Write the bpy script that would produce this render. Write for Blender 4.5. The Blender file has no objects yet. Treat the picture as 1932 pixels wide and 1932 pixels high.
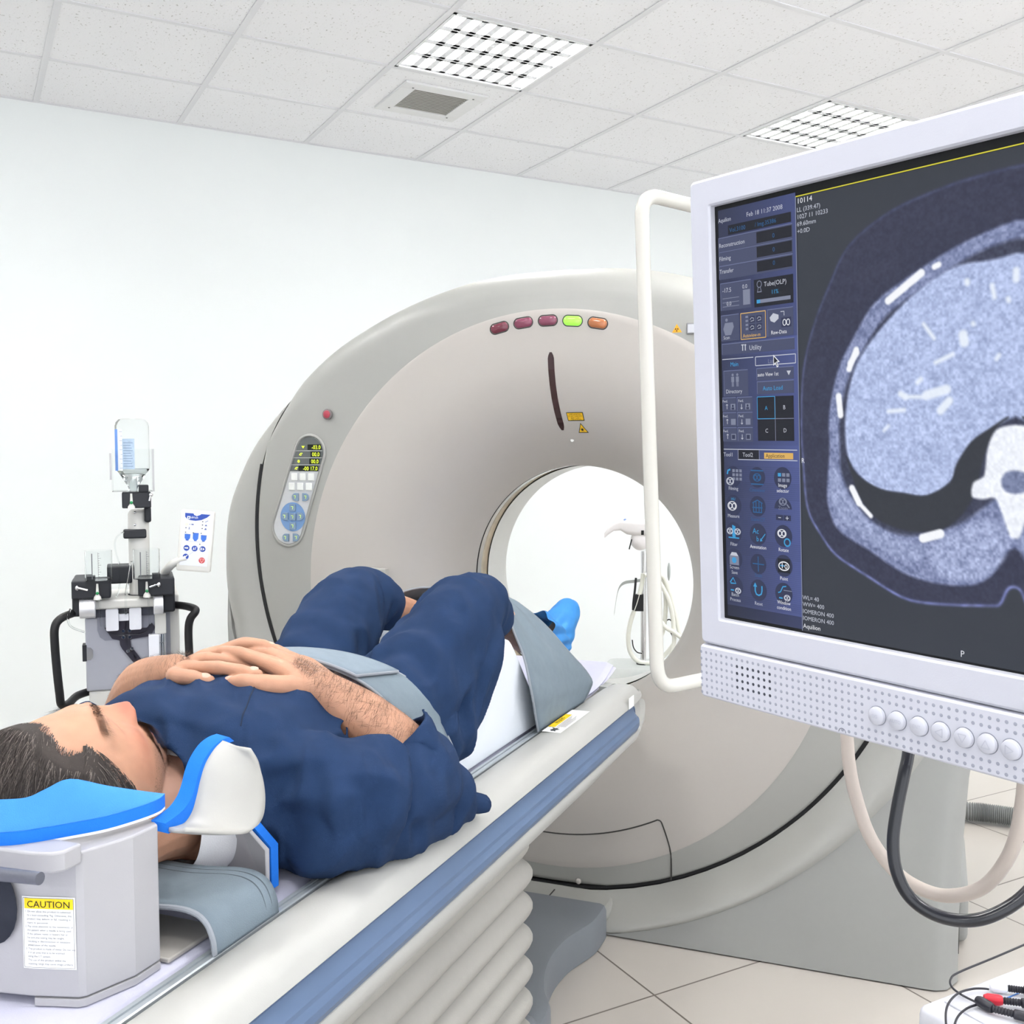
import bpy, bmesh, math, random
import numpy as np
from mathutils import Vector, Matrix, noise as mnoise

random.seed(7)
PI = math.pi
SC = bpy.context.scene
COL = SC.collection

# ------------------------------------------------------------------ camera, world, lights, exposure
H = 1.30
YAW, PITCH = 0.521, -0.055
cam_d = bpy.data.cameras.new('camera')
cam = bpy.data.objects.new('camera', cam_d)
COL.objects.link(cam)
cam_d.sensor_fit = 'HORIZONTAL'
cam_d.sensor_width = 36.0
cam_d.lens = 36.0 * 1934.9 / 1932.0
cam_d.shift_x = -(1035.07 - 966.0) / 1932.0
cam_d.clip_start = 0.02
cam.location = (0, 0, H)
cam.rotation_euler = (PI / 2 + PITCH, 0, -YAW)
SC.camera = cam

world = bpy.data.worlds.new('open_side_fill')  # added even fill light, entering by the open side behind the camera
SC.world = world
world.use_nodes = True
world.node_tree.nodes['Background'].inputs[0].default_value = (0.93, 0.96, 1.0, 1)
world.node_tree.nodes['Background'].inputs[1].default_value = 1.5

LAMP_POWER = 20.0
SC.view_settings.view_transform = 'Standard'
SC.view_settings.look = 'None'
SC.view_settings.exposure = 0.62
SC.view_settings.gamma = 1.0
SC.view_settings.use_curve_mapping = False
SC.cycles.use_denoising = True
SC.cycles.max_bounces = 9
SC.cycles.diffuse_bounces = 4
SC.cycles.adaptive_threshold = 0.015
SC.cycles.transparent_max_bounces = 12

# ------------------------------------------------------------------ frames
TH = 0.8817368242632153          # direction of the patient table from +y towards +x
SX = Vector((math.cos(TH), -math.sin(TH), 0))
SY = Vector((math.sin(TH), math.cos(TH), 0))
AX = -1.03                        # scanner axis, sideways from the camera
SCAN = Matrix.Translation(SX * AX) @ Matrix.Rotation(-TH, 4, 'Z')   # x right of axis, y into the bore, z up
ROOM = Matrix.Identity(4)

# ------------------------------------------------------------------ materials
def lin(c):
    return tuple((x / 12.92 if x <= 0.04045 else ((x + 0.055) / 1.055) ** 2.4) for x in c)

MATS = {}
def mat(name, rgb, rough=0.5, metal=0.0, var=0.03, vscale=60.0, bump=0.0, bscale=300.0, emit=0.0, trans=0.0, ior=1.45, sheen=0.0, coat=0.0, alpha=1.0, sss=0.0, spec=0.5):
    if name in MATS:
        return MATS[name]
    m = bpy.data.materials.new(name)
    m.use_nodes = True
    nt = m.node_tree
    b = nt.nodes['Principled BSDF']
    c = lin([v / 255.0 for v in rgb]) + (1,)
    b.inputs['Base Color'].default_value = c
    b.inputs['Roughness'].default_value = rough
    b.inputs['Metallic'].default_value = metal
    b.inputs['IOR'].default_value = ior
    b.inputs['Transmission Weight'].default_value = trans
    b.inputs['Sheen Weight'].default_value = sheen
    b.inputs['Coat Weight'].default_value = coat
    b.inputs['Alpha'].default_value = alpha
    b.inputs['Specular IOR Level'].default_value = spec
    if sss:
        b.inputs['Subsurface Weight'].default_value = sss
        b.inputs['Subsurface Radius'].default_value = (0.012, 0.005, 0.003)
    if emit:
        b.inputs['Emission Color'].default_value = c
        b.inputs['Emission Strength'].default_value = emit
    tc = nt.nodes.new('ShaderNodeTexCoord')
    if var:
        n = nt.nodes.new('ShaderNodeTexNoise'); n.inputs['Scale'].default_value = vscale; n.inputs['Detail'].default_value = 4
        nt.links.new(tc.outputs['Object'], n.inputs['Vector'])
        mx = nt.nodes.new('ShaderNodeMix'); mx.data_type = 'RGBA'
        mx.inputs['A'].default_value = tuple(max(0, v * (1 - var * 2)) for v in c[:3]) + (1,)
        mx.inputs['B'].default_value = tuple(min(1, v * (1 + var * 2)) for v in c[:3]) + (1,)
        nt.links.new(n.outputs['Fac'], mx.inputs['Factor'])
        nt.links.new(mx.outputs['Result'], b.inputs['Base Color'])
    if bump:
        n2 = nt.nodes.new('ShaderNodeTexNoise'); n2.inputs['Scale'].default_value = bscale; n2.inputs['Detail'].default_value = 3
        nt.links.new(tc.outputs['Object'], n2.inputs['Vector'])
        bp = nt.nodes.new('ShaderNodeBump'); bp.inputs['Strength'].default_value = bump; bp.inputs['Distance'].default_value = 0.002
        nt.links.new(n2.outputs['Fac'], bp.inputs['Height'])
        nt.links.new(bp.outputs['Normal'], b.inputs['Normal'])
    MATS[name] = m
    return m

# ------------------------------------------------------------------ mesh collector
class G:
    def __init__(s):
        s.v = []; s.f = []
    def add(s, vs, fs):
        o = len(s.v)
        s.v += [tuple(v) for v in vs]
        s.f += [tuple(i + o for i in f) for f in fs]
        return s
    def box(s, lo, hi, M=None):
        x0, y0, z0 = lo; x1, y1, z1 = hi
        vs = [Vector(p) for p in ((x0,y0,z0),(x1,y0,z0),(x1,y1,z0),(x0,y1,z0),(x0,y0,z1),(x1,y0,z1),(x1,y1,z1),(x0,y1,z1))]
        if M is not None: vs = [M @ v for v in vs]
        return s.add(vs, [(0,3,2,1),(4,5,6,7),(0,1,5,4),(1,2,6,5),(2,3,7,6),(3,0,4,7)])
    def loft(s, rings, closed=True, cap0=False, cap1=False, wrap=False):
        n = len(rings[0]); vs = [p for r in rings for p in r]; fs = []
        R = len(rings)
        for i in range(R if wrap else R - 1):
            j = (i + 1) % R
            for k in range(n if closed else n - 1):
                l = (k + 1) % n
                fs.append((i*n+k, i*n+l, j*n+l, j*n+k))
        if cap0: fs.append(tuple(range(n))[::-1])
        if cap1: fs.append(tuple((R-1)*n + k for k in range(n)))
        return s.add(vs, fs)
    def tube(s, pts, r, seg=16, caps=True, closed=False):
        pts = [Vector(p) for p in pts]; n = len(pts)
        rr = r if isinstance(r, (list, tuple)) else [r] * n
        tang = []
        for i in range(n):
            a = pts[(i - 1) % n] if (closed or i > 0) else pts[i]
            b = pts[(i + 1) % n] if (closed or i < n - 1) else pts[i]
            tang.append((b - a).normalized())
        t0 = tang[0]
        up = Vector((0,0,1)) if abs(t0.z) < 0.9 else Vector((1,0,0))
        nrm = (up - t0 * up.dot(t0)).normalized()
        rings = []
        for i in range(n):
            t = tang[i]
            nrm = (nrm - t * nrm.dot(t)).normalized()
            bn = t.cross(nrm)
            rings.append([pts[i] + (nrm * math.cos(2*PI*k/seg) + bn * math.sin(2*PI*k/seg)) * rr[i] for k in range(seg)])
        return s.loft(rings, True, caps and not closed, caps and not closed, wrap=closed)
    def cyl(s, a, b, r, seg=24, r2=None):
        return s.tube([a, b], [r, r if r2 is None else r2], seg)
    def prism(s, poly, fmap, d0, d1):
        # poly: 2-D outline, fmap(u, v, d) -> 3-D
        return s.loft([[fmap(u, v, d0) for u, v in poly], [fmap(u, v, d1) for u, v in poly]], True, True, True)
    def lathe(s, prof, M=None, seg=32, cap0=False, cap1=False):
        rings = []
        for r, z in prof:
            ring = [Vector((r*math.cos(2*PI*k/seg), r*math.sin(2*PI*k/seg), z)) for k in range(seg)]
            if M is not None: ring = [M @ p for p in ring]
            rings.append(ring)
        return s.loft(rings, True, cap0, cap1)
    def ball(s, c, r, M=None, seg=24, rings=14):
        c = Vector(c); rx, ry, rz = r if isinstance(r, (tuple, list)) else (r, r, r)
        rg = []
        for i in range(1, rings):
            th = PI * i / rings
            rg.append([Vector((rx*math.sin(th)*math.cos(2*PI*k/seg), ry*math.sin(th)*math.sin(2*PI*k/seg), rz*math.cos(th))) for k in range(seg)])
        vs = [Vector((0,0,rz))] + [p for r_ in rg for p in r_] + [Vector((0,0,-rz))]
        if M is not None: vs = [M @ p for p in vs]
        vs = [p + c for p in vs]
        fs = []
        for k in range(seg):
            l = (k+1) % seg
            fs.append((0, 1+k, 1+l))
            for i in range(rings-2):
                fs.append((1+i*seg+k, 1+(i+1)*seg+k, 1+(i+1)*seg+l, 1+i*seg+l))
            e = 1+(rings-2)*seg
            fs.append((e+k, len(vs)-1, e+l))
        return s.add(vs, fs)

def spline(pts, n=8, closed=False):
    P = [Vector(p) for p in pts]; out = []; m = len(P)
    for i in range(m if closed else m - 1):
        if closed:
            a, b, c, d = P[(i-1) % m], P[i], P[(i+1) % m], P[(i+2) % m]
        else:
            b, c = P[i], P[i+1]
            a = P[i-1] if i > 0 else b*2 - c
            d = P[i+2] if i + 2 < m else c*2 - b
        for k in range(n):
            t = k / n
            out.append(0.5*((2*b) + (c-a)*t + (2*a-5*b+4*c-d)*t*t + (3*b-a-3*c+d)*t**3))
    if not closed: out.append(P[-1].copy())
    return out

def interp(x, xs, ys):
    return float(np.interp(x, xs, ys))

def rrect(x0, y0, x1, y1, r, n=6):
    out = []
    for cx, cy, a0 in ((x1-r, y1-r, 0), (x0+r, y1-r, 90), (x0+r, y0+r, 180), (x1-r, y0+r, 270)):
        for k in range(n+1):
            a = math.radians(a0 + 90*k/n); out.append((cx + r*math.cos(a), cy + r*math.sin(a)))
    return out

# ------------------------------------------------------------------ objects
def thing(name, base, label, cat, frame=ROOM, group=None):
    o = bpy.data.objects.new(name, None)
    COL.objects.link(o)
    o.empty_display_size = 0.1
    M = frame @ Matrix.Translation(Vector(base))
    o.matrix_world = M
    o['label'] = label; o['category'] = cat
    if group: o['group'] = group
    o['bx'], o['by'], o['bz'] = base
    return o

def to_mesh(name, g, m, off=(0,0,0), sharp=35.0):
    me = bpy.data.meshes.new(name)
    off = Vector(off)
    me.from_pydata([tuple(Vector(v) - off) for v in g.v], [], g.f)
    me.validate()
    bm = bmesh.new(); bm.from_mesh(me)
    bmesh.ops.recalc_face_normals(bm, faces=bm.faces)
    bm.to_mesh(me); bm.free()
    for mm in (m if isinstance(m, (list, tuple)) else [m]): me.materials.append(mm)
    me.polygons.foreach_set('use_smooth', [True]*len(me.polygons))
    me.set_sharp_from_angle(angle=math.radians(sharp))
    return me

def tbase(t):
    b = Vector((0,0,0))
    while t is not None:
        if 'bx' in t: return Vector((t['bx'], t['by'], t['bz']))
        t = t.parent
    return b

def part(name, g, m, parent, sharp=35.0, bevel=0.0, label=None, seg=3, solid=0.0, subd=0):
    me = to_mesh(name, g, m, tbase(parent), sharp)
    o = bpy.data.objects.new(name, me)
    COL.objects.link(o); o.parent = parent
    mods(o, bevel, seg, solid, subd)
    if label: o['label'] = label
    return o

def mods(o, bevel=0.0, seg=3, solid=0.0, subd=0):
    if solid:
        s = o.modifiers.new('solid', 'SOLIDIFY'); s.thickness = solid; s.offset = 0
    if bevel:
        b = o.modifiers.new('bevel', 'BEVEL'); b.width = bevel; b.segments = seg; b.limit_method = 'ANGLE'; b.angle_limit = math.radians(40)
        b.harden_normals = False
    if subd:
        b = o.modifiers.new('sub', 'SUBSURF'); b.levels = subd; b.render_levels = subd

def single(name, g, m, label, cat, frame=ROOM, base=(0,0,0), group=None, sharp=35.0, bevel=0.0, solid=0.0, seg=3, subd=0):
    me = to_mesh(name, g, m, base, sharp)
    o = bpy.data.objects.new(name, me); COL.objects.link(o)
    o.matrix_world = frame @ Matrix.Translation(Vector(base))
    o['label'] = label; o['category'] = cat
    o['bx'], o['by'], o['bz'] = base
    if group: o['group'] = group
    mods(o, bevel, seg, solid, subd)
    return o

def struct(name, g, m, label=None, cat=None, sharp=35.0, bevel=0.0):
    me = to_mesh(name, g, m, (0,0,0), sharp)
    o = bpy.data.objects.new(name, me); COL.objects.link(o)
    o['kind'] = 'structure'
    if label: o['label'] = label
    if cat: o['category'] = cat
    mods(o, bevel)
    return o

# lettering: builtin font turned into flat mesh, returned as a collector in the plane given by fmap(u, v)
def lettering(g, txt, size, fmap, align='LEFT', squeeze=1.0):
    cu = bpy.data.curves.new('lettering', 'FONT')
    cu.body = txt; cu.size = size; cu.align_x = align; cu.resolution_u = 2
    ob = bpy.data.objects.new('lettering', cu)
    COL.objects.link(ob)
    dg = bpy.context.evaluated_depsgraph_get()
    me = bpy.data.meshes.new_from_object(ob.evaluated_get(dg))
    g.add([fmap(v.co.x * squeeze, v.co.y) for v in me.vertices], [tuple(p.vertices) for p in me.polygons])
    bpy.data.objects.remove(ob); bpy.data.curves.remove(cu); bpy.data.meshes.remove(me)

def stroke(g, pts, w, fmap):
    # flat line of width w through 2-D points
    P = [Vector(p) for p in pts]; L = []; Rr = []
    for i, p in enumerate(P):
        a = P[max(0, i-1)]; b = P[min(len(P)-1, i+1)]
        d = (b - a).normalized(); nn = Vector((-d.y, d.x)) * (w/2)
        L.append(p + nn); Rr.append(p - nn)
    g.loft([[fmap(*q) for q in L], [fmap(*q) for q in Rr]], closed=False)

def flat(g, poly, fmap):
    g.add([fmap(u, v) for u, v in poly], [tuple(range(len(poly)))])

def flat_rect(g, x0, y0, x1, y1, fmap, r=0.0):
    flat(g, rrect(x0, y0, x1, y1, r, 4) if r else [(x0,y0),(x1,y0),(x1,y1),(x0,y1)], fmap)

def flat_disc(g, cx, cy, r, fmap, seg=28):
    flat(g, [(cx + r*math.cos(2*PI*k/seg), cy + r*math.sin(2*PI*k/seg)) for k in range(seg)], fmap)

# ------------------------------------------------------------------ room
CZ = H + 1.552
WY = 4.55 + 0.574
GX, GY, TP = 0.336, 4.55, 0.6       # ceiling grid origin and pitch

def floor_material():
    m = bpy.data.materials.new('beige_floor_tile'); m.use_nodes = True
    nt = m.node_tree; b = nt.nodes['Principled BSDF']
    tc = nt.nodes.new('ShaderNodeTexCoord'); sp = nt.nodes.new('ShaderNodeSeparateXYZ')
    nt.links.new(tc.outputs['Object'], sp.inputs[0])
    def math_(op, a, bb=None):
        n = nt.nodes.new('ShaderNodeMath'); n.operation = op
        for i, q in enumerate((a, bb)):
            if q is None: continue
            if isinstance(q, (int, float)): n.inputs[i].default_value = q
            else: nt.links.new(q, n.inputs[i])
        return n.outputs[0]
    pitch, gw = 0.5525, 0.005
    masks = []; cells = []
    for ax, o in (('X', 1.419), ('Y', 1.960)):
        u = math_('DIVIDE', math_('SUBTRACT', sp.outputs[ax], o), pitch)
        cells.append(math_('FLOOR', u))
        f = math_('FRACT', math_('ADD', u, 100.5))
        masks.append(math_('LESS_THAN', math_('ABSOLUTE', math_('SUBTRACT', f, 0.5)), gw / pitch / 2))
    grout = math_('MAXIMUM', masks[0], masks[1])
    cb = nt.nodes.new('ShaderNodeCombineXYZ'); nt.links.new(cells[0], cb.inputs[0]); nt.links.new(cells[1], cb.inputs[1])
    wn = nt.nodes.new('ShaderNodeTexWhiteNoise'); nt.links.new(cb.outputs[0], wn.inputs['Vector'])
    nz = nt.nodes.new('ShaderNodeTexNoise'); nz.inputs['Scale'].default_value = 3.0; nz.inputs['Detail'].default_value = 6
    nt.links.new(tc.outputs['Object'], nz.inputs['Vector'])
    mx = nt.nodes.new('ShaderNodeMix'); mx.data_type = 'RGBA'
    mx.inputs['A'].default_value = lin((0.70, 0.675, 0.645)) + (1,)
    mx.inputs['B'].default_value = lin((0.745, 0.725, 0.695)) + (1,)
    nt.links.new(math_('ADD', math_('MULTIPLY', wn.outputs['Value'], 0.4), math_('MULTIPLY', nz.outputs['Fac'], 0.6)), mx.inputs['Factor'])
    m2 = nt.nodes.new('ShaderNodeMix'); m2.data_type = 'RGBA'
    nt.links.new(grout, m2.inputs['Factor']); nt.links.new(mx.outputs['Result'], m2.inputs['A'])
    m2.inputs['B'].default_value = lin((0.40, 0.37, 0.34)) + (1,)
    nt.links.new(m2.outputs['Result'], b.inputs['Base Color'])
    b.inputs['Roughness'].default_value = 0.28
    bp = nt.nodes.new('ShaderNodeBump'); bp.inputs['Strength'].default_value = 0.4; bp.inputs['Distance'].default_value = 0.002; bp.invert = True
    nt.links.new(grout, bp.inputs['Height']); nt.links.new(bp.outputs['Normal'], b.inputs['Normal'])
    return m

def ceiling_material():
    m = bpy.data.materials.new('mineral_fibre_tile'); m.use_nodes = True
    nt = m.node_tree; b = nt.nodes['Principled BSDF']
    tc = nt.nodes.new('ShaderNodeTexCoord')
    mp = nt.nodes.new('ShaderNodeMapping'); mp.inputs['Scale'].default_value = (1, 0.55, 1)
    nt.links.new(tc.outputs['Object'], mp.inputs['Vector'])
    n = nt.nodes.new('ShaderNodeTexNoise'); n.inputs['Scale'].default_value = 130; n.inputs['Detail'].default_value = 3
    nt.links.new(mp.outputs['Vector'], n.inputs['Vector'])
    r = nt.nodes.new('ShaderNodeValToRGB')
    r.color_ramp.elements[0].position = 0.29; r.color_ramp.elements[0].color = (0.55, 0.54, 0.53, 1)
    r.color_ramp.elements[1].position = 0.36; r.color_ramp.elements[1].color = lin((0.975, 0.975, 0.985)) + (1,)
    nt.links.new(n.outputs['Fac'], r.inputs['Fac'])
    nt.links.new(r.outputs['Color'], b.inputs['Base Color'])
    bp = nt.nodes.new('ShaderNodeBump'); bp.inputs['Strength'].default_value = 0.35; bp.inputs['Distance'].default_value = 0.003
    nt.links.new(n.outputs['Fac'], bp.inputs['Height']); nt.links.new(bp.outputs['Normal'], b.inputs['Normal'])
    b.inputs['Roughness'].default_value = 0.9
    return m

M_WALL = mat('white_wall_paint', (241, 245, 244), 0.75, var=0.008, vscale=2.0, bump=0.06, bscale=120)
M_TBAR = mat('ceiling_grid_enamel', (232, 232, 235), 0.45, var=0.01)

X0, X1, Y0 = -4.2, 8.4, -1.5
g = G(); g.box((X0, Y0, -0.1), (X1, WY + 0.1, 0.0)); struct('floor', g, floor_material(), 'beige ceramic tile floor with thin dark joints', 'floor')
g = G(); g.box((X0, WY, 0.0), (X1, WY + 0.1, CZ + 0.3)); struct('wall_back', g, M_WALL, 'plain white wall behind the scanner', 'wall')
g = G(); g.box((X1, Y0, 0.0), (X1 + 0.1, WY + 0.1, CZ + 0.3)); struct('wall_right', g, M_WALL, 'white wall on the far right side of the room', 'wall')
g = G(); g.box((X0 - 0.1, Y0, 0.0), (X0, WY + 0.1, CZ + 0.3)); struct('wall_left', g, M_WALL, 'white wall on the left side of the room', 'wall')

# ceiling tiles laid cell by cell, leaving the light openings free
lights = [(i, j) for i in (-4, -1, 2, 5, 8) for j in (2, 5, 8)]  # fixtures outside the view are added to light the room
g = G()
ci0, ci1 = math.floor((X0 - GX)/TP), math.ceil((X1 - GX)/TP)
cj1 = math.ceil((GY - Y0)/TP)
for i in range(ci0, ci1):
    for j in range(0, cj1):
        if (i, j) in lights: continue
        x0, x1 = max(X0, GX + i*TP), min(X1, GX + (i+1)*TP)
        y1 = GY - (j-1)*TP; y0 = y1 - TP
        if j == 0: y1 = WY
        g.box((x0 + 0.004, y0 + 0.004, CZ + 0.004), (x1 - 0.004, y1 - (0.004 if j else 0), CZ + 0.02))
struct('ceiling', g, ceiling_material(), 'white speckled suspended ceiling tiles', 'ceiling')
g = G()
for i in range(ci0 + 1, ci1):
    x = GX + i*TP; g.box((x - 0.012, Y0, CZ), (x + 0.012, WY, CZ + 0.003))
for j in range(0, cj1 + 1):
    y = GY - j*TP; g.box((X0, y - 0.012, CZ + 0.0006), (X1, y + 0.012, CZ + 0.0036))
g.box((X0, WY - 0.02, CZ + 0.0003), (X1, WY, CZ + 0.0033))
struct('trim_1', g, M_TBAR, 'white metal grid carrying the ceiling tiles', 'ceiling grid')
g = G(); g.box((X0, Y0, CZ + 0.3), (X1, WY + 0.1, CZ + 0.34)); struct('trim_2', g, M_WALL, 'plain slab above the suspended ceiling', 'slab')

# recessed louvre lights
M_LOUV = mat('bright_aluminium_louvre', (246, 247, 250), 0.3, metal=0.0, var=0.0)
M_HOUS = mat('light_housing_white', (240, 241, 242), 0.4, var=0.01)
M_TUBE = mat('fluorescent_tube', (255, 253, 248), 0.3, var=0.0, emit=14.0)
def make_light(i, j, label, group):
    x0 = GX + i*TP; y1 = GY - (j-1)*TP; y0 = y1 - TP
    cx, cy = x0 + TP/2, y0 + TP/2; h = 0.286
    t = thing('ceiling_light', (cx, cy, CZ), label, 'ceiling light', ROOM, group)
    g = G()
    z0, z1 = CZ - 0.001, CZ + 0.09
    g.box((cx-h, cy-h, z0), (cx-h+0.012, cy+h, z1)); g.box((cx+h-0.012, cy-h, z0), (cx+h, cy+h, z1))
    g.box((cx-h, cy-h, z0), (cx+h, cy-h+0.012, z1)); g.box((cx-h, cy+h-0.012, z0), (cx+h, cy+h, z1))
    g.box((cx-h, cy-h, z1), (cx+h, cy+h, z1 + 0.01))
    part('housing', g, M_HOUS, t)
    # long V reflectors between the four lamps, parabolic cross blades
    g = G(); hi = h - 0.013
    for k in range(5):
        yy = cy - hi + 2*hi*k/4
        w = 0.019
        prof = [(-w, 0.0), (-w*0.62, 0.02), (-w*0.2, 0.05), (w*0.2, 0.05), (w*0.62, 0.02), (w, 0.0)]
        if k == 0: prof = [(max(0.0, a), b_) for a, b_ in prof]
        if k == 4: prof = [(min(0.0, a), b_) for a, b_ in prof]
        g.loft([[(cx - hi, yy + a, CZ + 0.004 + b_) for a, b_ in prof], [(cx + hi, yy + a, CZ + 0.004 + b_) for a, b_ in prof]], True, True, True)
    part('reflector', g, M_LOUV, t)
    g = G()
    for k in range(1, 9):
        xx = cx - hi + 2*hi*k/9
        for q in range(4):
            ya = cy - hi + 2*hi*q/4 + 0.004; yb = cy - hi + 2*hi*(q+1)/4 - 0.004
            rb, rt = [], []
            for e in range(9):
                s_ = e/8; y = ya + (yb-ya)*s_
                top = CZ + 0.048 - 0.020*math.sin(PI*s_)
                rb.append([(xx - 0.013, y, CZ + 0.004), (xx + 0.013, y, CZ + 0.004), (xx + 0.002, y, top), (xx - 0.002, y, top)])
            g.loft(rb, True, True, True)
    part('louvre', g, M_LOUV, t)
    for q in range(4):
        yy = cy - hi + 2*hi*(q+0.5)/4
        g = G(); g.cyl((cx - hi + 0.01, yy, CZ + 0.07), (cx + hi - 0.01, yy, CZ + 0.07), 0.011, 12)
        part('tube', g, M_TUBE, t)
    ld = bpy.data.lights.new('lamp', 'AREA'); ld.shape = 'SQUARE'; ld.size = 0.52; ld.energy = LAMP_POWER; ld.color = (1.0, 0.99, 0.97)
    lo = bpy.data.objects.new('lamp', ld); COL.objects.link(lo); lo.parent = t; lo.location = (0, 0, 0.055)
    return t
for (i, j) in lights:
    lab = {(2, 2): 'recessed square louvre light beside the air vent', (5, 2): 'recessed square louvre light just above the monitor top edge'}.get((i, j), 'recessed square louvre ceiling light out of view, added for its light')
    make_light(i, j, lab, 'ceiling louvre lights')

# air vent
t = thing('air_vent', (GX + 2.5*TP, GY - 0.5*TP, CZ), 'square white ceiling air vent with dark horizontal slats', 'air vent')
vx, vy = GX + 2.5*TP + 0.005, GY - 0.5*TP + 0.0
M_VENT = mat('vent_white_enamel', (232, 232, 232), 0.4, var=0.01)
g = G(); a, b_ = 0.19, 0.125
for lo, hi in (((-a,-a),(a,-b_)), ((-a,b_),(a,a)), ((-a,-b_),(-b_,b_)), ((b_,-b_),(a,b_))):
    g.box((vx+lo[0], vy+lo[1], CZ - 0.006), (vx+hi[0], vy+hi[1], CZ + 0.004))
part('frame', g, M_VENT, t, bevel=0.002)
g = G(); g.box((vx-b_, vy-b_, CZ + 0.0025), (vx+b_, vy+b_, CZ + 0.0039)); part('duct', g, mat('vent_dark', (64, 63, 60), 0.9), t)
g = G()
for k in range(14):
    yy = vy - b_ + 2*b_*(k+0.5)/14
    Mx = Matrix.Translation((vx, yy, CZ - 0.001)) @ Matrix.Rotation(math.radians(-4), 4, 'X')
    g.box((-b_, -0.0050, -0.0007), (b_, 0.0050, 0.0007), Mx)
part('slats', g, mat('vent_slat', (168, 166, 158), 0.4, metal=0.3), t)
for sx_, sy_ in ((-1,-1),(1,-1),(1,1),(-1,1)):
    g = G(); g.ball((vx + sx_*0.14, vy + sy_*0.14, CZ - 0.006), (0.005, 0.005, 0.003), seg=10, rings=6); part('screw', g, mat('screw_grey', (130,130,130), 0.3, metal=0.8), t)
# ------------------------------------------------------------------ scanner gantry  (x across, y into the bore, z up)
M_RING = mat('gantry_grey_plastic', (162, 162, 157), 0.42, var=0.006, bump=0.05, bscale=500)
M_DISH = mat('gantry_warm_white_plastic', (184, 179, 173), 0.38, var=0.006, bump=0.04, bscale=500)
M_BASE = mat('gantry_base_grey', (147, 148, 145), 0.45, var=0.01, bump=0.05, bscale=500)
M_BLACK = mat('black_rubber', (24, 24, 26), 0.45, var=0.02)
M_SEAM = mat('dark_panel_gap', (58, 56, 54), 0.7, var=0.0)
M_BORE = mat('bore_white_plastic', (232, 232, 228), 0.35, var=0.005)
M_STEEL = mat('brushed_steel', (190, 190, 190), 0.22, metal=1.0, var=0.04)
gantry = thing('ct_scanner', (0, 2.60, 0), 'big round off-white CT scanner with an open bore and coloured lamps on top', 'scanner', SCAN)
BC = 0.912                                     # bore height
DISH = [(0.80, 2.735), (0.74, 2.735), (0.68, 2.737), (0.63, 2.743), (0.59, 2.754), (0.55, 2.771), (0.514, 2.793), (0.485, 2.816), (0.462, 2.838), (0.44, 2.863),
        (0.42, 2.888), (0.40, 2.918), (0.384, 2.946), (0.372, 2.972), (0.362, 2.995), (0.357, 3.012)]
def dish_y(r):
    return interp(r, [p[0] for p in DISH][::-1], [p[1] for p in DISH][::-1])
def pol(r, a, y): return (r*math.cos(a), y, BC + r*math.sin(a))
NA = 128
ang = [2*PI*k/NA for k in range(NA)]
g = G()
prof = [(0.80, 2.741), (0.797, 2.735)] + DISH[1:]
fine = spline([(r, y, 0) for r, y in prof], 3)
g.loft([[pol(p.x, a, p.y) for a in ang] for p in fine])
part('front_cover', g, M_DISH, gantry, sharp=60)
g = G(); g.loft([[pol(r, a, y) for a in ang] for r, y in ((0.3575, 3.010), (0.366, 3.013), (0.366, 3.022), (0.3575, 3.022))]); part('bore_gap', g, M_BLACK, gantry)
g = G(); g.loft([[pol(r, a, y) for a in ang] for r, y in ((0.3575, 3.022), (0.3575, 3.05))]); part('bore_rim', g, M_STEEL, gantry)
g = G(); g.loft([[pol(r, a, y) for a in ang] for r, y in ((0.361, 3.05), (0.362, 3.052), (0.362, 3.105), (0.361, 3.107))]); part('scan_window', g, mat('tan_scan_window', (186, 172, 150), 0.15, var=0.12, vscale=40, metal=0.35), gantry)
g = G(); g.loft([[pol(r, a, y) for a in ang] for r, y in ((0.3575, 3.107), (0.3575, 3.25), (0.362, 3.27), (0.38, 3.31), (0.42, 3.37), (0.50, 3.44), (0.60, 3.50), (0.72, 3.54), (0.80, 3.55))]); part('bore_liner', g, M_BORE, gantry, sharp=60)

OUT = [(0.0, 1.842), (0.19, 1.834), (0.365, 1.802), (0.56, 1.736), (0.76, 1.632), (0.92, 1.497), (1.045, 1.352), (1.115, 1.228), (1.16, 1.121), (1.182, 0.996), (1.188, 0.87),
       (1.175, 0.762), (1.155, 0.66), (1.125, 0.5), (1.11, 0.3), (1.105, 0.1), (1.105, 0.004)]
halfo = spline([(x, z, 0) for x, z in OUT], 6)
outline = [(p.x, p.y) for p in halfo]
outline = outline + [(1.105*(1 - k/12.0), 0.004) for k in range(1, 12)]
outline = outline + [(0.0, 0.004)] + [(-x, z) for x, z in outline[:0:-1]]
OA = np.array(outline)
oa = np.arctan2(OA[:, 1] - BC, OA[:, 0]); orr = np.hypot(OA[:, 0], OA[:, 1] - BC)
od = np.argsort(oa); oa_s = oa[od]; or_s = orr[od]
def r_out(a):
    a = (a + PI) % (2*PI) - PI
    return float(np.interp(a, np.concatenate([[oa_s[-1] - 2*PI], oa_s, [oa_s[0] + 2*PI]]), np.concatenate([[or_s[-1]], or_s, [or_s[0]]])))
def r_circ(a, cz, R):
    d = BC - cz; b_ = d*math.sin(a)
    return -b_ + math.sqrt(max(0, b_*b_ - d*d + R*R))
def r_seam(a): return r_circ(a, 1.058, 1.006)
ang2 = sorted(set([round(math.atan2(z - BC, x), 6) for x, z in outline]))
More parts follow.
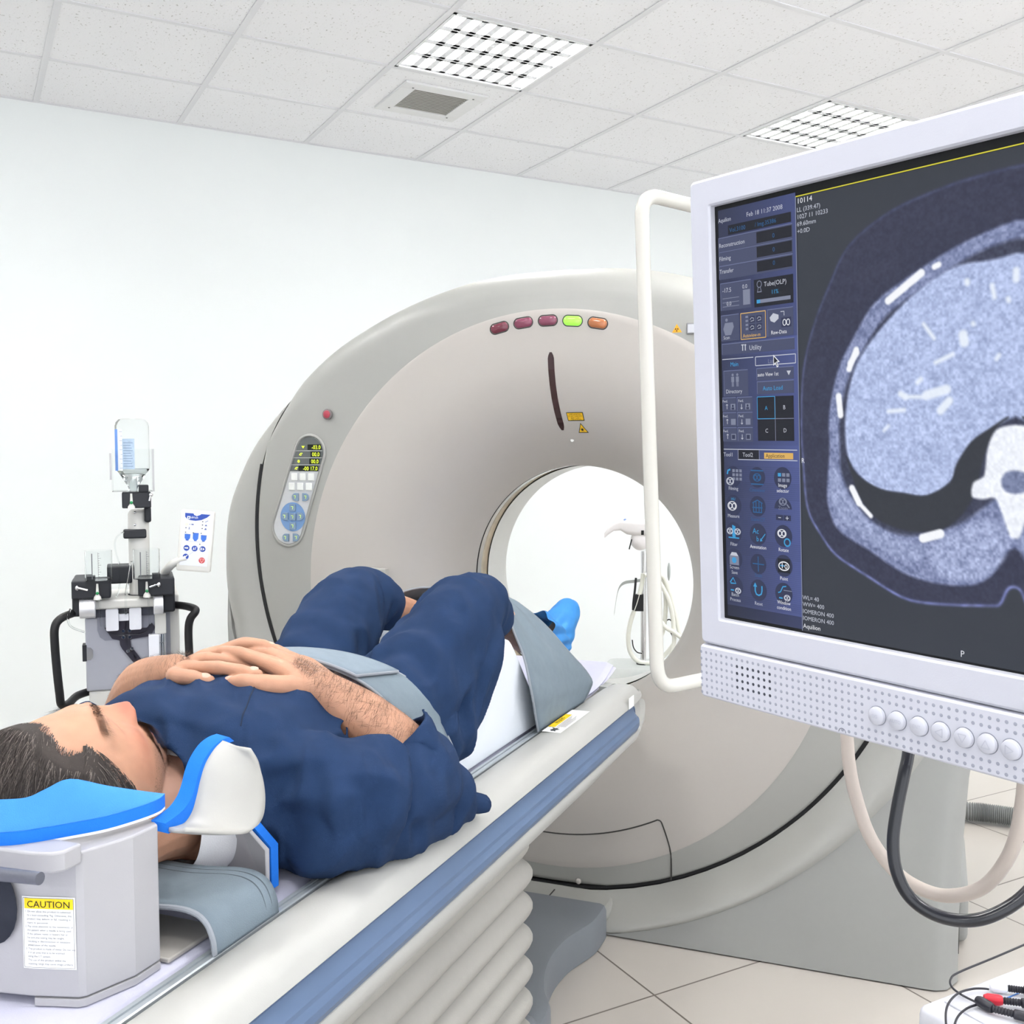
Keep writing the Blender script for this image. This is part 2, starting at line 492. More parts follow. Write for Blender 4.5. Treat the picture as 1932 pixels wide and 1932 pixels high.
# outer grey ring: from the dish edge to the seam, or over the rounded top edge
g = G(); rings = [[] for _ in range(15)]
for a in ang2:
    ro, rs = r_out(a), r_seam(a)
    rows = []
    top = min(1.0, max(0.0, (rs - ro*0.935)/0.075))        # 1 where the ring wraps over the silhouette
    re = min(ro*(0.935 + 0.065*top), rs)
    for k in range(15):
        u = k/14
        if k <= 5:
            w = k/5; r = 0.80 + (re - 0.09*top - 0.012 - 0.80)*w; y = 2.737 + 0.006*w
        else:
            w = (k-5)/9*PI/2
            R_ = 0.012 + 0.078*top; D_ = 0.016 + 0.104*top
            r = re - 0.09*top - 0.012 + (R_ + 0.012*top*0 + (0.012*top))*math.sin(w); y = 2.743 + D_*(1 - math.cos(w))
            r = min(r, re)
        rings[k].append(pol(r, a, y))
g.loft(rings)
part('ring_cover', g, M_RING, gantry, sharp=60)
# black rubber seam where the cover meets the housing
sa = [a for a in np.linspace(PI - 0.35, 2*PI + 0.35, 120)]
g = G(); g.tube([pol(r_seam(a) + 0.003, a, 2.752) for a in sa], 0.0085, 8); part('rubber_seal', g, M_BLACK, gantry)
# housing: convex band, then sides and back
def band_r(a): return r_circ(a, 1.19, 1.205)
def face_y(z): return 2.592 + 0.215*max(0.0, z)
g = G(); NB = 22; rings = [[] for _ in range(NB)]
gb = G(); ringsb = [[] for _ in range(12)]; anb = []
for a in ang2:
    ro, rs, rb = r_out(a), r_seam(a), band_r(a)
    up = rs >= ro - 0.012
    r0 = min(rs + 0.006, ro - 0.01) if not up else ro - 0.005
    r1 = min(rb, ro)
    pitch = (r1 - r0)
    for k in range(NB):
        u = k/(NB-1); r = r0 + (r1 - r0)*u
        full = max(1e-4, rb - rs)
        ub = (r - rs)/full
        ub = min(1.0, max(0.0, ub)); zb_ = min(0.75, max(0.0, BC + rb*math.sin(a)))
        y = 2.752 + (face_y(zb_) - 2.752)*(ub*ub*(3 - 2*ub)) - 0.034*math.sin(PI*ub)
        d = ro - r; R_ = 0.13
        if rb >= ro - 0.16:
            wgt = min(1.0, (rb - ro + 0.16)/0.16)*min(1.0, max(0.0, (BC + ro*math.sin(a) - 0.22)/0.30))
            if d < R_: y += wgt*(R_ - math.sqrt(max(0, R_*R_ - (R_-d)**2)))*0.95
        if up: y = 2.86 + 0.002*k/NB
        rings[k].append(pol(r, a, y))
    if rb < ro - 0.001 and math.sin(a) < 0:
        anb.append(a)
g.loft(rings)
edge = [rings[-1][i] for i in range(len(ang2))]
side_rows = []
for w, yy in ((1.0, 2.90), (1.0, 3.0), (1.0, 3.42), (0.985, 3.50), (0.95, 3.55)):
    row = []
    for i, a in enumerate(ang2):
        ro = r_out(a)*(w if math.sin(a) > -0.7 else 1.0)
        row.append(pol(ro, a, yy))
    side_rows.append(row)
first = []
for i, a in enumerate(ang2):
    ro = r_out(a); x, y, z = edge[i]
    first.append(pol(ro, a, max(y if band_r(a) >= ro - 0.001 else 2.86, 2.86 if r_seam(a) >= r_out(a) - 0.012 else y)))
g.loft([first] + side_rows)
g.loft([side_rows[-1], [pol(0.80, a, 3.55) for a in ang2]])
part('housing', g, M_RING, gantry, sharp=50)
# base: flat sloping face below the band with rounded outer corners
g = G(); cols = 70; rows_ = 22
def x_out(z): return interp(-z, [-p[1] for p in OUT], [p[0] for p in OUT])
grid = []
for i in range(cols + 1):
    u = -1 + 2*i/cols; u = math.copysign(abs(u)**0.8, u)
    zt = 0.3
    for _ in range(12):
        x = u*x_out(zt); zt = max(0.006, 1.19 - math.sqrt(max(0.0, 1.205**2 - x*x)))
    col = []
    for k in range(rows_ + 1):
        z = 0.004 + (zt - 0.004)*k/rows_
        x = u*x_out(z); y = face_y(z)
        d = x_out(z)*(1 - abs(u)); R_ = 0.07
        if d < R_: y += R_ - math.sqrt(max(0, R_*R_ - (R_-d)**2))
        col.append((x, y, z))
    col.append((col[-1][0], col[-1][1] + 0.03, col[-1][2] + 0.004))
    grid.append(col)
g.loft(grid, closed=False)
for c in (grid[0], grid[-1]):
    g.loft([c, [(p[0], 3.42, p[2]) for p in c]], closed=False)
part('base_cover', g, M_BASE, gantry, sharp=50)
g = G(); g.box((-1.06, 2.74, 0.0), (1.06, 3.38, 0.02)); part('plinth', g, M_BLACK, gantry)
for sgn in (-1, 1):                                   # rear foot cover and panel joint on each side
    g = G(); g.box((sgn*1.105 - 0.028, 2.86, 0.01), (sgn*1.105 + 0.028, 3.30, 0.16)); part('side_foot', g, M_BASE, gantry, bevel=0.02)
    g = G(); g.box((sgn*1.107 - 0.003, 2.80, 0.01), (sgn*1.107 + 0.003, 2.806, 0.52)); part('side_joint', g, M_SEAM, gantry)

# removable service panel at the bottom of the cover, drawn by its dark joint
def on_front(x, z, lift=0.0):
    r = math.hypot(x, z - BC)
    return (x, (dish_y(r) if r < 0.80 else 2.739) - lift, z)
g = G()
g.tube([on_front(0.705*math.sin(-0.475 + 0.95*k/40), BC - 0.705*math.cos(-0.475 + 0.95*k/40)) for k in range(41)], 0.0022, 6)
for s_ in (1, -1):
    g.tube([on_front(s_*p.x, p.y) for p in spline([(0.321, 0.285, 0), (0.332, 0.282, 0), (0.340, 0.265, 0), (0.352, 0.232, 0), (0.360, 0.200, 0), (0.362, 0.15, 0), (0.362, 0.118, 0)], 4)], 0.0022, 6)
part('panel_joint', g, M_SEAM, gantry)
g = G(); g.ball(on_front(0.09, 0.076, 0.004), (0.0085, 0.005, 0.0085), seg=14, rings=8); part('catch', g, M_DISH, gantry)
g = G(); g.box((-0.22, 2.600, 0.020), (0.215, 2.75, 0.056)); part('front_ledge', g, M_RING, gantry, bevel=0.018, seg=4)
g = G(); g.box((0.0285, 2.5975, 0.019), (0.0315, 2.70, 0.0575)); part('ledge_joint', g, M_SEAM, gantry)

# five status lamps on an arc above the bore
lamp_cols = [('red lamp, unlit', (112, 48, 64)), ('red lamp, unlit', (128, 60, 84)), ('red lamp, unlit', (128, 66, 88)), ('green lamp, lit', (120, 214, 60)), ('amber lamp, unlit', (176, 108, 66))]
lamp_px = [(-0.153, 1.667), (-0.079, 1.678), (-0.004, 1.681), (0.070, 1.677), (0.144, 1.667)]
for k, ((lx, lz), (lab, c)) in enumerate(zip(lamp_px, lamp_cols)):
    tilt = -math.atan2(lx, lz - BC)
    g = G()
    pr = []
    L_, r_ = 0.0275, 0.0135
    for s_ in (0.0, 0.35, 0.6, 0.8, 0.93, 1.0):
        sc_ = math.sqrt(max(0.0, 1 - s_*s_)) ; pr.append((max(0.02, sc_), s_))
    rings = []
    for sc_, s_ in reversed(pr):
        ring = []
        for q in range(28):
            an = 2*PI*q/28
            u = (L_ - r_)*(1 if math.cos(an) >= 0 else -1)*min(1, sc_*1.2) + r_*math.cos(an)*sc_
            v = r_*math.sin(an)*sc_
            X = u*math.cos(tilt) - v*math.sin(tilt); Z = u*math.sin(tilt) + v*math.cos(tilt)
            p = on_front(lx + X, lz + Z); ring.append((p[0], p[1] - 0.009*s_ , p[2]))
        rings.append(ring)
    g.loft(rings, True, True, False)
    part('status_lamp', g, mat('lamp_glass_%d' % k, c, 0.12, var=0.02, coat=0.6, emit=(1.0 if k == 3 else 0.0)), gantry, label=lab)
    g = G(); outl = []
    for q in range(28):
        an = 2*PI*q/28
        u = (L_ - r_)*(1 if math.cos(an) >= 0 else -1) + (r_ + 0.0018)*math.cos(an); v = (r_ + 0.0018)*math.sin(an)
        X = u*math.cos(tilt) - v*math.sin(tilt); Z = u*math.sin(tilt) + v*math.cos(tilt)
        outl.append(on_front(lx + X, lz + Z, 0.0))
    g.tube(outl, 0.0016, 6, closed=True); part('lamp_bezel', g, M_SEAM, gantry)

# laser slot, two yellow stickers, round marker
def wrap_strip(pts, w):
    g = G(); L = []; Rr = []; n = len(pts)
    for i, (x, z) in enumerate(pts):
        k = 1.0
        if i in (0, n-1): k = 0.35
        elif i in (1, n-2): k = 0.8
        L.append(on_front(x - w*k, z, 0.0012)); Rr.append(on_front(x + w*k, z, 0.0012))
    g.loft([L, Rr], closed=False); return g
slot = [(0.004 + 0.0*i, 1.592 - 0.218*i/24) for i in range(25)]
part('laser_slot', wrap_strip(slot, 0.0095), mat('dark_red_acrylic', (46, 14, 20), 0.08, var=0.02, coat=0.5), gantry)
M_YEL = mat('yellow_sticker', (238, 190, 30), 0.5, var=0.01)
M_INK = mat('black_ink', (30, 28, 26), 0.7, var=0.0)
def fm(lift): return lambda u, v: on_front(u, v, lift)
g = G(); flat_rect(g, 0.030, 1.400, 0.082, 1.424, fm(0.0014)); part('warning_sticker', g, M_INK, gantry)
g = G(); flat_rect(g, 0.0320, 1.402, 0.080, 1.422, fm(0.0020)); part('warning_sticker', g, M_YEL, gantry)
g = G()
for k, s_ in enumerate(('LASER RADIATION', 'DO NOT STARE INTO', 'BEAM  CLASS 2', 'LASER PRODUCT')):
    lettering(g, s_, 0.0052, lambda u, v, k=k: on_front(0.056 + u, 1.4165 - 0.0053*k + v, 0.0026), 'CENTER', 0.85)
part('sticker_print', g, M_INK, gantry)
g = G(); flat(g, [(0.052, 1.366), (0.085, 1.366), (0.0665, 1.394)], fm(0.0014)); part('laser_triangle', g, M_INK, gantry)
g = G(); flat(g, [(0.0555, 1.368), (0.0815, 1.368), (0.0668, 1.3905)], fm(0.0020)); part('laser_triangle', g, M_YEL, gantry)
g = G(); flat_disc(g, 0.0672, 1.375, 0.0035, fm(0.0026), 12)
for k in range(8):
    a_ = 2*PI*k/8; stroke(g, [(0.0672 + 0.004*math.cos(a_), 1.375 + 0.004*math.sin(a_)), (0.0672 + 0.0075*math.cos(a_), 1.375 + 0.0065*math.sin(a_))], 0.0008, fm(0.0026))
part('laser_symbol', g, M_INK, gantry)
g = G(); g.ball(on_front(0.022, 1.346, 0.0), (0.006, 0.003, 0.006), seg=14, rings=8); part('marker', g, M_BORE, gantry)
# radiation sticker and small display on the ring, right of the lamps
g = G(); flat(g, [(0.355, 1.632), (0.382, 1.632), (0.368, 1.655)], fm(0.003)); part('radiation_triangle', g, mat('orange_sticker', (236, 170, 40), 0.5, var=0.01), gantry)
g = G()
for k in range(3):
    a_ = PI/2 + 2*PI*k/3 + PI/3
    flat(g, [(0.368 + r*math.cos(a_ + d), 1.6395 + r*math.sin(a_ + d)) for r, d in ((0.0015, -0.5), (0.0055, -0.5), (0.0055, 0.5), (0.0015, 0.5))], fm(0.0036))
part('radiation_symbol', g, M_INK, gantry)
g = G(); g.box((0.395, 2.7335, 1.626), (0.467, 2.741, 1.656)); part('name_plate', g, mat('plate_grey', (150, 150, 152), 0.35, metal=0.6), gantry, bevel=0.002)
g = G(); g.box((0.399, 2.7325, 1.630), (0.463, 2.735, 1.652)); part('plate_window', g, mat('plate_pale', (200, 202, 208), 0.3), gantry)
# red stop button on the left of the ring
g = G(); M4 = Matrix.Translation((-0.731, 2.736, 1.427)) @ Matrix.Rotation(PI/2, 4, 'X')
g.lathe([(0.0165, 0.0), (0.0165, 0.006), (0.0125, 0.0075), (0.0125, 0.003)], M4, 28, cap1=True); part('stop_button_rim', g, mat('rim_grey', (120, 112, 112), 0.4), gantry)
g = G(); g.lathe([(0.0122, 0.002), (0.0122, 0.008), (0.009, 0.0102), (0.001, 0.011)], M4, 28, cap1=True); part('stop_button', g, mat('dull_red', (170, 66, 80), 0.35), gantry)
# small socket low on the left of the cover, half behind the knee
g = G(); g.box((-0.635, 2.728, 0.925), (-0.53, 2.75, 0.956)); part('socket_plate', g, mat('socket_grey', (180, 178, 172), 0.4), gantry, bevel=0.003)
g = G(); g.cyl((-0.617, 2.724, 0.941), (-0.617, 2.74, 0.941), 0.009, 16); part('socket', g, M_BLACK, gantry)

# operator panel on the left of the ring: tilted capsule with display, keys and arrow pad
def capsule(cx0, cz0, cx1, cz1, r0, r1, n=14):
    d = Vector((cx1 - cx0, cz1 - cz0)); a = math.atan2(d.y, d.x)
    pts = [(cx1 + r1*math.cos(a - PI/2 + PI*k/n), cz1 + r1*math.sin(a - PI/2 + PI*k/n)) for k in range(n+1)]
    pts += [(cx0 + r0*math.cos(a + PI/2 + PI*k/n), cz0 + r0*math.sin(a + PI/2 + PI*k/n)) for k in range(n+1)]
    return pts
PY = 2.7365

cap_o = capsule(-0.884, 1.073, -0.799, 1.310, 0.060, 0.056)
cap_i = capsule(-0.884, 1.073, -0.799, 1.310, 0.052, 0.048)
g = G()
g.loft([[(x, PY - 0.0005, z) for x, z in capsule(-0.884, 1.073, -0.799, 1.310, 0.0625, 0.0585)], [(x, PY - 0.003, z) for x, z in cap_o], [(x, PY - 0.003, z) for x, z in capsule(-0.884, 1.073, -0.799, 1.310, 0.056, 0.052)], [(x, PY + 0.004, z) for x, z in cap_i]], True)
part('panel_rim', g, M_RING, gantry, sharp=60)
g = G(); g.add([(x, PY + 0.0005, z) for x, z in cap_i], [tuple(range(len(cap_i)))])
panel = part('control_panel', g, mat('panel_pale_grey', (196, 198, 200), 0.4), gantry)
def pf(lift): return lambda u, v: (u, PY - lift, v)
def clip_cap(z_lo):
    pts = [(x, z) for x, z in cap_i]
    out = []
    n = len(pts)
    for i in range(n):
        a, b = pts[i], pts[(i+1) % n]
        if a[1] >= z_lo: out.append(a)
        if (a[1] >= z_lo) != (b[1] >= z_lo):
            t_ = (z_lo - a[1])/(b[1] - a[1]); out.append((a[0] + (b[0]-a[0])*t_, z_lo))
    return out
g = G(); flat(g, clip_cap(1.251), pf(0.0008)); part('display', g, mat('display_grey', (92, 96, 96), 0.2, coat=0.3), panel)
M_LCD = mat('lcd_dark', (22, 28, 18), 0.15, var=0.0)
M_DIG = mat('lcd_digit_green', (196, 220, 50), 0.4, var=0.0, emit=0.9)
M_PALE = mat('pale_line', (206, 208, 206), 0.5, var=0.0)
g = G(); gd = G(); gl = G()
for k, (z, txt, xw) in enumerate(((1.326, '-03.0', 0.050), (1.304, '00.0', 0.036), (1.282, '00.0', 0.036), (1.260, '-00 17.0', 0.072))):
    xr = -0.756 - 0.004*k
    flat_rect(g, xr - xw, z - 0.0085, xr, z + 0.0085, pf(0.0014))
    lettering(gd, txt, 0.0175, lambda u, v, xr=xr, z=z: (xr - 0.002 + u, PY - 0.002, z - 0.0062 + v), 'RIGHT', 0.92)
    sx0 = -0.822 - 0.0085*k
    if k == 0: flat(gd, [(sx0 - 0.006, z + 0.004), (sx0, z - 0.004), (sx0 + 0.006, z + 0.004)], pf(0.002))
    elif k == 2:
        for q in range(4):
            a_ = PI*q/4; stroke(gd, [(sx0 - 0.005*math.cos(a_), z - 0.005*math.sin(a_)), (sx0 + 0.005*math.cos(a_), z + 0.005*math.sin(a_))], 0.0016, pf(0.002))
    else:
        stroke(gd, [(sx0 - 0.006, z - 0.003), (sx0 - 0.001, z + 0.003), (sx0 + 0.006, z + 0.003)], 0.0024, pf(0.002)); stroke(gd, [(sx0 - 0.002, z - 0.004), (sx0 + 0.003, z - 0.001)], 0.002, pf(0.002))
    if k: stroke(gl, [(-0.846 - 0.0085*k, z + 0.011), (-0.752, z + 0.011)], 0.0012, pf(0.0013))
part('readout', g, M_LCD, panel); part('digits', gd, M_DIG, panel); part('divider', gl, M_PALE, panel)
M_KEYW = mat('key_white', (232, 234, 230), 0.4)
for (kx, kz) in ((-0.856, 1.233), (-0.825, 1.233), (-0.794, 1.233), (-0.866, 1.203), (-0.835, 1.203), (-0.803, 1.203)):
    g = G(); g.box((kx - 0.0105, PY - 0.004, kz - 0.0115), (kx + 0.0105, PY + 0.001, kz + 0.0115)); part('key', g, M_KEYW, panel, bevel=0.0015, label='white key')
g = G(); flat_disc(g, -0.864, 1.107, 0.046, pf(0.0012), 40); part('arrow_disc', g, mat('pad_blue', (112, 146, 190), 0.4), panel)
M_KEYB = mat('key_slate', (120, 142, 166), 0.4)
def dkey(cx, cz, kind):
    g = G(); w = 0.0125
    if kind == 'L': poly = [(cx + w, cz - w), (cx + w, cz + w)] + [(cx + w*0.1 + w*math.cos(PI/2 + PI*k/8), cz + w*math.sin(PI/2 + PI*k/8)) for k in range(9)]
    elif kind == 'R': poly = [(cx - w, cz + w), (cx - w, cz - w)] + [(cx - w*0.1 + w*math.cos(-PI/2 + PI*k/8), cz + w*math.sin(-PI/2 + PI*k/8)) for k in range(9)]
    else: poly = rrect(cx - w*0.9, cz - w*0.9, cx + w*0.9, cz + w*0.9, 0.003, 3)
    g.prism(poly, lambda u, v, d: (u, d, v), PY - 0.005, PY - 0.001); k_ = part('key', g, M_KEYB, panel, bevel=0.001, label='slate blue key')
    g = G(); stroke(g, [(cx - 0.004, cz + 0.004), (cx + 0.003, cz + 0.004), (cx + 0.001, cz - 0.005)], 0.0014, pf(0.0056)); part('key_mark', g, M_DIG, k_)
for cx, cz, kd in ((-0.853, 1.170, 'L'), (-0.814, 1.170, 'R'), (-0.863, 1.136, 'S'), (-0.863, 1.107, 'S'), (-0.863, 1.078, 'S'), (-0.893, 1.108, 'L'), (-0.834, 1.109, 'R'), (-0.891, 1.041, 'L'), (-0.851, 1.042, 'R')):
    dkey(cx, cz, kd)

# ------------------------------------------------------------------ patient couch
M_COUCH = mat('couch_white_plastic', (178, 178, 174), 0.4, var=0.006, bump=0.05, bscale=500)
M_STRIP = mat('slate_blue_bumper', (88, 108, 138), 0.35, var=0.02, vscale=20)
M_RAIL = mat('pale_aluminium_rail', (178, 185, 190), 0.28, metal=0.35, var=0.01)
M_BELL = mat('bellows_cloth', (168, 166, 160), 0.7, var=0.02, bump=0.15, bscale=300)
M_FOOT = mat('couch_foot_grey', (120, 125, 131), 0.5, var=0.01, bump=0.06, bscale=400)
couch = thing('patient_couch', (0, 1.2, 0), 'long white patient couch with slate blue side bumper, running into the scanner', 'patient couch', SCAN)
Y_A, Y_B = -0.9, 2.62
def section(pts, s_):
    return [(s_*x, z) for x, z in pts]
# side cover profile (right side), from the rail groove over the rounded edge down to the lower lip
top_prof = [(0.236, 0.66), (0.236, 0.697), (0.240, 0.700), (0.262, 0.7035), (0.285, 0.7035), (0.300, 0.701), (0.311, 0.695), (0.319, 0.686), (0.325, 0.677), (0.328, 0.670)]
low_prof = [(0.336, 0.603), (0.338, 0.597), (0.337, 0.585), (0.331, 0.572), (0.320, 0.563), (0.300, 0.557), (0.20, 0.553)]
strip_prof = [(0.326, 0.668), (0.322, 0.662), (0.326, 0.650), (0.333, 0.640), (0.334, 0.634), (0.340, 0.626), (0.341, 0.616), (0.337, 0.607), (0.334, 0.603)]
body_mid = [(0.322, 0.667), (0.318, 0.660), (0.324, 0.63), (0.328, 0.607)]
full = top_prof + body_mid + low_prof
def lower_lift(y):
    return 0.0
for s_ in (1, -1):
    g = G(); rings = []
    ys = [Y_A + (Y_B - 0.16 - Y_A)*k/10 for k in range(11)] + [Y_B - 0.16 + 0.16*math.sin(PI/2*k/12) for k in range(1, 13)]
    for y in ys:
        e = max(0.0, (y - (Y_B - 0.16))/0.16)
        inset = 1 - math.sqrt(max(0.0, 1 - e*e))
        ring = []
        for x, z in full:
            zz = z
            # the nose sweeps up from below and rolls slightly at the top
            zb = 0.553 + 0.11*max(0.0, (y - (Y_B - 0.30))/0.30)**1.6 * (0.9)
            if z < 0.70: zz = max(z, zb) if z < 0.60 else z
            if z > 0.68: zz = z - 0.02*inset
            ring.append((s_*(x - 0.03*inset if x > 0.25 else x), y, zz))
        ring.append((s_*0.20, y, max(0.553, ring[-1][2])))
        ring.append((s_*0.20, y, 0.66))
        rings.append(ring)
    g.loft(rings, True, True, True)
    part('side_cover', g, M_COUCH, couch, sharp=40)
    g = G(); rings = []
    for k in range(30):
        y = Y_A + (2.47 - Y_A)*k/29
        rings.append([(s_*x, y, z) for x, z in strip_prof])
    for k in range(1, 9):                        # rounded far end
        w = PI/2*k/8; y = 2.47 + 0.028*math.sin(w); f = math.cos(w)
        rings.append([(s_*(0.322 + (x - 0.322)*(0.5 + 0.5*f)), y, 0.636 + (z - 0.636)*max(0.05, f)) for x, z in strip_prof])
    g.loft(rings, False)
    part('bumper_strip', g, M_STRIP, couch, sharp=25)
    g = G()
    g.loft([[(s_*x, y, z) for x, z in ((0.208, 0.672), (0.208, 0.695), (0.212, 0.698), (0.218, 0.698), (0.2185, 0.6955), (0.221, 0.6955), (0.2215, 0.698), (0.229, 0.6985), (0.231, 0.697), (0.231, 0.672))] for y in (Y_A, 2.36)], True, True, True)
    part('edge_rail', g, M_RAIL, couch, sharp=30)
    g = G(); g.box((s_*0.2325 - 0.0022, Y_A, 0.66), (s_*0.2325 + 0.0032, 2.44, 0.6925)); part('groove', g, M_SEAM, couch)
g = G(); g.box((-0.206, Y_A, 0.655), (0.206, Y_B - 0.02, 0.676)); part('table_top', g, M_COUCH, couch, bevel=0.006)
g = G(); g.box((-0.2, Y_A, 0.56), (0.2, Y_B - 0.12, 0.655)); part('frame', g, M_SEAM, couch)
g = G(); g.loft([[( -0.23, y, z), (0.23, y, z), (0.23, y, z - 0.03), (-0.23, y, z - 0.03)] for y, z in ((Y_B - 0.06, 0.690), (Y_B - 0.01, 0.688), (Y_B + 0.03, 0.680), (Y_B + 0.05, 0.668))], True, True, True); part('end_cap', g, mat('couch_end_grey', (176, 178, 174), 0.45), couch, sharp=40)
# bellows under the couch: stacked rounded pleats
g = G(); rings = []
zc = 0.556; NP_ = 7
def bell_ring(hx, y0, y1, z, r=0.05, n=6):
    return [(u, v, z) for u, v in rrect(-hx, y0, hx, y1, r, n)]
for q in range(NP_):
    zt = 0.556 - q*0.0665; zb = zt - 0.0665
    for e in range(9):
        f = e/9
        bul = math.sin(PI*min(1, f*1.02))**0.75
        tap = 0.0
        hx = 0.262 + tap + 0.025*bul
        rings.append(bell_ring(hx, -0.7 , 1.895 + 0.026*bul - 0.02*(q == 0), zt + (zb - zt)*f))
g.loft(rings, True, False, False)
part('bellows', g, M_BELL, couch, sharp=60)
# grey foot below: narrow neck towards the scanner and a wide pad
g = G()
def foot_outline(k):
    pts = [(0.262, -0.7), (0.262, 1.2), (0.262, 1.9), (0.268, 1.98), (0.258, 2.06), (0.225, 2.12), (0.198, 2.20), (0.186, 2.28), (0.19, 2.36), (0.205, 2.42), (0.222, 2.48), (0.224, 2.55), (0.222, 2.583)]
    return pts
R_ = spline([(x, y, 0) for x, y in foot_outline(0)], 4)
loop = [(p.x, p.y) for p in R_] + [(-p.x, p.y) for p in R_[::-1]]
def inset(pts, d): return [((abs(x) - d)*(1 if x > 0 else -1), y) for x, y in pts]
g.loft([[(x, y, 0.002) for x, y in loop], [(x, y, 0.075) for x, y in loop], [(x, y, 0.088) for x, y in inset(loop, 0.006)], [(x, y, 0.092) for x, y in inset(loop, 0.018)]], True, True, True)
part('foot', g, M_FOOT, couch, sharp=40)
g = G(); g.box((-0.262, 1.70, 0.02), (0.262, 2.00, 0.105)); g2 = g
part('foot_pad', g, M_FOOT, couch, bevel=0.03, seg=5)
# caution sticker and small code sticker on the right cover
def ct(lift): return lambda u, v: (0.262 + v, u, 0.7035 + lift)
M_WHT = mat('sticker_white', (246, 246, 244), 0.5, var=0.0)
g = G(); flat_rect(g, 2.045, -0.020, 2.245, 0.024, ct(0.0006)); part('caution_sticker', g, M_WHT, couch)
g = G(); flat_rect(g, 2.085, -0.0195, 2.20, -0.004, ct(0.0012)); part('caution_band', g, mat('caution_yellow', (250, 214, 20), 0.5, var=0.0), couch)
g = G(); lettering(g, 'CAUTION', 0.012, lambda u, v: (0.262 - 0.0165 + v, 2.142 - u, 0.7053), 'CENTER'); part('caution_lettering', g, M_INK, couch)
g = G()
for k in range(6): stroke(g, [(2.09, 0.0 + 0.0034*k), (2.19 - 0.012*(k % 3), 0.0 + 0.0034*k)], 0.0012, ct(0.0012))
part('caution_text', g, mat('grey_print', (120, 120, 120), 0.6, var=0.0), couch)
g = G()                                             # hand-in-gap pictogram: dark irregular blot
flat(g, [(2.052, 0.000), (2.062, -0.006), (2.070, -0.002), (2.082, -0.009), (2.077, 0.001), (2.085, 0.008), (2.074, 0.006), (2.068, 0.014), (2.062, 0.006), (2.050, 0.010), (2.056, 0.003)], ct(0.0012)); part('pinch_symbol', g, mat('pictogram_grey', (70, 74, 78), 0.6, var=0.0), couch)
g = G(); g.loft([[(0.3285, 2.445 + u, 0.684 + v) for u, v in rrect(-0.022, -0.014, 0.022, 0.014, 0.003, 3)], [(0.3295, 2.445 + u, 0.684 + v) for u, v in rrect(-0.022, -0.014, 0.022, 0.014, 0.003, 3)]], True, True, True)
part('code_sticker', g, M_WHT, couch)
# ------------------------------------------------------------------ monitor on its ceiling arm
MO = Vector((0.5095717250898644, 0.6305760561966706, 1.4896036796051064))
MR = Vector((0.12456636836300503, -0.9920993461221307, -0.014903264638749116))
MU = Vector((-0.061528465263427985, -0.02271501617548507, 0.9978468199089852))
MN = MU.cross(MR)                                   # away from the viewer
MONF = Matrix((MR.to_4d(), MN.to_4d(), MU.to_4d(), Vector((0, 0, 0, 1)))).transposed()
for r_ in range(3): MONF[r_][3] = MO[r_]
MONF[3][0] = MONF[3][1] = MONF[3][2] = 0.0; MONF[3][3] = 1.0
monitor = thing('monitor', (0.2, 0.04, -0.36), 'large white-framed monitor showing a grey CT slice at the right edge', 'monitor', MONF)
M_BEZ = mat('monitor_white_plastic', (194, 195, 205), 0.42, var=0.004, bump=0.05, bscale=900)
M_BEZ2 = mat('speaker_bar_white', (193, 194, 204), 0.42, var=0.004)
SCR_E = 2.0 ** (-SC.view_settings.exposure)
def mm(lift=0.0): return lambda a, b: (a/1000.0, -lift/1000.0, -b/1000.0)
SW, SH = 399.0, 319.0
# bezel frame with a chamfered inner edge
g = G()
def mring(a0, b0, a1, b1, r, y): return [(u/1000, y/1000, -v/1000) for u, v in rrect(a0, b0, a1, b1, r, 5)]
rings = [mring(-1.5, -1.5, SW + 1.5, SH + 1.5, 1.0, 4.0), mring(-2, -2, SW + 2, SH + 2, 1.0, -3.0), mring(-3.4, -3.4, SW + 3.4, SH + 3.4, 1.6, -4.5), mring(-4.0, -4.0, SW + 4, SH + 4, 2, -4.5), mring(-22, -21.2, SW + 22, SH + 22.2, 3.5, -4.0),
         mring(-24.2, -23.4, SW + 24.2, SH + 24.4, 4.5, -2.0), mring(-24.6, -23.8, SW + 24.6, SH + 24.8, 4.5, 1.0), mring(-24.6, -23.8, SW + 24.6, SH + 24.8, 4.5, 40.0), mring(-10, -10, SW + 10, SH + 10, 10, 62.0)]
g.loft(rings, True, False, True)
part('bezel', g, M_BEZ, monitor, sharp=30)
# speaker bar under it, with rows of dimples
g = G()
g.loft([mring(-22.5, 346.2, SW + 22.5, 386.4, 2.5, -5.5), mring(-24.3, 344.8, SW + 24.3, 388.0, 3.0, -4.0), mring(-24.6, 344.4, SW + 24.6, 388.4, 3.0, -1.5), mring(-24.6, 344.4, SW + 24.6, 388.4, 3.0, 38.0)], True, True, True)
part('speaker_bar', g, M_BEZ2, monitor, sharp=30)
gh, gd = G(), G()
BTN = [146.2, 162.1, 178.7, 194.6, 211.1, 226.9, 242.5]
for c in range(80):
    a = -22.3 + 5.56*c
    for r_ in range(7):
        b = 350.5 + 5.6*r_
        if 137 < a < 255 and r_ in (2, 3, 4): continue
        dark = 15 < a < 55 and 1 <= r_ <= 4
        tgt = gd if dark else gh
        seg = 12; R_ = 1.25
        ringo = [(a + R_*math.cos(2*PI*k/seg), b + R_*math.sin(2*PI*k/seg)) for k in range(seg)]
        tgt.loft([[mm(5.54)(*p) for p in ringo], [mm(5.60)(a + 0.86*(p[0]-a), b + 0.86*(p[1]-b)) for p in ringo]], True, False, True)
part('dimples', gh, mat('dimple_shade_grey', (150, 152, 166), 0.6, var=0.0), monitor)
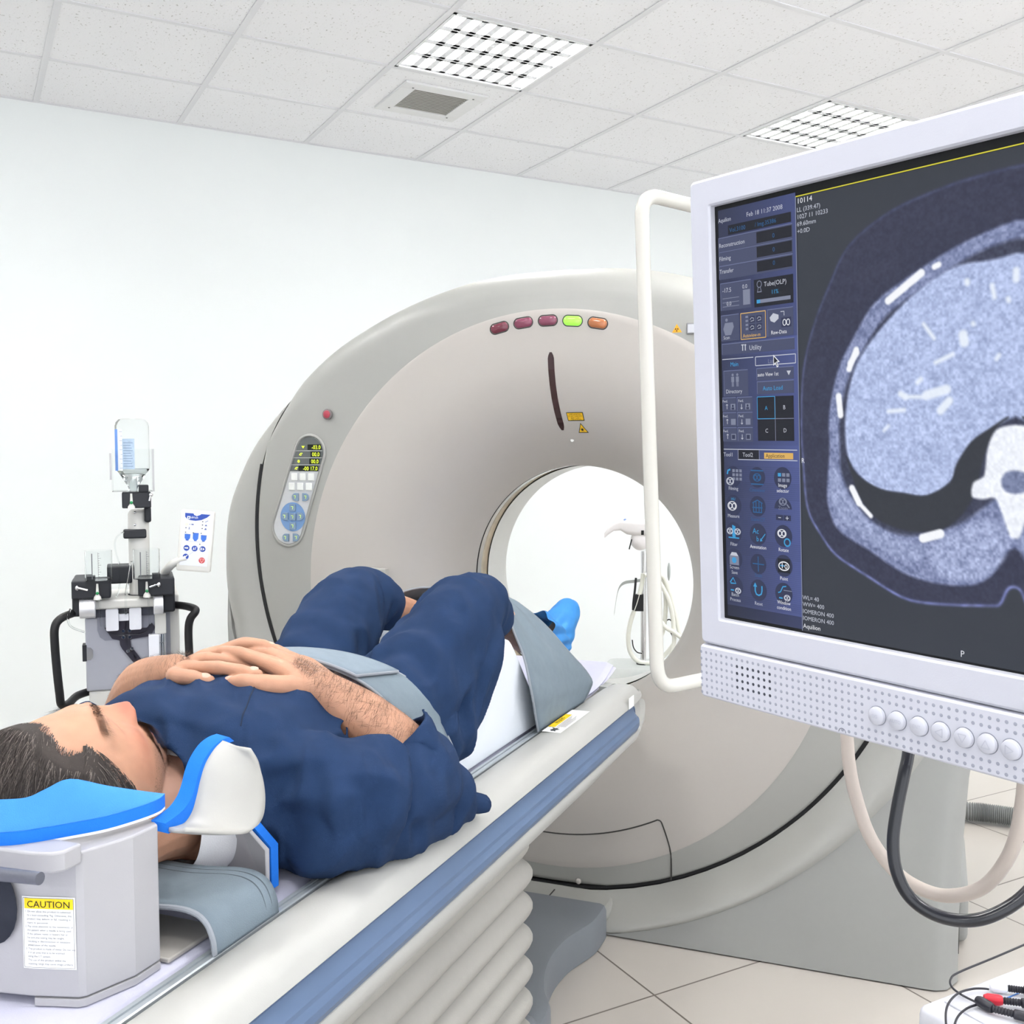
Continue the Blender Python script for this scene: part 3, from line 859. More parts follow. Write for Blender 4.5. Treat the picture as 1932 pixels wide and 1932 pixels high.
part('speaker_holes', gd, mat('speaker_hole_dark', (62, 64, 76), 0.8, var=0.0), monitor)
for k, a in enumerate(BTN):
    g = G(); Mb = Matrix.Translation((a/1000, -0.0055, -0.367)) @ Matrix.Rotation(PI/2, 4, 'X')
    g.lathe([(0.0066, 0.0), (0.0066, 0.0003), (0.0062, 0.0006), (0.0062, 0.0022), (0.0055, 0.0029), (0.0005, 0.0031)], Mb, 32, cap1=True)
    b_ = part('button', g, M_BEZ2, monitor, sharp=50)
    g = G(); g.tube([(a/1000 + 0.0066*math.cos(2*PI*q/32), -0.0056, -0.367 + 0.0066*math.sin(2*PI*q/32)) for q in range(32)], 0.00032, 6, closed=True); part('button_gap', g, mat('gap_grey', (120, 122, 134), 0.7, var=0.0), b_)
    g = G(); f_ = lambda u, v, a=a: ((a + u)/1000, -0.0088, -(367 - v)/1000)
    if k < 3: lettering(g, ('SIG.', 'AUTO', 'ENT.')[k], 3.6, lambda u, v, f_=f_: f_(u, v - 1.2), 'CENTER', 0.9)
    else:
        w = 2.6; tri = {3: [(-w, 0), (w, w*1.1), (w, -w*1.1)], 4: [(-w*1.1, w), (w*1.1, w), (0, -w)], 5: [(-w*1.1, -w), (w*1.1, -w), (0, w)], 6: [(w, 0), (-w, w*1.1), (-w, -w*1.1)]}[k]
        for q in range(3): stroke(g, [tri[q], tri[(q+1) % 3]], 0.45, f_)
    part('button_mark', g, mat('mark_grey', (178, 180, 192), 0.6, var=0.0), b_)
g = G(); g.tube([((116.5 + 3*math.cos(PI*q/12))/1000, -0.0056, -(386.0 - 3*math.sin(PI*q/12))/1000) for q in range(13)], 0.0003, 6); part('power_lamp_outline', g, MATS['gap_grey'], monitor)

# screen picture: a slice image as vertex colours on a fine grid
def pip(poly, X, Y):
    inside = np.zeros(X.shape, bool); n = len(poly)
    for i in range(n):
        x0, y0 = poly[i]; x1, y1 = poly[(i+1) % n]
        c = ((y0 > Y) != (y1 > Y))
        with np.errstate(divide='ignore', invalid='ignore'):
            xi = (x1 - x0)*(Y - y0)/(y1 - y0 + 1e-12) + x0
        inside ^= c & (X < xi)
    return inside
def sd(poly, X, Y):
    d = np.full(X.shape, 1e9); n = len(poly)
    for i in range(n):
        x0, y0 = poly[i]; x1, y1 = poly[(i+1) % n]
        dx, dy = x1-x0, y1-y0; L = dx*dx + dy*dy + 1e-12
        t = np.clip(((X-x0)*dx + (Y-y0)*dy)/L, 0, 1)
        d = np.minimum(d, (X-x0-t*dx)**2 + (Y-y0-t*dy)**2)
    d = np.sqrt(d)
    return np.where(pip(poly, X, Y), -d, d)
def sp2(pts, n=4): return [(p.x, p.y) for p in spline([(a, b, 0) for a, b in pts], n, True)]
NXG, NYG = 470, 455
ga = np.linspace(77.8, SW, NXG); gbb = np.linspace(5.6, SH, NYG)
AA, BB = np.meshgrid(ga, gbb)
AM = np.where(AA > 240.0, 480.0 - AA, AA)
rng = np.random.RandomState(3)
def nz(scale, seed):
    r = np.random.RandomState(seed); h, w = int(320/scale) + 3, int(330/scale) + 3
    f = r.rand(h, w); u = (AA - 77)/scale; v = BB/scale
    i = np.clip(v.astype(int), 0, h-2); j = np.clip(u.astype(int), 0, w-2); fu = u - j; fv = v - i
    fu = fu*fu*(3-2*fu); fv = fv*fv*(3-2*fv)
    return f[i, j]*(1-fu)*(1-fv) + f[i, j+1]*fu*(1-fv) + f[i+1, j]*(1-fu)*fv + f[i+1, j+1]*fu*fv - 0.5
N1 = nz(1.5, 1)*0.7 + nz(2.6, 2)*0.6; N2 = nz(5.0, 4) ; N3 = nz(12.0, 5)
img = np.empty(AA.shape + (3,)); img[:] = (50, 55, 64)
def blend(poly, col, soft=0.8, noise=0.0, nn=None, mirror=True, P=None):
    d = poly if P is not None else sd(sp2(poly), AM if mirror else AA, BB)
    w = np.clip(0.5 - d/(2*soft), 0, 1)[..., None]
    c = np.array(col, float)[None, None, :]*np.ones_like(img)
    if noise: c = c + ((N1 if nn is None else nn)*noise)[..., None]
    img[:] = img*(1-w) + c*w
    return d
BODY = [(262.0, 16.0), (246.0, 16.0), (217.9, 16.9), (193.3, 19.3), (155.3, 27.2), (121.9, 44.3), (103.9, 70.6), (89.6, 98.5), (80.6, 127.9), (77.9, 166.0), (79.2, 196.8), (82.4, 227.6), (94.0, 246.2), (107.7, 260.4), (132.1, 272.0), (161.4, 284.2), (185.2, 285.6), (222.0, 282.0), (231.4, 279.7), (236.5, 269.9), (240.9, 268.0), (246.6, 268.8), (262.0, 268.8)]
d = blend(BODY, (50, 53, 76), 0.8, 16)
skin_ = np.exp(-((d + 1.2)/1.1)**2)*np.clip((BB - 20)/260, 0.25, 1.0)*0.9
img += (skin_*(1 + N2*0.8))[..., None]*(np.array((105, 110, 140)) - 40)
FAT = [(262.0, 47.0), (246.0, 47.0), (221.4, 51.6), (196.9, 59.1), (170.7, 70.5), (142.6, 85.4), (125.4, 106.6), (111.9, 128.5), (103.7, 158.8), (103.6, 184.9), (101.7, 203.8), (101.4, 222.7), (110.3, 241.2), (136.6, 254.0), (161.5, 266.1), (185.2, 270.6), (211.3, 269.3), (225.5, 260.9), (233.3, 247.3), (240, 243), (246, 240), (262.0, 240)]
dF = blend(FAT, (128, 138, 176), 1.2, 62)
INN = [(262.0, 58.0), (246.0, 58.0), (221.4, 61.6), (200.9, 69.1), (176.7, 81.0), (150.6, 95.4), (132.4, 116.6), (119.9, 136.5), (112.7, 160.8), (112.6, 184.9), (113.7, 200.8), (123.4, 218.7), (140.3, 234.2), (165.6, 241.0), (200.5, 232.1), (225, 215), (246, 200), (262.0, 200)]
dI = blend(INN, (58, 62, 84), 1.6, 26)
MUS = [(205.0, 233.0), (219.0, 226.0), (231.0, 229.0), (236.5, 240.0), (231.0, 253.0), (219.0, 264.0), (200.0, 267.0), (186.0, 262.0), (181.0, 250.0), (190.0, 240.0)]
blend(MUS, (160, 171, 208), 2.2, 70)
MU2 = [(104.0, 200.0), (110.0, 199.0), (118.0, 217.0), (136.0, 233.0), (160.0, 243.5), (178.0, 247.0), (176.0, 256.0), (158.0, 257.0), (134.0, 246.0), (112.0, 232.0), (104.0, 216.0)]
blend(MU2, (150, 161, 198), 1.6, 60)
LIV = [(262.0, 66.0), (247.2, 66.0), (224.8, 68.7), (204.0, 69.0), (185.8, 75.4), (162.8, 89.5), (138.1, 111.6), (124.5, 131.1), (117.6, 159.0), (118.2, 184.8), (125.2, 198.5), (141.3, 210.0), (161.9, 212.7), (181.6, 213.6), (197.7, 203.5), (205.2, 190.5), (214.0, 177.5), (226.1, 169.4), (236.3, 164.7), (247.8, 160.1), (262.0, 160.1)]
blend(LIV, (178, 192, 230), 1.2, 46)
img += (np.clip(-sd(sp2(LIV), AM, BB)/12, 0, 1)*N2*14)[..., None]
LUNG = [(118.2, 189.2), (126.4, 201.3), (145.5, 210.5), (165.0, 212.8), (179.7, 213.4), (196.7, 204.5), (201.4, 192.6), (211.2, 178.5), (223.0, 170.5), (233.9, 163.6), (235.3, 164.3), (228.6, 169.4), (222.4, 181.3), (218.3, 193.5), (214.8, 208.8), (205.8, 224.0), (192.9, 234.1), (178.0, 237.5), (161.7, 237.1), (141.1, 230.4), (127.2, 213.9)]
blend(LUNG, (48, 52, 60), 0.9, 4)
SPI = [(262.0, 168.0), (240.0, 168.0), (228.0, 171.0), (222.5, 182.0), (221.0, 194.0), (219.5, 200.0), (213.0, 204.0), (212.0, 212.5), (219.0, 214.0), (227.0, 213.0), (231.0, 220.0), (235.0, 231.0), (237.2, 236.0), (240.0, 237.0), (246, 236), (262.0, 236)]
blend(SPI, (242, 246, 255), 1.0, 26)
CAN = [(240.0, 195.5), (234.0, 197.0), (231.2, 202.0), (233.0, 207.5), (238.0, 209.5), (246.0, 209.0), (246.0, 196.0)]
blend(CAN, (120, 130, 164), 1.0, 40)
def bar(a0, b0, a1, b1, w, col=(248, 250, 255), soft=0.7, mirror=True):
    X = AM if mirror else AA; dx, dy = a1-a0, b1-b0; L = dx*dx + dy*dy + 1e-9
    t = np.clip(((X-a0)*dx + (BB-b0)*dy)/L, 0, 1)
    d = np.hypot(X-a0-t*dx, BB-b0-t*dy) - w
    blend(d, col, soft, 6, P=True)
bar(152.5, 85.5, 177.0, 70.6, 2.6); bar(186.4, 67.9, 189.3, 67.0, 1.9); bar(121.8, 124.8, 127.6, 118.0, 2.0); bar(121.0, 128.5, 127.0, 116.0, 2.2); bar(112.0, 147.0, 113.4, 160.0, 2.4)
bar(122.3, 211.0, 128.0, 221.0, 2.4); bar(128.0, 221.0, 137.5, 229.5, 1.6); bar(177.5, 241.8, 190.0, 237.8, 3.0)
for a0, b0, a1, b1, w in ((180.5, 148.5, 194.5, 145.3, 3.0), (190.5, 158.5, 196.5, 152.5, 2.6), (161.5, 147.0, 165.0, 149.0, 2.0), (165, 149, 180, 149.5, 1.2), (206.0, 112.0, 206.8, 116.5, 3.0), (152.0, 158.3, 164.0, 157.6, 1.3), (187.0, 128.0, 199.0, 123.5, 1.3), (240.0, 77.0, 240.0, 82.0, 2.0), (225.0, 84.0, 226.5, 91.0, 1.4), (208.6, 79.5, 208.8, 80.5, 1.8), (212.5, 105.5, 213.0, 106, 1.3), (174.0, 140.0, 176.5, 138.0, 1.5), (178.5, 103.0, 186.0, 112.5, 1.2), (235.0, 93.0, 235.5, 94.0, 1.4), (228.0, 128.0, 229.5, 126.0, 1.2), (148.5, 171.0, 152.0, 168.0, 1.0)):
    bar(a0, b0, a1, b1, w, (232, 240, 252), 1.1, mirror=False)
img = np.clip(img, 0, 255)/255.0
def srgb2lin(c): return np.where(c <= 0.04045, c/12.92, ((c + 0.055)/1.055)**2.4)
def colour_grid(name, A, B, colr, lift, m, parent):
    ny, nx = A.shape
    base = tbase(parent)
    co = np.empty((ny*nx, 3)); co[:, 0] = A.ravel()/1000 - base.x; co[:, 1] = -lift/1000 - base.y; co[:, 2] = -B.ravel()/1000 - base.z
    idx = np.arange(ny*nx).reshape(ny, nx)
    q = np.stack([idx[:-1, :-1], idx[1:, :-1], idx[1:, 1:], idx[:-1, 1:]], -1).reshape(-1, 4)
    me = bpy.data.meshes.new(name)
    me.vertices.add(ny*nx); me.vertices.foreach_set('co', co.ravel())
    me.loops.add(q.size); me.loops.foreach_set('vertex_index', q.ravel().astype(np.int32))
    me.polygons.add(len(q)); me.polygons.foreach_set('loop_start', np.arange(0, q.size, 4, dtype=np.int32))
    me.update(calc_edges=True)
    at = me.color_attributes.new('picture', 'FLOAT_COLOR', 'POINT')
    c4 = np.ones((ny*nx, 4), np.float32); c4[:, :3] = srgb2lin(colr).reshape(-1, 3); at.data.foreach_set('color', c4.ravel())
    me.materials.append(m)
    o = bpy.data.objects.new(name, me); COL.objects.link(o); o.parent = parent
    return o
def screen_material():
    m = bpy.data.materials.new('screen_picture'); m.use_nodes = True
    nt = m.node_tree; b = nt.nodes['Principled BSDF']
    b.inputs['Base Color'].default_value = (0.01, 0.01, 0.012, 1); b.inputs['Roughness'].default_value = 0.35
    b.inputs['Specular IOR Level'].default_value = 0.2
    a = nt.nodes.new('ShaderNodeAttribute'); a.attribute_name = 'picture'
    nt.links.new(a.outputs['Color'], b.inputs['Emission Color']); b.inputs['Emission Strength'].default_value = SCR_E*0.97
    return m
M_PIC = screen_material()
g = G(); flat_rect(g, -1.6, -1.6, SW + 1.6, SH + 1.6, mm(-1.2)); screen = part('screen', g, mat('screen_black_glass', (16, 17, 20), 0.3, var=0.0, spec=0.3), monitor)
colour_grid('slice_image', AA, BB, img, -0.9, M_PIC, screen)
# control column: violet-blue gradient with fine lines
pa, pb = np.meshgrid(np.linspace(2.2, 77.0, 40), np.linspace(2.0, SH - 1.0, 640))
pc = np.empty(pa.shape + (3,)); pc[:] = (72, 82, 128)
tcol = np.clip((pa - 2)/75, 0, 1)[..., None]; pc = pc*(1 - 0.30*(1 - tcol)) + np.array((6, 8, 20))*tcol
stripe = (np.sin(pb*2*PI/1.5) > 0.2) & (pb > 197) & (pb < 308); pc[stripe] *= 0.90
pc[(pb < 102)] *= 0.84; pc[pb > 309] *= 0.66; pc[(pb > 113) & (pb < 182)] *= 0.94
colour_grid('control_column', pa, pb, np.clip(pc, 0, 255)/255.0, -0.8, M_PIC, screen)
def emat(name, rgb): 
    return mat(name, rgb, 0.5, var=0.0, emit=SCR_E*0.95, spec=0.1)
def escr(name, rgb):
    m = emat(name, rgb); m.node_tree.nodes['Principled BSDF'].inputs['Base Color'].default_value = (0.01, 0.01, 0.012, 1)
    return m
E_W = escr('glow_white', (196, 200, 212)); E_WB = escr('glow_bright_white', (236, 238, 244)); E_B = escr('glow_cyan', (62, 158, 214)); E_DB = escr('glow_dull_blue', (44, 98, 150)); E_O = escr('glow_amber', (222, 178, 96)); E_K = escr('glow_black', (32, 34, 42)); E_BT = escr('glow_button', (74, 80, 108)); E_BD = escr('glow_button_dark', (52, 58, 86)); E_HL = escr('glow_button_edge', (112, 120, 156)); E_Y = escr('glow_yellow', (214, 206, 60)); E_GY = escr('glow_grey', (128, 134, 156))
L0, L1, L2, L3 = mm(-0.70), mm(-0.60), mm(-0.50), mm(-0.40)
scr = {k: G() for k in ('field_print', 'button_print', 'edge_print', 'white_lettering', 'bright_lettering', 'blue_lettering', 'amber_print', 'yellow_line', 'grey_print_marks', 'icon_print', 'dull_blue_lettering')}
def tx(key, s_, a, b, size, al='LEFT', sq=0.95): lettering(scr[key], s_, size, lambda u, v: L2(a + u, b - v), al, sq)
def field(a0, b0, a1, b1): flat_rect(scr['field_print'], a0, b0, a1, b1, L1)
def btn(a0, b0, a1, b1):
    flat_rect(scr['edge_print'], a0 - 0.4, b0 - 0.5, a1, b1, mm(-0.66)); flat_rect(scr['button_print'], a0, b0, a1 + 0.3, b1 + 0.3, mm(-0.64))
def line(key, pts, w=0.5, f=None): stroke(scr[key], pts, w, f or L2)
line('yellow_line', [(77.4, 5.0), (SW, 5.0)], 0.8); line('grey_print_marks', [(77.3, 5.0), (77.3, SH)], 0.8)
tx('white_lettering', 'Aquilion', 2.4, 11.4, 4.6, sq=0.85); tx('white_lettering', 'Feb 18 11:37 2008', 31.0, 11.3, 4.7, sq=0.98)
field(12.2, 14.6, 73, 21.6); tx('dull_blue_lettering', 'Vol.3100', 13.7, 20.0, 4.6, sq=0.98); tx('dull_blue_lettering', '/ Img.35386', 39.0, 19.8, 4.4, sq=0.98)
for (nm, b0, b1, tb) in (('Reconstruction', 24.0, 32.0, 30.2), ('Filming', 34.6, 42.4, 40.2), ('Transfer', 45.2, 52.9, 49.8)):
    btn(2.4, b0 - 0.8, 73.8, b1 + 1.2); field(40.3, b0, 73.3, b1); tx('white_lettering', nm, 0.9 + 1.6, tb, 4.6, sq=0.92); tx('dull_blue_lettering', '0', 55.5, tb, 4.6)
btn(3.2, 57.6, 33.8, 77.8); tx('white_lettering', '-17.5', 5.0, 64.4, 4.8); tx('white_lettering', '0.0', 25.4, 63.4, 4.4); flat_rect(scr['grey_print_marks'], 26.0, 64.4, 33.0, 75.6, L2); tx('white_lettering', '0.0', 9.0, 74.6, 4.4)
for q in range(3): line('grey_print_marks', [(5, 69.0 + q*3.1), (22, 69.0 + q*3.1)], 0.5)
field(37.0, 58.3, 74.0, 78.6); tx('white_lettering', 'Tube(OLP)', 46.6, 64.2, 4.8, sq=0.98); tx('blue_lettering', '11%', 53.4, 70.4, 4.4)
for q in range(12): line('grey_print_marks', [(42.2 + 2.2*math.cos(2*PI*q/12), 62.0 + 2.4*math.sin(2*PI*q/12)), (42.2 + 2.2*math.cos(2*PI*(q+1)/12), 62.0 + 2.4*math.sin(2*PI*(q+1)/12))], 0.6)
line('grey_print_marks', [(40.0, 67.6), (44.4, 67.6)], 0.7); line('grey_print_marks', [(41.2, 64.2), (40.4, 67.2)], 0.5); line('grey_print_marks', [(43.2, 64.2), (44.0, 67.2)], 0.5)
flat_rect(scr['grey_print_marks'], 39.5, 73.2, 71.4, 75.9, mm(-0.55)); flat_rect(scr['blue_lettering'], 39.5, 73.2, 42.9, 75.9, L3)
btn(3.3, 82.0, 21.2, 101.2); btn(23.2, 81.9, 47.6, 101.3); btn(49.6, 81.8, 73.3, 101.2)
tx('white_lettering', 'Scan', 5.0, 100.0, 3.8); tx('amber_print', 'Autoview-m', 25.0, 100.0, 3.9, sq=0.9); tx('bright_lettering', 'Raw-Data', 52.6, 99.8, 3.9)
for p_, q_ in (((23.2, 81.9), (47.6, 81.9)), ((47.6, 81.9), (47.6, 101.3)), ((47.6, 101.3), (23.2, 101.3)), ((23.2, 101.3), (23.2, 81.9))): line('amber_print', [p_, q_], 0.6)
flat(scr['grey_print_marks'], [(5, 92), (7, 87.5), (15, 87.5), (16, 91), (13, 97), (7, 97)], L2); flat_disc(scr['grey_print_marks'], 8.6, 85.4, 1.3, L2, 12)
for qx in (31.5, 38.5):
    for qy in (84.6, 90.6):
        flat_rect(scr['icon_print'], qx, qy, qx + 5.6, qy + 5.0, L1); line('white_lettering', [(qx + 1, qy + 2.6), (qx + 2.4, qy + 1.2), (qx + 4.4, qy + 1.6), (qx + 4.6, qy + 3.4), (qx + 1.6, qy + 3.8)], 0.4)
for q in range(4): line('grey_print_marks', [(28, 84.8 + q*3.0), (30.5, 84.8 + q*3.0)], 1.6)
flat(scr['white_lettering'], [(51.6, 87.4), (55, 84.4), (60, 86.0), (60, 88.8), (56, 91.4), (52.5, 90)], L2); line('white_lettering', [(62, 84), (65.2, 84), (65.2, 87)], 0.6); flat_rect(scr['icon_print'], 62.4, 88.4, 71.6, 95.4, L1)
for q in (0, 1):
    cx = 65.4 + 3.4*q
    for k in range(10): line('bright_lettering', [(cx + 1.5*math.cos(2*PI*k/10), 92 + 2.2*math.sin(2*PI*k/10)), (cx + 1.5*math.cos(2*PI*(k+1)/10), 92 + 2.2*math.sin(2*PI*(k+1)/10))], 0.6)
btn(3.3, 103.8, 74.0, 111.6); tx('white_lettering', 'Utility', 31.0, 109.8, 5.2); line('white_lettering', [(24.5, 105.2), (24.5, 109.8)], 0.9); line('white_lettering', [(27.2, 105.2), (27.2, 109.8)], 0.9); line('white_lettering', [(23.2, 105.4), (25.8, 105.4)], 0.8); line('white_lettering', [(26.4, 105.6), (28.0, 105.6)], 1.2)
line('white_lettering', [(3.2, 115.3), (34.9, 115.3)], 0.6); tx('blue_lettering', 'Main', 11.4, 121.0, 4.6)
for p_, q_ in (((37, 115.3), (75, 115.3)), ((75, 115.3), (75, 121.8)), ((75, 121.8), (37, 121.8)), ((37, 121.8), (37, 115.3))): line('white_lettering', [p_, q_], 0.6)
tx('grey_print_marks', 'Last', 49.0, 120.6, 4.4)
flat(scr['bright_lettering'], [(54.5, 114.6), (54.5, 122.8), (56.4, 121.2), (57.8, 124.2), (59.4, 123.4), (58.0, 120.6), (60.6, 120.2)], mm(-0.3)); flat(scr['field_print'], [(55.1, 116.0), (55.1, 121.4), (56.6, 120.2), (58.0, 123.2), (58.5, 122.9), (57.2, 120.0), (59.0, 119.7)], mm(-0.2))
btn(4.5, 124.5, 29.0, 143.8); tx('white_lettering', 'Directory', 6.2, 141.6, 4.3, sq=0.98)
for cx in (13.6, 18.4):
    flat_disc(scr['grey_print_marks'], cx, 127.6, 1.1, L2, 10); flat_rect(scr['grey_print_marks'], cx - 1.5, 129.0, cx + 1.5, 133.0, L2); flat_rect(scr['grey_print_marks'], cx - 1.0, 133.0, cx - 0.15, 136.6, L2); flat_rect(scr['grey_print_marks'], cx + 0.15, 133.0, cx + 1.0, 136.6, L2)
btn(38.1, 124.3, 72.8, 132.7); tx('bright_lettering', 'auto View 1st', 38.8, 130.0, 4.0, sq=0.9); flat(scr['white_lettering'], [(66.6, 127.0), (70.6, 127.0), (68.6, 130.4)], L2)
btn(38.2, 134.2, 72.8, 143.0); tx('blue_lettering', 'Auto Load', 43.6, 140.6, 4.7)
field(37.9, 145.2, 72.6, 178.3)
for k, (s_, a, b) in enumerate((('A', 45.2, 155.2), ('B', 62.6, 155.0), ('C', 45.2, 172.2), ('D', 62.6, 172.0))): tx('blue_lettering' if k == 0 else 'white_lettering', s_, a, b, 4.4)
line('grey_print_marks', [(55.1, 145.2), (55.1, 178.3)], 0.5); line('grey_print_marks', [(37.9, 161.8), (72.6, 161.8)], 0.5)
for p_, q_ in (((38, 145.3), (55, 145.3)), ((55, 145.3), (55, 161.7)), ((55, 161.7), (38, 161.7)), ((38, 161.7), (38, 145.3))): line('blue_lettering', [p_, q_], 0.5, L3)
for r_ in range(3):
    for c_ in range(2):
        a0, b0 = 1.9 + 15.8*c_, 145.2 + 11.6*r_
        if c_ == 0: a0 = 2.6
        btn(a0, b0, 17.4 + 16.4*c_ - 1.0, b0 + 10.4); tx('white_lettering', 'Fwd.', a0 + 1.0 - 1.2*(c_ == 0), b0 + 3.4, 2.9, sq=1.0)
        line('white_lettering', [(a0 + 4.4, b0 + 5.0), (a0 + 4.4, b0 + 8.6)], 0.5); line('white_lettering', [(a0 + 3.4, b0 + (5.6 if c_ == 0 else 7.8)), (a0 + 4.4, b0 + (4.8 if c_ == 0 else 8.8)), (a0 + 5.4, b0 + (5.6 if c_ == 0 else 7.8))], 0.5)
        flat_rect(scr['grey_print_marks'], a0 + 8.2, b0 + 4.6, a0 + 13.0, b0 + 9.2, mm(-0.55))
        if r_ == 0: flat_disc(scr['icon_print'], a0 + 10.6, b0 + 6.2, 1.0, L3, 10); flat_rect(scr['icon_print'], a0 + 9.2, b0 + 7.4, a0 + 12.0, b0 + 9.0, L3)
        if r_ == 2: flat_rect(scr['icon_print'], a0 + 8.9, b0 + 5.3, a0 + 12.3, b0 + 8.5, L3)
line('white_lettering', [(2.5, 185.0), (17.4, 185.0), (17.4, 192.8), (38.8, 192.8), (38.8, 185.0), (75.2, 185.0)], 0.6); line('white_lettering', [(17.4, 185.0), (38.8, 185.0)], 0.6); line('white_lettering', [(38.8, 192.8), (75.2, 192.8)], 0.6); field(17.8, 185.4, 38.4, 192.4)
tx('white_lettering', 'Tool1', 2.2, 190.6, 4.4); tx('white_lettering', 'Tool2', 22.0, 190.6, 4.6); flat_rect(scr['amber_print'], 43.6, 187.2, 71.3, 191.8, mm(-0.55)); tx('field_print', 'Application', 45.2, 190.8, 4.2)
icons = [('Filming', 11.6, 206.4, 216.9, 'W'), ('Cinevewer', 36.2, 206.2, 217.2, 'D'), ('Image|selector', 61.0, 206.0, 212.6, 'W'), ('Measure', 11.2, 229.0, 238.6, 'W'), ('Scano.CT', 36.1, 228.4, 239.8, 'D'), ('Zoom', 60.9, 225.7, 229.6, 'H'),
         ('Filter', 10.9, 250.5, 261.0, 'W'), ('Annotation', 35.9, 250.0, 261.2, 'W'), ('Rotate', 60.8, 249.4, 261.2, 'W'), ('Screen|Save', 10.9, 271.4, 279.4, 'W'), ('Scale', 35.6, 273.1, 283.2, 'D'), ('Point', 60.6, 271.9, 283.0, 'W'), ('Batch|Process', 11.1, 293.7, 301.3, 'W'), ('Reset', 35.2, 293.6, 305.4, 'W'), ('Window|condition', 60.1, 293.2, 301.5, 'W')]
for k, (nm, a, b, tb, st) in enumerate(icons):
    if st == 'H': flat(scr['icon_print'], [(a + 8.3*math.cos(PI*q/16), b + 3.4 - 8.3*math.sin(PI*q/16)) for q in range(17)], mm(-0.6))
    else: flat_disc(scr['icon_print'], a, b, 8.3 if st != 'D' else 7.9, mm(-0.6), 32)
    for q, ln in enumerate(nm.split('|')): tx('bright_lettering' if (st == 'W' and k in (2, 7, 8, 11, 14)) else ('white_lettering' if st == 'W' else 'dull_blue_lettering' if st == 'D' else 'grey_print_marks'), ln, a, tb + 4.1*q, 3.9, 'CENTER', 0.92)
def loopline(key, cx, cy, rx, ry, w=0.7, n=14, f=None):
    for q in range(n): line(key, [(cx + rx*math.cos(2*PI*q/n), cy + ry*math.sin(2*PI*q/n)), (cx + rx*math.cos(2*PI*(q+1)/n), cy + ry*math.sin(2*PI*(q+1)/n))], w, f)
def lungs(key, cx, cy, s_=1.0):
    loopline(key, cx - 2.0*s_, cy, 1.8*s_, 2.2*s_); loopline(key, cx + 2.0*s_, cy, 1.8*s_, 2.2*s_); loopline(key, cx, cy, 4.8*s_, 3.6*s_, 0.6, 18)
for r_ in range(3):
    for c_ in range(3): flat_rect(scr['grey_print_marks'], 11.0 + 3.6*c_, 200.5 + 3.2*r_, 13.6 + 3.6*c_, 202.8 + 3.2*r_, L2)
lungs('white_lettering', 8.4, 210.0, 0.8); line('blue_lettering', [(5.6, 204.5), (6.4, 201.6), (8.8, 200.8)], 1.4)
lungs('dull_blue_lettering', 36.2, 206.2, 0.8); line('dull_blue_lettering', [(30, 201), (42.4, 201)], 1.0); line('dull_blue_lettering', [(30, 211.4), (42.4, 211.4)], 1.0)
for r_ in range(2):
    for c_ in range(3): flat_rect(scr['blue_lettering' if (r_ == 0 and c_ == 0) else 'grey_print_marks'], 56.6 + 4.0*c_, 202.2 + 4.0*r_, 59.6 + 4.0*c_, 204.8 + 4.0*r_, L2)
lungs('bright_lettering', 10.0, 229.4, 0.95); tx('blue_lettering', 'HU', 9.0, 225.0, 3.2)
for p_, q_ in (((31, 226), (36, 223.6)), ((36, 223.6), (41, 226)), ((32, 226), (32, 233)), ((40, 226), (40, 233)), ((31, 229.4), (41, 229.4)), ((34.6, 224.4), (34.6, 233)), ((37.6, 224.4), (37.6, 233)), ((31.6, 233), (40.6, 233))): line('dull_blue_lettering', [p_, q_], 0.8)
lungs('grey_print_marks', 60.9, 223.6, 0.75); line('grey_print_marks', [(64.6, 225.4), (67.0, 228.0)], 1.0)
flat_rect(scr['icon_print'], 54.0, 233.6, 60.8, 237.8, L1); flat_rect(scr['icon_print'], 61.2, 233.6, 68.2, 237.8, L1); line('white_lettering', [(56.2, 235.7), (58.8, 235.7)], 0.6); line('white_lettering', [(63.3, 235.7), (66.1, 235.7)], 0.6); line('white_lettering', [(64.7, 234.3), (64.7, 237.1)], 0.6)
lungs('white_lettering', 7.0, 249.5, 0.65); lungs('white_lettering', 15.0, 249.5, 0.65); flat(scr['blue_lettering'], [(9.5, 244.4), (12.8, 245.4), (12.8, 255.0), (9.5, 253.8)], L2); line('blue_lettering', [(5.4, 254.6), (16.6, 254.6)], 1.0)
tx('blue_lettering', 'Ac', 30.6, 249.6, 6.0); tx('blue_lettering', 'b', 34.2, 255.4, 5.6); line('blue_lettering', [(43.2, 249.2), (38.6, 254.4)], 0.7); flat(scr['blue_lettering'], [(37.8, 255.4), (38.4, 252.8), (40.4, 254.8)], L2)
lungs('bright_lettering', 59.4, 247.6, 0.85)
loopline('blue_lettering', 64.4, 254.0, 2.8, 2.8, 1.1, 12)
flat_rect(scr['grey_print_marks'], 6.0, 269.2, 15.8, 276.2, L2); flat(scr['white_lettering'], [(6.4, 269.0), (8.4, 266.2), (13.2, 266.2), (15.4, 269.0)], L2); flat_disc(scr['blue_lettering'], 10.9, 272.4, 2.4, L3, 14)
line('dull_blue_lettering', [(30.0, 273.1), (41.4, 273.1)], 0.8); line('dull_blue_lettering', [(35.6, 267.2), (35.6, 279.0)], 0.8)
flat_rect(scr['field_print'], 55.0, 266.6, 66.6, 277.2, mm(-0.56)); loopline('bright_lettering', 60.8, 272.2, 4.9, 3.2, 0.9, 18); line('blue_lettering', [(57.2, 272), (61.2, 272)], 1.0); line('bright_lettering', [(59.2, 270), (59.2, 274)], 0.7); loopline('bright_lettering', 62.8, 272.4, 1.1, 1.5, 0.6, 10)
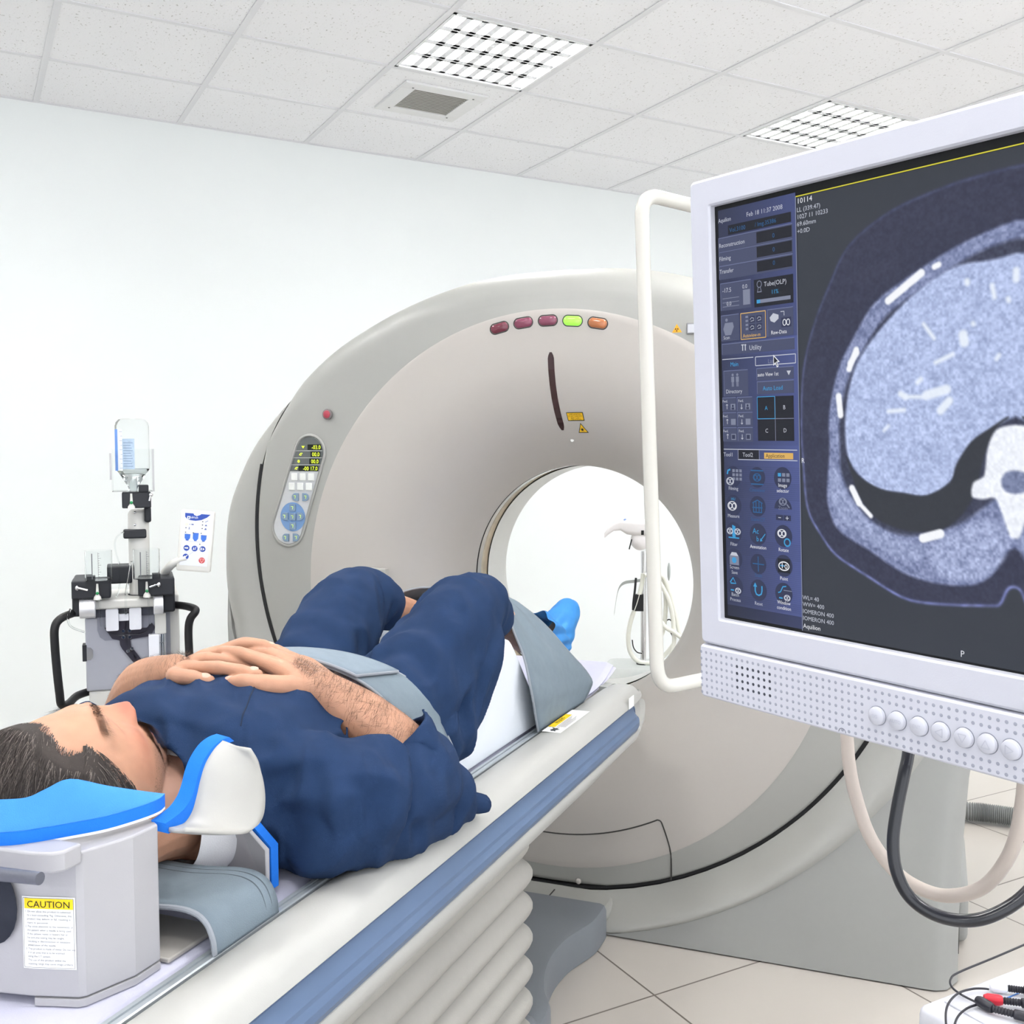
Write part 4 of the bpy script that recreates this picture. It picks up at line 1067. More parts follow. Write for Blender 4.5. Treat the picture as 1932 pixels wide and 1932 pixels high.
lungs('white_lettering', 14.2, 296.6, 0.6); line('blue_lettering', [(6.0, 290.6), (9.2, 286.6), (12.0, 291.0), (6.4, 291.2)], 1.1); line('blue_lettering', [(6.4, 296.6), (9.8, 296.6)], 1.1)
line('blue_lettering', [(32.0, 290.2), (32.0, 294.6), (33.2, 297.0), (35.6, 297.6), (38.0, 296.4), (38.8, 293.8), (38.8, 290.0)], 1.2); flat(scr['blue_lettering'], [(30.0, 291.2), (34.0, 291.2), (32.0, 287.8)], L2)
line('blue_lettering', [(54.8, 293.0), (57.0, 292.2), (59.4, 288.0), (62.6, 287.4)], 0.9); lungs('white_lettering', 63.4, 296.2, 0.6); line('blue_lettering', [(55.6, 296.8), (59.0, 296.8)], 1.1); line('grey_print_marks', [(60, 290.6), (68, 290.6)], 0.6)
tx('bright_lettering', '10114', 78.4, 10.2, 5.2, sq=1.05)
for s_, b in (('LL (339.47)', 16.0), ('1027 11 10233', 20.9), ('69.60mm', 25.9), ('+0.0D', 30.9)): tx('white_lettering', s_, 78.2, b, 4.4, sq=1.02)
for s_, b in (('WL= 40', 295.2), ('WW= 400', 300.2), ('IOMERON 400', 305.4), ('IOMERON 400', 310.6)): tx('white_lettering', s_, 77.9, b, 4.5, sq=0.98)
tx('bright_lettering', 'Aquilion', 78.0, 316.6, 4.8, sq=0.98)
tx('bright_lettering', 'R', 78.8, 194.2, 5.0); tx('bright_lettering', 'P', 204.4, 316.4, 6.0)
for k, m_ in (('field_print', E_K), ('button_print', E_BT), ('edge_print', E_HL), ('white_lettering', E_W), ('bright_lettering', E_WB), ('blue_lettering', E_B), ('amber_print', E_O), ('yellow_line', E_Y), ('grey_print_marks', E_GY), ('icon_print', E_BD), ('dull_blue_lettering', E_DB)):
    part(k, scr[k], m_, screen)
# ------------------------------------------------------------------ person on the couch
def blob(g, voxel, smooth=0, factor=0.5):
    me = bpy.data.meshes.new('tmp'); me.from_pydata([tuple(v) for v in g.v], [], g.f)
    bm = bmesh.new(); bm.from_mesh(me); bmesh.ops.recalc_face_normals(bm, faces=bm.faces); bm.to_mesh(me); bm.free()
    o = bpy.data.objects.new('tmp', me); COL.objects.link(o)
    m = o.modifiers.new('r', 'REMESH'); m.mode = 'VOXEL'; m.voxel_size = voxel; m.use_smooth_shade = True
    if smooth:
        s_ = o.modifiers.new('s', 'SMOOTH'); s_.iterations = smooth; s_.factor = factor
    dg = bpy.context.evaluated_depsgraph_get()
    out = bpy.data.meshes.new_from_object(o.evaluated_get(dg))
    bpy.data.objects.remove(o); bpy.data.meshes.remove(me)
    return out
def mesh_np(me):
    n = len(me.vertices); v = np.empty(n*3); me.vertices.foreach_get('co', v)
    nn = np.empty(n*3); me.vertices.foreach_get('normal', nn)
    return v.reshape(-1, 3), nn.reshape(-1, 3)
def set_np(me, v):
    me.vertices.foreach_set('co', np.ascontiguousarray(v, dtype=np.float32).ravel()); me.update()
def vnoise(P, seed=0):
    # smooth lattice noise on an array of points
    P = P + 100.0; i = np.floor(P).astype(np.int64); f = P - i; f = f*f*(3 - 2*f); out = np.zeros(len(P))
    for dx in (0, 1):
        for dy in (0, 1):
            for dz in (0, 1):
                h = ((i[:, 0]+dx)*73856093) ^ ((i[:, 1]+dy)*19349663) ^ ((i[:, 2]+dz)*83492791) ^ (seed*2654435761)
                h = (h ^ (h >> 13))*1274126177 & 0xffffffff; h = ((h ^ (h >> 16)) & 0xffff)/65535.0
                w = (f[:, 0] if dx else 1-f[:, 0])*(f[:, 1] if dy else 1-f[:, 1])*(f[:, 2] if dz else 1-f[:, 2])
                out += w*h
    return out - 0.5
def link_part(name, me, m, parent, off, label=None, smooth=True):
    v, _ = mesh_np(me); set_np(me, v - np.array(off))
    me.materials.clear(); me.materials.append(m); me.name = name
    me.polygons.foreach_set('use_smooth', [True]*len(me.polygons))
    o = bpy.data.objects.new(name, me); COL.objects.link(o); o.parent = parent
    if label: o['label'] = label
    return o
def smooth_edge(me, iters=12):
    bm = bmesh.new(); bm.from_mesh(me)
    bs = [v for v in bm.verts if v.is_boundary]
    nb = {v: [e.other_vert(v) for e in v.link_edges if e.is_boundary] for v in bs}
    for _ in range(iters):
        new = {v: v.co*0.4 + sum((u.co for u in nb[v]), Vector())*(0.6/max(1, len(nb[v]))) for v in bs if nb[v]}
        for v, c in new.items(): v.co = c
    bm.to_mesh(me); bm.free(); me.update()
def drop_verts(me, mask):
    bm = bmesh.new(); bm.from_mesh(me); bm.verts.ensure_lookup_table()
    bmesh.ops.delete(bm, geom=[bm.verts[i] for i in np.nonzero(mask)[0]], context='VERTS'); bm.to_mesh(me); bm.free(); me.update()

def limb(g, pts, rad, n=6, seg=20):
    P = [Vector(p) for p in pts]
    Q = spline([(p.x, p.y, p.z) for p in P], n)
    R = [interp(k/n, list(range(len(rad))), rad) for k in range(len(Q))]
    g.tube(Q, R, seg)
    g.ball(Q[0], R[0], seg=seg); g.ball(Q[-1], R[-1], seg=seg)
def torso(g, rows, seg=40, e=2.5):
    rings = []
    for y, cx, cz, w, h in rows:
        ring = []
        for k in range(seg):
            a = 2*PI*k/seg; c, s_ = math.cos(a), math.sin(a)
            ring.append((cx + w*math.copysign(abs(c)**(2/e), c), y, cz + h*math.copysign(abs(s_)**(2/e), s_)))
        rings.append(ring)
    g.loft(rings, True, True, True)

M_SKIN = mat('skin_warm', (206, 158, 130), 0.5, var=0.0, bump=0.14, bscale=700, sss=0.12)
_nt = M_SKIN.node_tree; _b = _nt.nodes['Principled BSDF']
_at = _nt.nodes.new('ShaderNodeAttribute'); _at.attribute_name = 'tint'
_nt.links.new(_at.outputs['Color'], _b.inputs['Base Color'])
M_GOWN = mat('navy_cotton', (30, 51, 84), 0.9, var=0.07, vscale=30, bump=0.35, bscale=900, spec=0.25)
M_HAIR = mat('dark_hair', (46, 38, 34), 0.65, var=0.15, vscale=80)
M_HAIRG = mat('greying_hair', (108, 98, 92), 0.5, var=0.2, vscale=80)
M_STUB = mat('brown_stubble', (106, 84, 66), 0.6, var=0.1)
person = thing('person', (0.02, 1.4, 0.69), 'man in a navy gown lying on his back, hands folded on his belly', 'person', SCAN)
PB = tbase(person)

# head: sculpted heightfield on an ellipsoid, local x right, y face, z crown
HCEN = Vector((0.0086, 0.9902, 0.8592)); HSC = 1.161
HX = Vector((0.99492, -0.03795, 0.09321)); HN = Vector((-0.05633, 0.55755, 0.82823)); HU = Vector((-0.08340, -0.82927, 0.55259))
def head_w(p): return HCEN + (HX*p[0] + HN*p[1] + HU*p[2])*HSC
def gs(v, c, s_): return math.exp(-((v-c)/s_)**2)
def head_point(th, ph):
    # th from crown, ph round (0 = right, pi/2 = face)
    sx, sy, sz = math.sin(th)*math.cos(ph), math.sin(th)*math.sin(ph), math.cos(th)
    rz = 0.112 if sz > 0 else 0.118
    ry = 0.090 if sy > 0 else 0.098
    x, y, z = 0.0765*sx, ry*sy, rz*sz
    if z < 0.0:
        t_ = min(1.0, -z/0.118)
        x *= 1 - 0.30*t_**1.5 + 0.10*t_*(1 - t_)
        if y < 0: y *= 1 - 0.35*t_
    if z > 0.05: y *= 1.0
    # flatten the face plane a little, squarer forehead
    if y > 0:
        fw = min(1.0, y/0.05)
        y = y + 0.006*fw*(1 - (x/0.07)**2 if abs(x) < 0.07 else 0)
        if z < 0: y += fw*0.030*(min(1, -z/0.11))*gs(x, 0, 0.045)
        y -= 0.010*fw*max(0, (z - 0.05)/0.06)
        y += 0.009*fw*gs(z, 0.036, 0.011)*gs(abs(x), 0.016, 0.030)
        y -= 0.010*fw*gs(abs(x), 0.033, 0.016)*gs(z, 0.014, 0.012)
        y += 0.007*fw*gs(abs(x), 0.034, 0.013)*gs(z, 0.012, 0.008)
        y -= 0.0025*fw*gs(abs(x), 0.034, 0.015)*gs(z, 0.0045, 0.0022)
        y += 0.005*fw*gs(abs(x), 0.046, 0.018)*gs(z, -0.014, 0.018)
        if -0.036 < z < 0.034:
            q = (0.034 - z)/0.056
            if z >= -0.022: hgt = 0.005 + 0.020*q**1.2; wd = 0.0075 + 0.0055*q
            else: hgt = 0.025*max(0, 1 - ((-0.022 - z)/0.013)**2); wd = 0.013
            y += fw*hgt*gs(x, 0, wd)
            y += fw*0.010*gs(abs(x), 0.0140, 0.0065)*gs(z, -0.025, 0.008)
            y -= fw*0.0025*gs(abs(x), 0.0225, 0.004)*gs(z, -0.028, 0.010)
        y += 0.006*fw*gs(x, 0, 0.028)*gs(z, -0.046, 0.010)
        y += 0.008*fw*gs(x, 0, 0.021)*gs(z, -0.0575, 0.0045) + 0.008*fw*gs(x, 0, 0.018)*gs(z, -0.069, 0.005)
        y -= 0.005*fw*gs(x, 0, 0.024)*gs(z, -0.063, 0.0022)
        y -= 0.004*fw*gs(x, 0, 0.024)*gs(z, -0.081, 0.006)
        y += 0.017*fw*gs(x, 0, 0.024)*gs(z, -0.100, 0.014)
    return (x, y, z)
NT, NPH = 110, 150
g = G(); rings = [[head_w(head_point(PI*i/NT, 2*PI*k/NPH)) for k in range(NPH)] for i in range(1, NT)]
g.loft(rings, True, True, True)
for s_ in (-1, 1):                                    # ears
    Me = Matrix.Rotation(s_*0.35, 4, 'Z') @ Matrix.Rotation(-0.2, 4, 'X')
    gg = G(); gg.ball((0, 0, 0), (0.008, 0.019, 0.031), Me, 20, 14); gg.ball((0, 0.004, -0.024), (0.007, 0.010, 0.012), Me, 14, 10)
    g.add([head_w((v[0] + s_*0.078, v[1] - 0.012, v[2] - 0.004)) for v in gg.v], gg.f)
# neck, trunk, arms, legs
limb(g, [head_w((0, -0.02, -0.06)), (0.022, 1.10, 0.805), (0.015, 1.20, 0.79)], [0.066, 0.066, 0.075])
TR = [(1.14, 0.012, 0.80, 0.09, 0.075), (1.165, 0.01, 0.808, 0.14, 0.098), (1.20, 0.005, 0.813, 0.172, 0.112), (1.28, 0.0, 0.817, 0.180, 0.119), (1.36, 0.0, 0.818, 0.175, 0.120), (1.45, 0.0, 0.815, 0.172, 0.118), (1.55, 0.0, 0.808, 0.172, 0.108), (1.63, 0.0, 0.80, 0.172, 0.103), (1.70, 0.0, 0.795, 0.16, 0.095), (1.74, 0.0, 0.79, 0.12, 0.07)]
torso(g, [(y, cx, cz, w - 0.020, h - 0.010) for y, cx, cz, w, h in TR])
# right arm (towards the camera) and left arm
limb(g, [(0.140, 1.250, 0.795), (0.230, 1.33, 0.780), (0.268, 1.42, 0.785)], [0.044, 0.044, 0.042])
limb(g, [(0.270, 1.425, 0.785), (0.240, 1.415, 0.835), (0.190, 1.39, 0.888), (0.138, 1.362, 0.934)], [0.046, 0.050, 0.043, 0.030])
limb(g, [(-0.140, 1.250, 0.795), (-0.235, 1.31, 0.79), (-0.285, 1.395, 0.80)], [0.050, 0.046, 0.042])
limb(g, [(-0.285, 1.395, 0.80), (-0.25, 1.375, 0.860), (-0.20, 1.35, 0.918), (-0.115, 1.322, 0.950)], [0.046, 0.049, 0.042, 0.030])
def slab(g, pts, w, h, seg=20):
    # palm: flattened tube
    for (a, ra), (b, rb) in zip(pts[:-1], pts[1:]): pass
def finger(g, pts, r0, r1):
    P = spline(pts, 6); n = len(P)
    R = []
    for k in range(n):
        t_ = k/(n-1); r = r0 + (r1 - r0)*t_
        r += 0.0009*(gs(t_, 0.36, 0.06) + gs(t_, 0.70, 0.05)); R.append(r)
    g.tube(P, R, 14); g.ball(P[0], R[0], seg=14, rings=8); g.ball(P[-1], R[-1], seg=14, rings=10)
# left hand lies first, fingers towards +x
def palm(g, wrist, kn, th, w0):
    # kn: list of four knuckle points, wrist: two wrist edge points
    A = [Vector(p) for p in wrist]; B = [Vector(p) for p in kn]
    for k in range(4):
        t_ = k/3; a = A[0].lerp(A[1], t_)
        b = B[k]; mid = a.lerp(b, 0.55) + Vector((0, 0, 0.003))
        limb(g, [a, mid, b], [th, th*0.98, w0], 4, 14)
LK = [(-0.052, 1.303, 0.965), (-0.058, 1.334, 0.974), (-0.060, 1.366, 0.979), (-0.056, 1.394, 0.972)]
palm(g, [(-0.108, 1.312, 0.950), (-0.106, 1.350, 0.953)], LK, 0.0155, 0.0118)
finger(g, [LK[0], (-0.015, 1.302, 0.969), (0.024, 1.305, 0.967), (0.056, 1.308, 0.962)], 0.0118, 0.0088)
finger(g, [LK[1], (-0.012, 1.344, 0.970), (0.018, 1.350, 0.960), (0.040, 1.352, 0.950)], 0.0112, 0.0086)
finger(g, [LK[2], (-0.030, 1.386, 0.991), (0.000, 1.396, 0.989), (0.021, 1.402, 0.982)], 0.0114, 0.0088)
finger(g, [LK[3], (-0.022, 1.418, 0.979), (0.002, 1.430, 0.976), (0.018, 1.438, 0.969)], 0.0106, 0.0080)
finger(g, [(-0.098, 1.305, 0.950), (-0.070, 1.275, 0.956), (-0.042, 1.274, 0.957), (-0.014, 1.281, 0.952)], 0.0158, 0.0100)
# right hand over it, fingers towards -x
RK = [(0.036, 1.345, 0.976), (0.032, 1.374, 0.980), (0.033, 1.402, 0.974), (0.040, 1.426, 0.962)]
palm(g, [(0.128, 1.345, 0.940), (0.130, 1.386, 0.940)], RK, 0.0175, 0.0122)
finger(g, [RK[0], (-0.008, 1.349, 0.983), (-0.050, 1.362, 0.980), (-0.086, 1.376, 0.969)], 0.0122, 0.0088)
finger(g, [RK[1], (-0.008, 1.384, 0.974), (-0.040, 1.394, 0.966), (-0.064, 1.402, 0.955)], 0.0116, 0.0088)
finger(g, [RK[2], (0.002, 1.412, 0.970), (-0.028, 1.420, 0.962), (-0.050, 1.424, 0.952)], 0.0112, 0.0086)
finger(g, [RK[3], (0.012, 1.444, 0.956), (-0.012, 1.450, 0.950), (-0.032, 1.452, 0.944)], 0.0104, 0.0080)
finger(g, [(0.112, 1.335, 0.942), (0.084, 1.290, 0.953), (0.050, 1.285, 0.955), (0.014, 1.290, 0.949)], 0.0175, 0.0100)
# legs: raised over the wedge, heels on the couch
for s_, ky in ((1, -0.015), (-1, -0.03)):
    limb(g, [(s_*0.10, 1.64, 0.80), (s_*0.115, 1.80 + ky*0.5, 0.905), (s_*0.125, 1.96 + ky, 0.985)], [0.074, 0.062, 0.048])
    limb(g, [(s_*0.125, 1.96 + ky, 0.975), (s_*0.114, 2.12, 0.920), (s_*0.112, 2.28, 0.862), (s_*0.112, 2.41, 0.805)], [0.048, 0.042, 0.040, 0.034])
    limb(g, [(s_*0.112, 2.43, 0.775), (s_*0.115, 2.46, 0.82), (s_*0.12, 2.52, 0.865)], [0.034, 0.032, 0.022])
bme = blob(g, 0.0023, 2, 0.4)
_v, _n = mesh_np(bme)
_hl = np.stack([(_v - np.array(HCEN)) @ np.array(HX), (_v - np.array(HCEN)) @ np.array(HN), (_v - np.array(HCEN)) @ np.array(HU)], 1)/HSC
_mott = vnoise(_v*60, 41)*0.5 + vnoise(_v*140, 42)*0.4 + vnoise(_v*22, 43)*0.6
_red = 0.75*np.exp(-((_hl[:, 0]/0.020)**2 + ((_hl[:, 1] - 0.118)/0.022)**2 + ((_hl[:, 2] + 0.020)/0.018)**2)) + 0.35*np.exp(-(((np.abs(_hl[:, 0]) - 0.042)/0.022)**2 + ((_hl[:, 2] + 0.018)/0.022)**2))*(_hl[:, 1] > 0.03)*(_hl[:, 1] < 0.2)
_beard = np.clip((-_hl[:, 2] - 0.040)/0.035, 0, 1)*np.clip((_hl[:, 1] + 0.01)/0.03, 0, 1)*np.clip((0.14 + _hl[:, 2])/0.02, 0, 1)*(_hl[:, 1] < 0.2)*(np.abs(_hl[:, 0]) < 0.09)
_lips = 0.6*np.exp(-((_hl[:, 0]/0.022)**2)*1.2)*np.exp(-((_hl[:, 2] + 0.063)/0.010)**2)*(_hl[:, 1] > 0.085)*(_hl[:, 1] < 0.14)
_knuck = np.zeros(len(_v))
_c = np.array([184., 138., 112.])[None, :]*(1 + _mott*0.10)[:, None]
_c += (np.clip(_red + _lips, 0, 1)[:, None])*np.array([-2., -42., -34.])[None, :]
_c += _beard[:, None]*np.array([-34., -22., -10.])[None, :]*(0.8 + 0.6*_mott)[:, None]
_c = np.clip(_c, 0, 255)/255.0
_lin = np.where(_c <= 0.04045, _c/12.92, ((_c + 0.055)/1.055)**2.4)
_at2 = bme.color_attributes.new('tint', 'FLOAT_COLOR', 'POINT')
_c4 = np.ones((len(_v), 4), np.float32); _c4[:, :3] = _lin; _at2.data.foreach_set('color', _c4.ravel())
body = link_part('body', bme, M_SKIN, person, PB, 'bare skin of head, hands and forearms')
# finger nails
def nail(pos, d, upv, r):
    d = Vector(d).normalized(); upv = Vector(upv).normalized(); sd_ = d.cross(upv).normalized()
    g = G(); rg = []
    for i in range(5):
        w = i/4; rg.append([Vector(pos) + d*(r*1.15*(0.05 + w)*math.cos(2*PI*k/16)) + sd_*(r*0.8*(0.05 + w)*math.sin(2*PI*k/16)) + upv*(0.0014 - 0.0020*w*w) for k in range(16)])
    g.loft(rg, True, True, False); return g
M_NAIL = mat('finger_nail', (216, 166, 148), 0.3, var=0.02, coat=0.2)
for pos, d, u_, r in (((0.050, 1.3075, 0.9725), (1, 0.1, -0.16), (-0.1, -0.3, 1), 0.0065), ((0.015, 1.3985, 0.9925), (1, 0.3, -0.3), (0.2, -0.4, 1), 0.0066), ((-0.018, 1.2770, 0.9625), (1, 0.2, -0.2), (0, -0.4, 1), 0.0072), ((0.018, 1.2855, 0.9595), (-1, 0.1, -0.2), (-0.1, -0.4, 1), 0.0072)):
    part('finger_nail', nail(pos, d, u_, r), M_NAIL, body)

# hair: a close cap plus strands
def hair_front(x, z):
    ax = abs(x)
    yb = interp(z, [-0.045, -0.03, 0.0, 0.03, 0.055, 0.075, 0.092, 0.12], [0.002, 0.010, 0.022, 0.034, 0.044, 0.047, 0.064, 0.08])
    if z > 0.06: yb -= 0.016*gs(ax, 0.042, 0.016)
    return yb
def in_hair(p):
    x, y, z = p
    if y > hair_front(x, z): return False
    if z < -0.038 and y > -0.022: return False
    if z < -0.078: return False
    return True
rs_ = random.Random(11)
def cap_point(p, k=1.0):
    v = Vector(p); n_ = Vector((p[0]/0.0765**2, p[1]/0.095**2, p[2]/0.112**2)).normalized()
    edge = min(1.0, max(0.0, (hair_front(p[0], p[2]) - p[1])/0.03))
    thick = 0.002 + 0.010*edge*(0.6 + 0.4*max(0.0, p[2]/0.1))
    return v + n_*thick*k, n_
g = G(); NT2, NP2 = 180, 260
grid = {}
vs, fs = [], []
for i in range(NT2 + 1):
    for k in range(NP2):
        p = head_point(max(0.002, PI*i/NT2), 2*PI*k/NP2)
        if in_hair((p[0], p[1] + 0.006 + 0.006*math.sin(p[0]*300 + p[2]*220), p[2] - 0.004)):
            q, n_ = cap_point(p); grid[(i, k)] = len(vs); vs.append(head_w(q))
for i in range(NT2):
    for k in range(NP2):
        l = (k+1) % NP2; q = [(i, k), (i, l), (i+1, l), (i+1, k)]
        if all(a in grid for a in q): fs.append(tuple(grid[a] for a in q))
g.add(vs, fs)
hair = part('hair', g, M_HAIR, person, sharp=180)
def strands(n, gen, L, wdt, seed, lift=0.35):
    r = random.Random(seed); g = G()
    while n > 0:
        th = math.acos(r.uniform(-0.75, 1)); ph = r.uniform(0, 2*PI); p = head_point(th, ph)
        q = gen(p, r)
        if q is None: continue
        root, nrm, fl = q; n -= 1
        fl = (fl - nrm*fl.dot(nrm)).normalized(); sdv = nrm.cross(fl)
        ln = L*r.uniform(0.6, 1.2); w = wdt*r.uniform(0.7, 1.3); cur = r.uniform(-0.25, 0.25)
        pts = []
        for e in range(4):
            t_ = e/3; pts.append(root + fl*(ln*t_) + nrm*(lift*ln*(t_ - 0.75*t_*t_)) + sdv*(cur*ln*t_*t_) - nrm*(0.35*ln*ln*t_*t_/0.1))
        L_, R_ = [], []
        for e, pt in enumerate(pts):
            ww = w*(1 - e/3*0.85); L_.append(head_w(pt + sdv*ww)); R_.append(head_w(pt - sdv*ww))
        g.loft([L_, R_], closed=False)
    return g
def scalp(p, r):
    if not in_hair(p) or p[1] < -0.085: return None
    q, n_ = cap_point(p, 1.0)
    back = Vector((p[0]*2.0, -0.8, 0.10 if p[2] > 0.05 else -0.55 + 0.2*r.random()))
    if p[2] > 0.05: back = Vector((p[0]*3.0 + 0.1, -1.0, 0.1))
    elif p[1] > -0.03: back = Vector((0, -0.75, -0.65))
    return q, n_, back + Vector((r.uniform(-.2, .2), r.uniform(-.2, .2), r.uniform(-.2, .2)))
part('strands', strands(9000, scalp, 0.026, 0.00040, 5), M_HAIR, hair)
part('grey_strands', strands(2400, scalp, 0.024, 0.00034, 6), M_HAIRG, hair, label='greying strands in the dark hair')
def brow(p, r):
    x, y, z = p; ax = abs(x)
    if y < 0.03 or not (0.010 < ax < 0.052): return None
    zc_ = 0.034 + 0.006*math.sin((ax - 0.010)/0.042*PI*0.75)
    if abs(z - zc_) > 0.0045: return None
    return Vector(p), Vector((x*6, 0.9, 0.2)).normalized(), Vector((math.copysign(1, x), -0.2, 0.25 - 0.5*(ax > 0.035)))
def moust(p, r):
    x, y, z = p; ax = abs(x)
    if y < 0.04 or ax > 0.032: return None
    top = -0.033 - 0.25*max(0, ax - 0.008); bot = -0.055 - 0.35*max(0.0, ax - 0.012)
    if ax > 0.024: bot = -0.075
    if not (bot < z < top): return None
    return Vector(p), Vector((x*8, 0.9, -0.1)).normalized(), Vector((math.copysign(0.5, x), 0.1, -1))
part('eyebrows', strands(420, brow, 0.011, 0.0004, 8, 0.25), M_HAIR, body)
part('moustache', strands(1900, moust, 0.013, 0.00036, 9, 0.8), M_STUB, body)
def lash(p, r):
    x, y, z = p; ax = abs(x)
    if y < 0.03 or not (0.021 < ax < 0.046) or abs(z - 0.004) > 0.0016: return None
    return Vector(p), Vector((x*6, 0.9, -0.2)).normalized(), Vector((math.copysign(.2, x), 0.5, -0.8))
part('eyelashes', strands(260, lash, 0.009, 0.0005, 12, 0.5), M_HAIR, body)
def jaw(p, r):
    x, y, z = p
    if y < 0.0 or z > -0.045: return None
    if z > -0.07 and abs(x) < 0.02: return None
    return Vector(p), Vector((x*8, y*6, z*5)).normalized(), Vector((0, 0.2, -1))
part('stubble', strands(2600, jaw, 0.0022, 0.00022, 10, 0.5), M_STUB, body)
# forearm hair
def arm_hair(pts, rad, n, seed, cone):
    r = random.Random(seed); g = G(); Q = spline(pts, 8)
    for _ in range(n):
        t_ = r.uniform(0.0, 0.98)*(len(Q)-1); i = int(t_); f = t_ - i
        c = Q[i].lerp(Q[min(i+1, len(Q)-1)], f); ax_ = (Q[min(i+1, len(Q)-1)] - Q[max(0, i-1)]).normalized()
        rr = interp(t_/8, list(range(len(rad))), rad)
        a = r.gauss(cone, 0.8)
        up_ = (Vector((0, 0, 1)) - ax_*ax_.z).normalized(); sd_ = ax_.cross(up_)
        nrm = up_*math.cos(a) + sd_*math.sin(a); root = c + nrm*(rr - 0.0005)
        tang = sd_*math.cos(a) - up_*math.sin(a)
        fl = (ax_*r.uniform(-.1, .6) + tang*r.choice((1, 1, -0.4))*r.uniform(.4, 1)).normalized()
        ln = r.uniform(0.010, 0.020); w = 0.00017; s2 = fl.cross(nrm)
        pts_ = [root + fl*(ln*e/2) + nrm*(0.004*e/2 - 0.003*(e/2)**2) for e in range(3)]
        g.loft([[p + s2*w*(1 - .4*e) for e, p in enumerate(pts_)], [p - s2*w*(1 - .4*e) for e, p in enumerate(pts_)]], closed=False)
    return g
M_AH = mat('arm_hair_brown', (84, 64, 52), 0.5, var=0.1)
part('arm_hair', arm_hair([(0.265, 1.425, 0.80), (0.240, 1.415, 0.835), (0.190, 1.39, 0.888), (0.138, 1.362, 0.934), (0.08, 1.36, 0.965)], [0.047, 0.050, 0.043, 0.031, 0.018], 1900, 21, -0.4), M_AH, body)
part('arm_hair', arm_hair([(-0.25, 1.375, 0.860), (-0.20, 1.35, 0.918), (-0.115, 1.322, 0.950), (-0.08, 1.33, 0.965)], [0.049, 0.042, 0.031, 0.018], 900, 22, 0.4), M_AH, body)

# white undershirt at the neck
g = G(); torso(g, [(1.105, 0.02, 0.790, 0.078, 0.066), (1.125, 0.018, 0.790, 0.098, 0.080), (1.15, 0.016, 0.795, 0.122, 0.092), (1.19, 0.008, 0.808, 0.165, 0.100), (1.24, 0.0, 0.815, 0.170, 0.108)])
ume = blob(g, 0.005, 4)
v_, n_ = mesh_np(ume); drop_verts(ume, (v_[:, 1] < 1.112) | ((v_[:, 2] > 0.845) & (v_[:, 1] < 1.14))); smooth_edge(ume)
link_part('undershirt', ume, mat('white_cotton', (236, 236, 238), 0.85, var=0.02, bump=0.2, bscale=600), person, PB)

# gown top with wide sleeves
g = G()
torso(g, [(y, cx, cz, w + 0.016, h + 0.015) for y, cx, cz, w, h in TR[1:8]] + [(1.67, 0, 0.80, 0.186, 0.112)])
torso(g, [(1.132, 0.0, 0.80, 0.100, 0.082), (1.150, 0.0, 0.802, 0.118, 0.102), (1.175, 0.0, 0.806, 0.165, 0.116), (1.205, 0.0, 0.81, 0.215, 0.122), (1.24, 0.0, 0.805, 0.230, 0.112), (1.30, 0.0, 0.80, 0.212, 0.110)])
def sleeve(g, rings, seg=28):
    rr = []
    for c, ux, vx, in rings:
        c, ux, vx = Vector(c), Vector(ux), Vector(vx)
        rr.append([c + ux*math.cos(2*PI*k/seg) + vx*math.sin(2*PI*k/seg) for k in range(seg)])
    g.loft(rr, True, True, True)
sleeve(g, [((0.150, 1.250, 0.800), (0.0, 0.078, 0.0), (0.02, 0, 0.095)), ((0.215, 1.282, 0.788), (-0.045, 0.080, 0.0), (0.03, 0, 0.092)), ((0.255, 1.340, 0.782), (-0.065, 0.070, 0.020), (0.035, 0.0, 0.082))])
limb(g, [(0.255, 1.335, 0.782), (0.270, 1.400, 0.782), (0.262, 1.420, 0.800), (0.238, 1.415, 0.832), (0.215, 1.402, 0.860)], [0.072, 0.066, 0.059, 0.056, 0.056])
limb(g, [(0.262, 1.410, 0.790), (0.288, 1.455, 0.760), (0.306, 1.495, 0.733), (0.322, 1.535, 0.712)], [0.058, 0.046, 0.032, 0.013])
limb(g, [(0.25, 1.36, 0.755), (0.292, 1.45, 0.735), (0.318, 1.50, 0.713)], [0.055, 0.035, 0.012])
limb(g, [(0.215, 1.235, 0.77), (0.265, 1.30, 0.755), (0.285, 1.40, 0.745)], [0.056, 0.048, 0.045])
sleeve(g, [((-0.150, 1.235, 0.800), (0.0, 0.085, 0.0), (-0.02, 0, 0.095)), ((-0.215, 1.275, 0.79), (0.045, 0.085, 0.0), (-0.03, 0, 0.090)), ((-0.262, 1.340, 0.79), (0.065, 0.070, 0.020), (-0.035, 0.0, 0.078)), ])
limb(g, [(-0.262, 1.340, 0.79), (-0.285, 1.385, 0.80), (-0.268, 1.383, 0.835), (-0.250, 1.375, 0.862)], [0.070, 0.068, 0.062, 0.060])
tme = blob(g, 0.0048, 14)
v, n = mesh_np(tme)
x, y, z = v[:, 0], v[:, 1], v[:, 2]
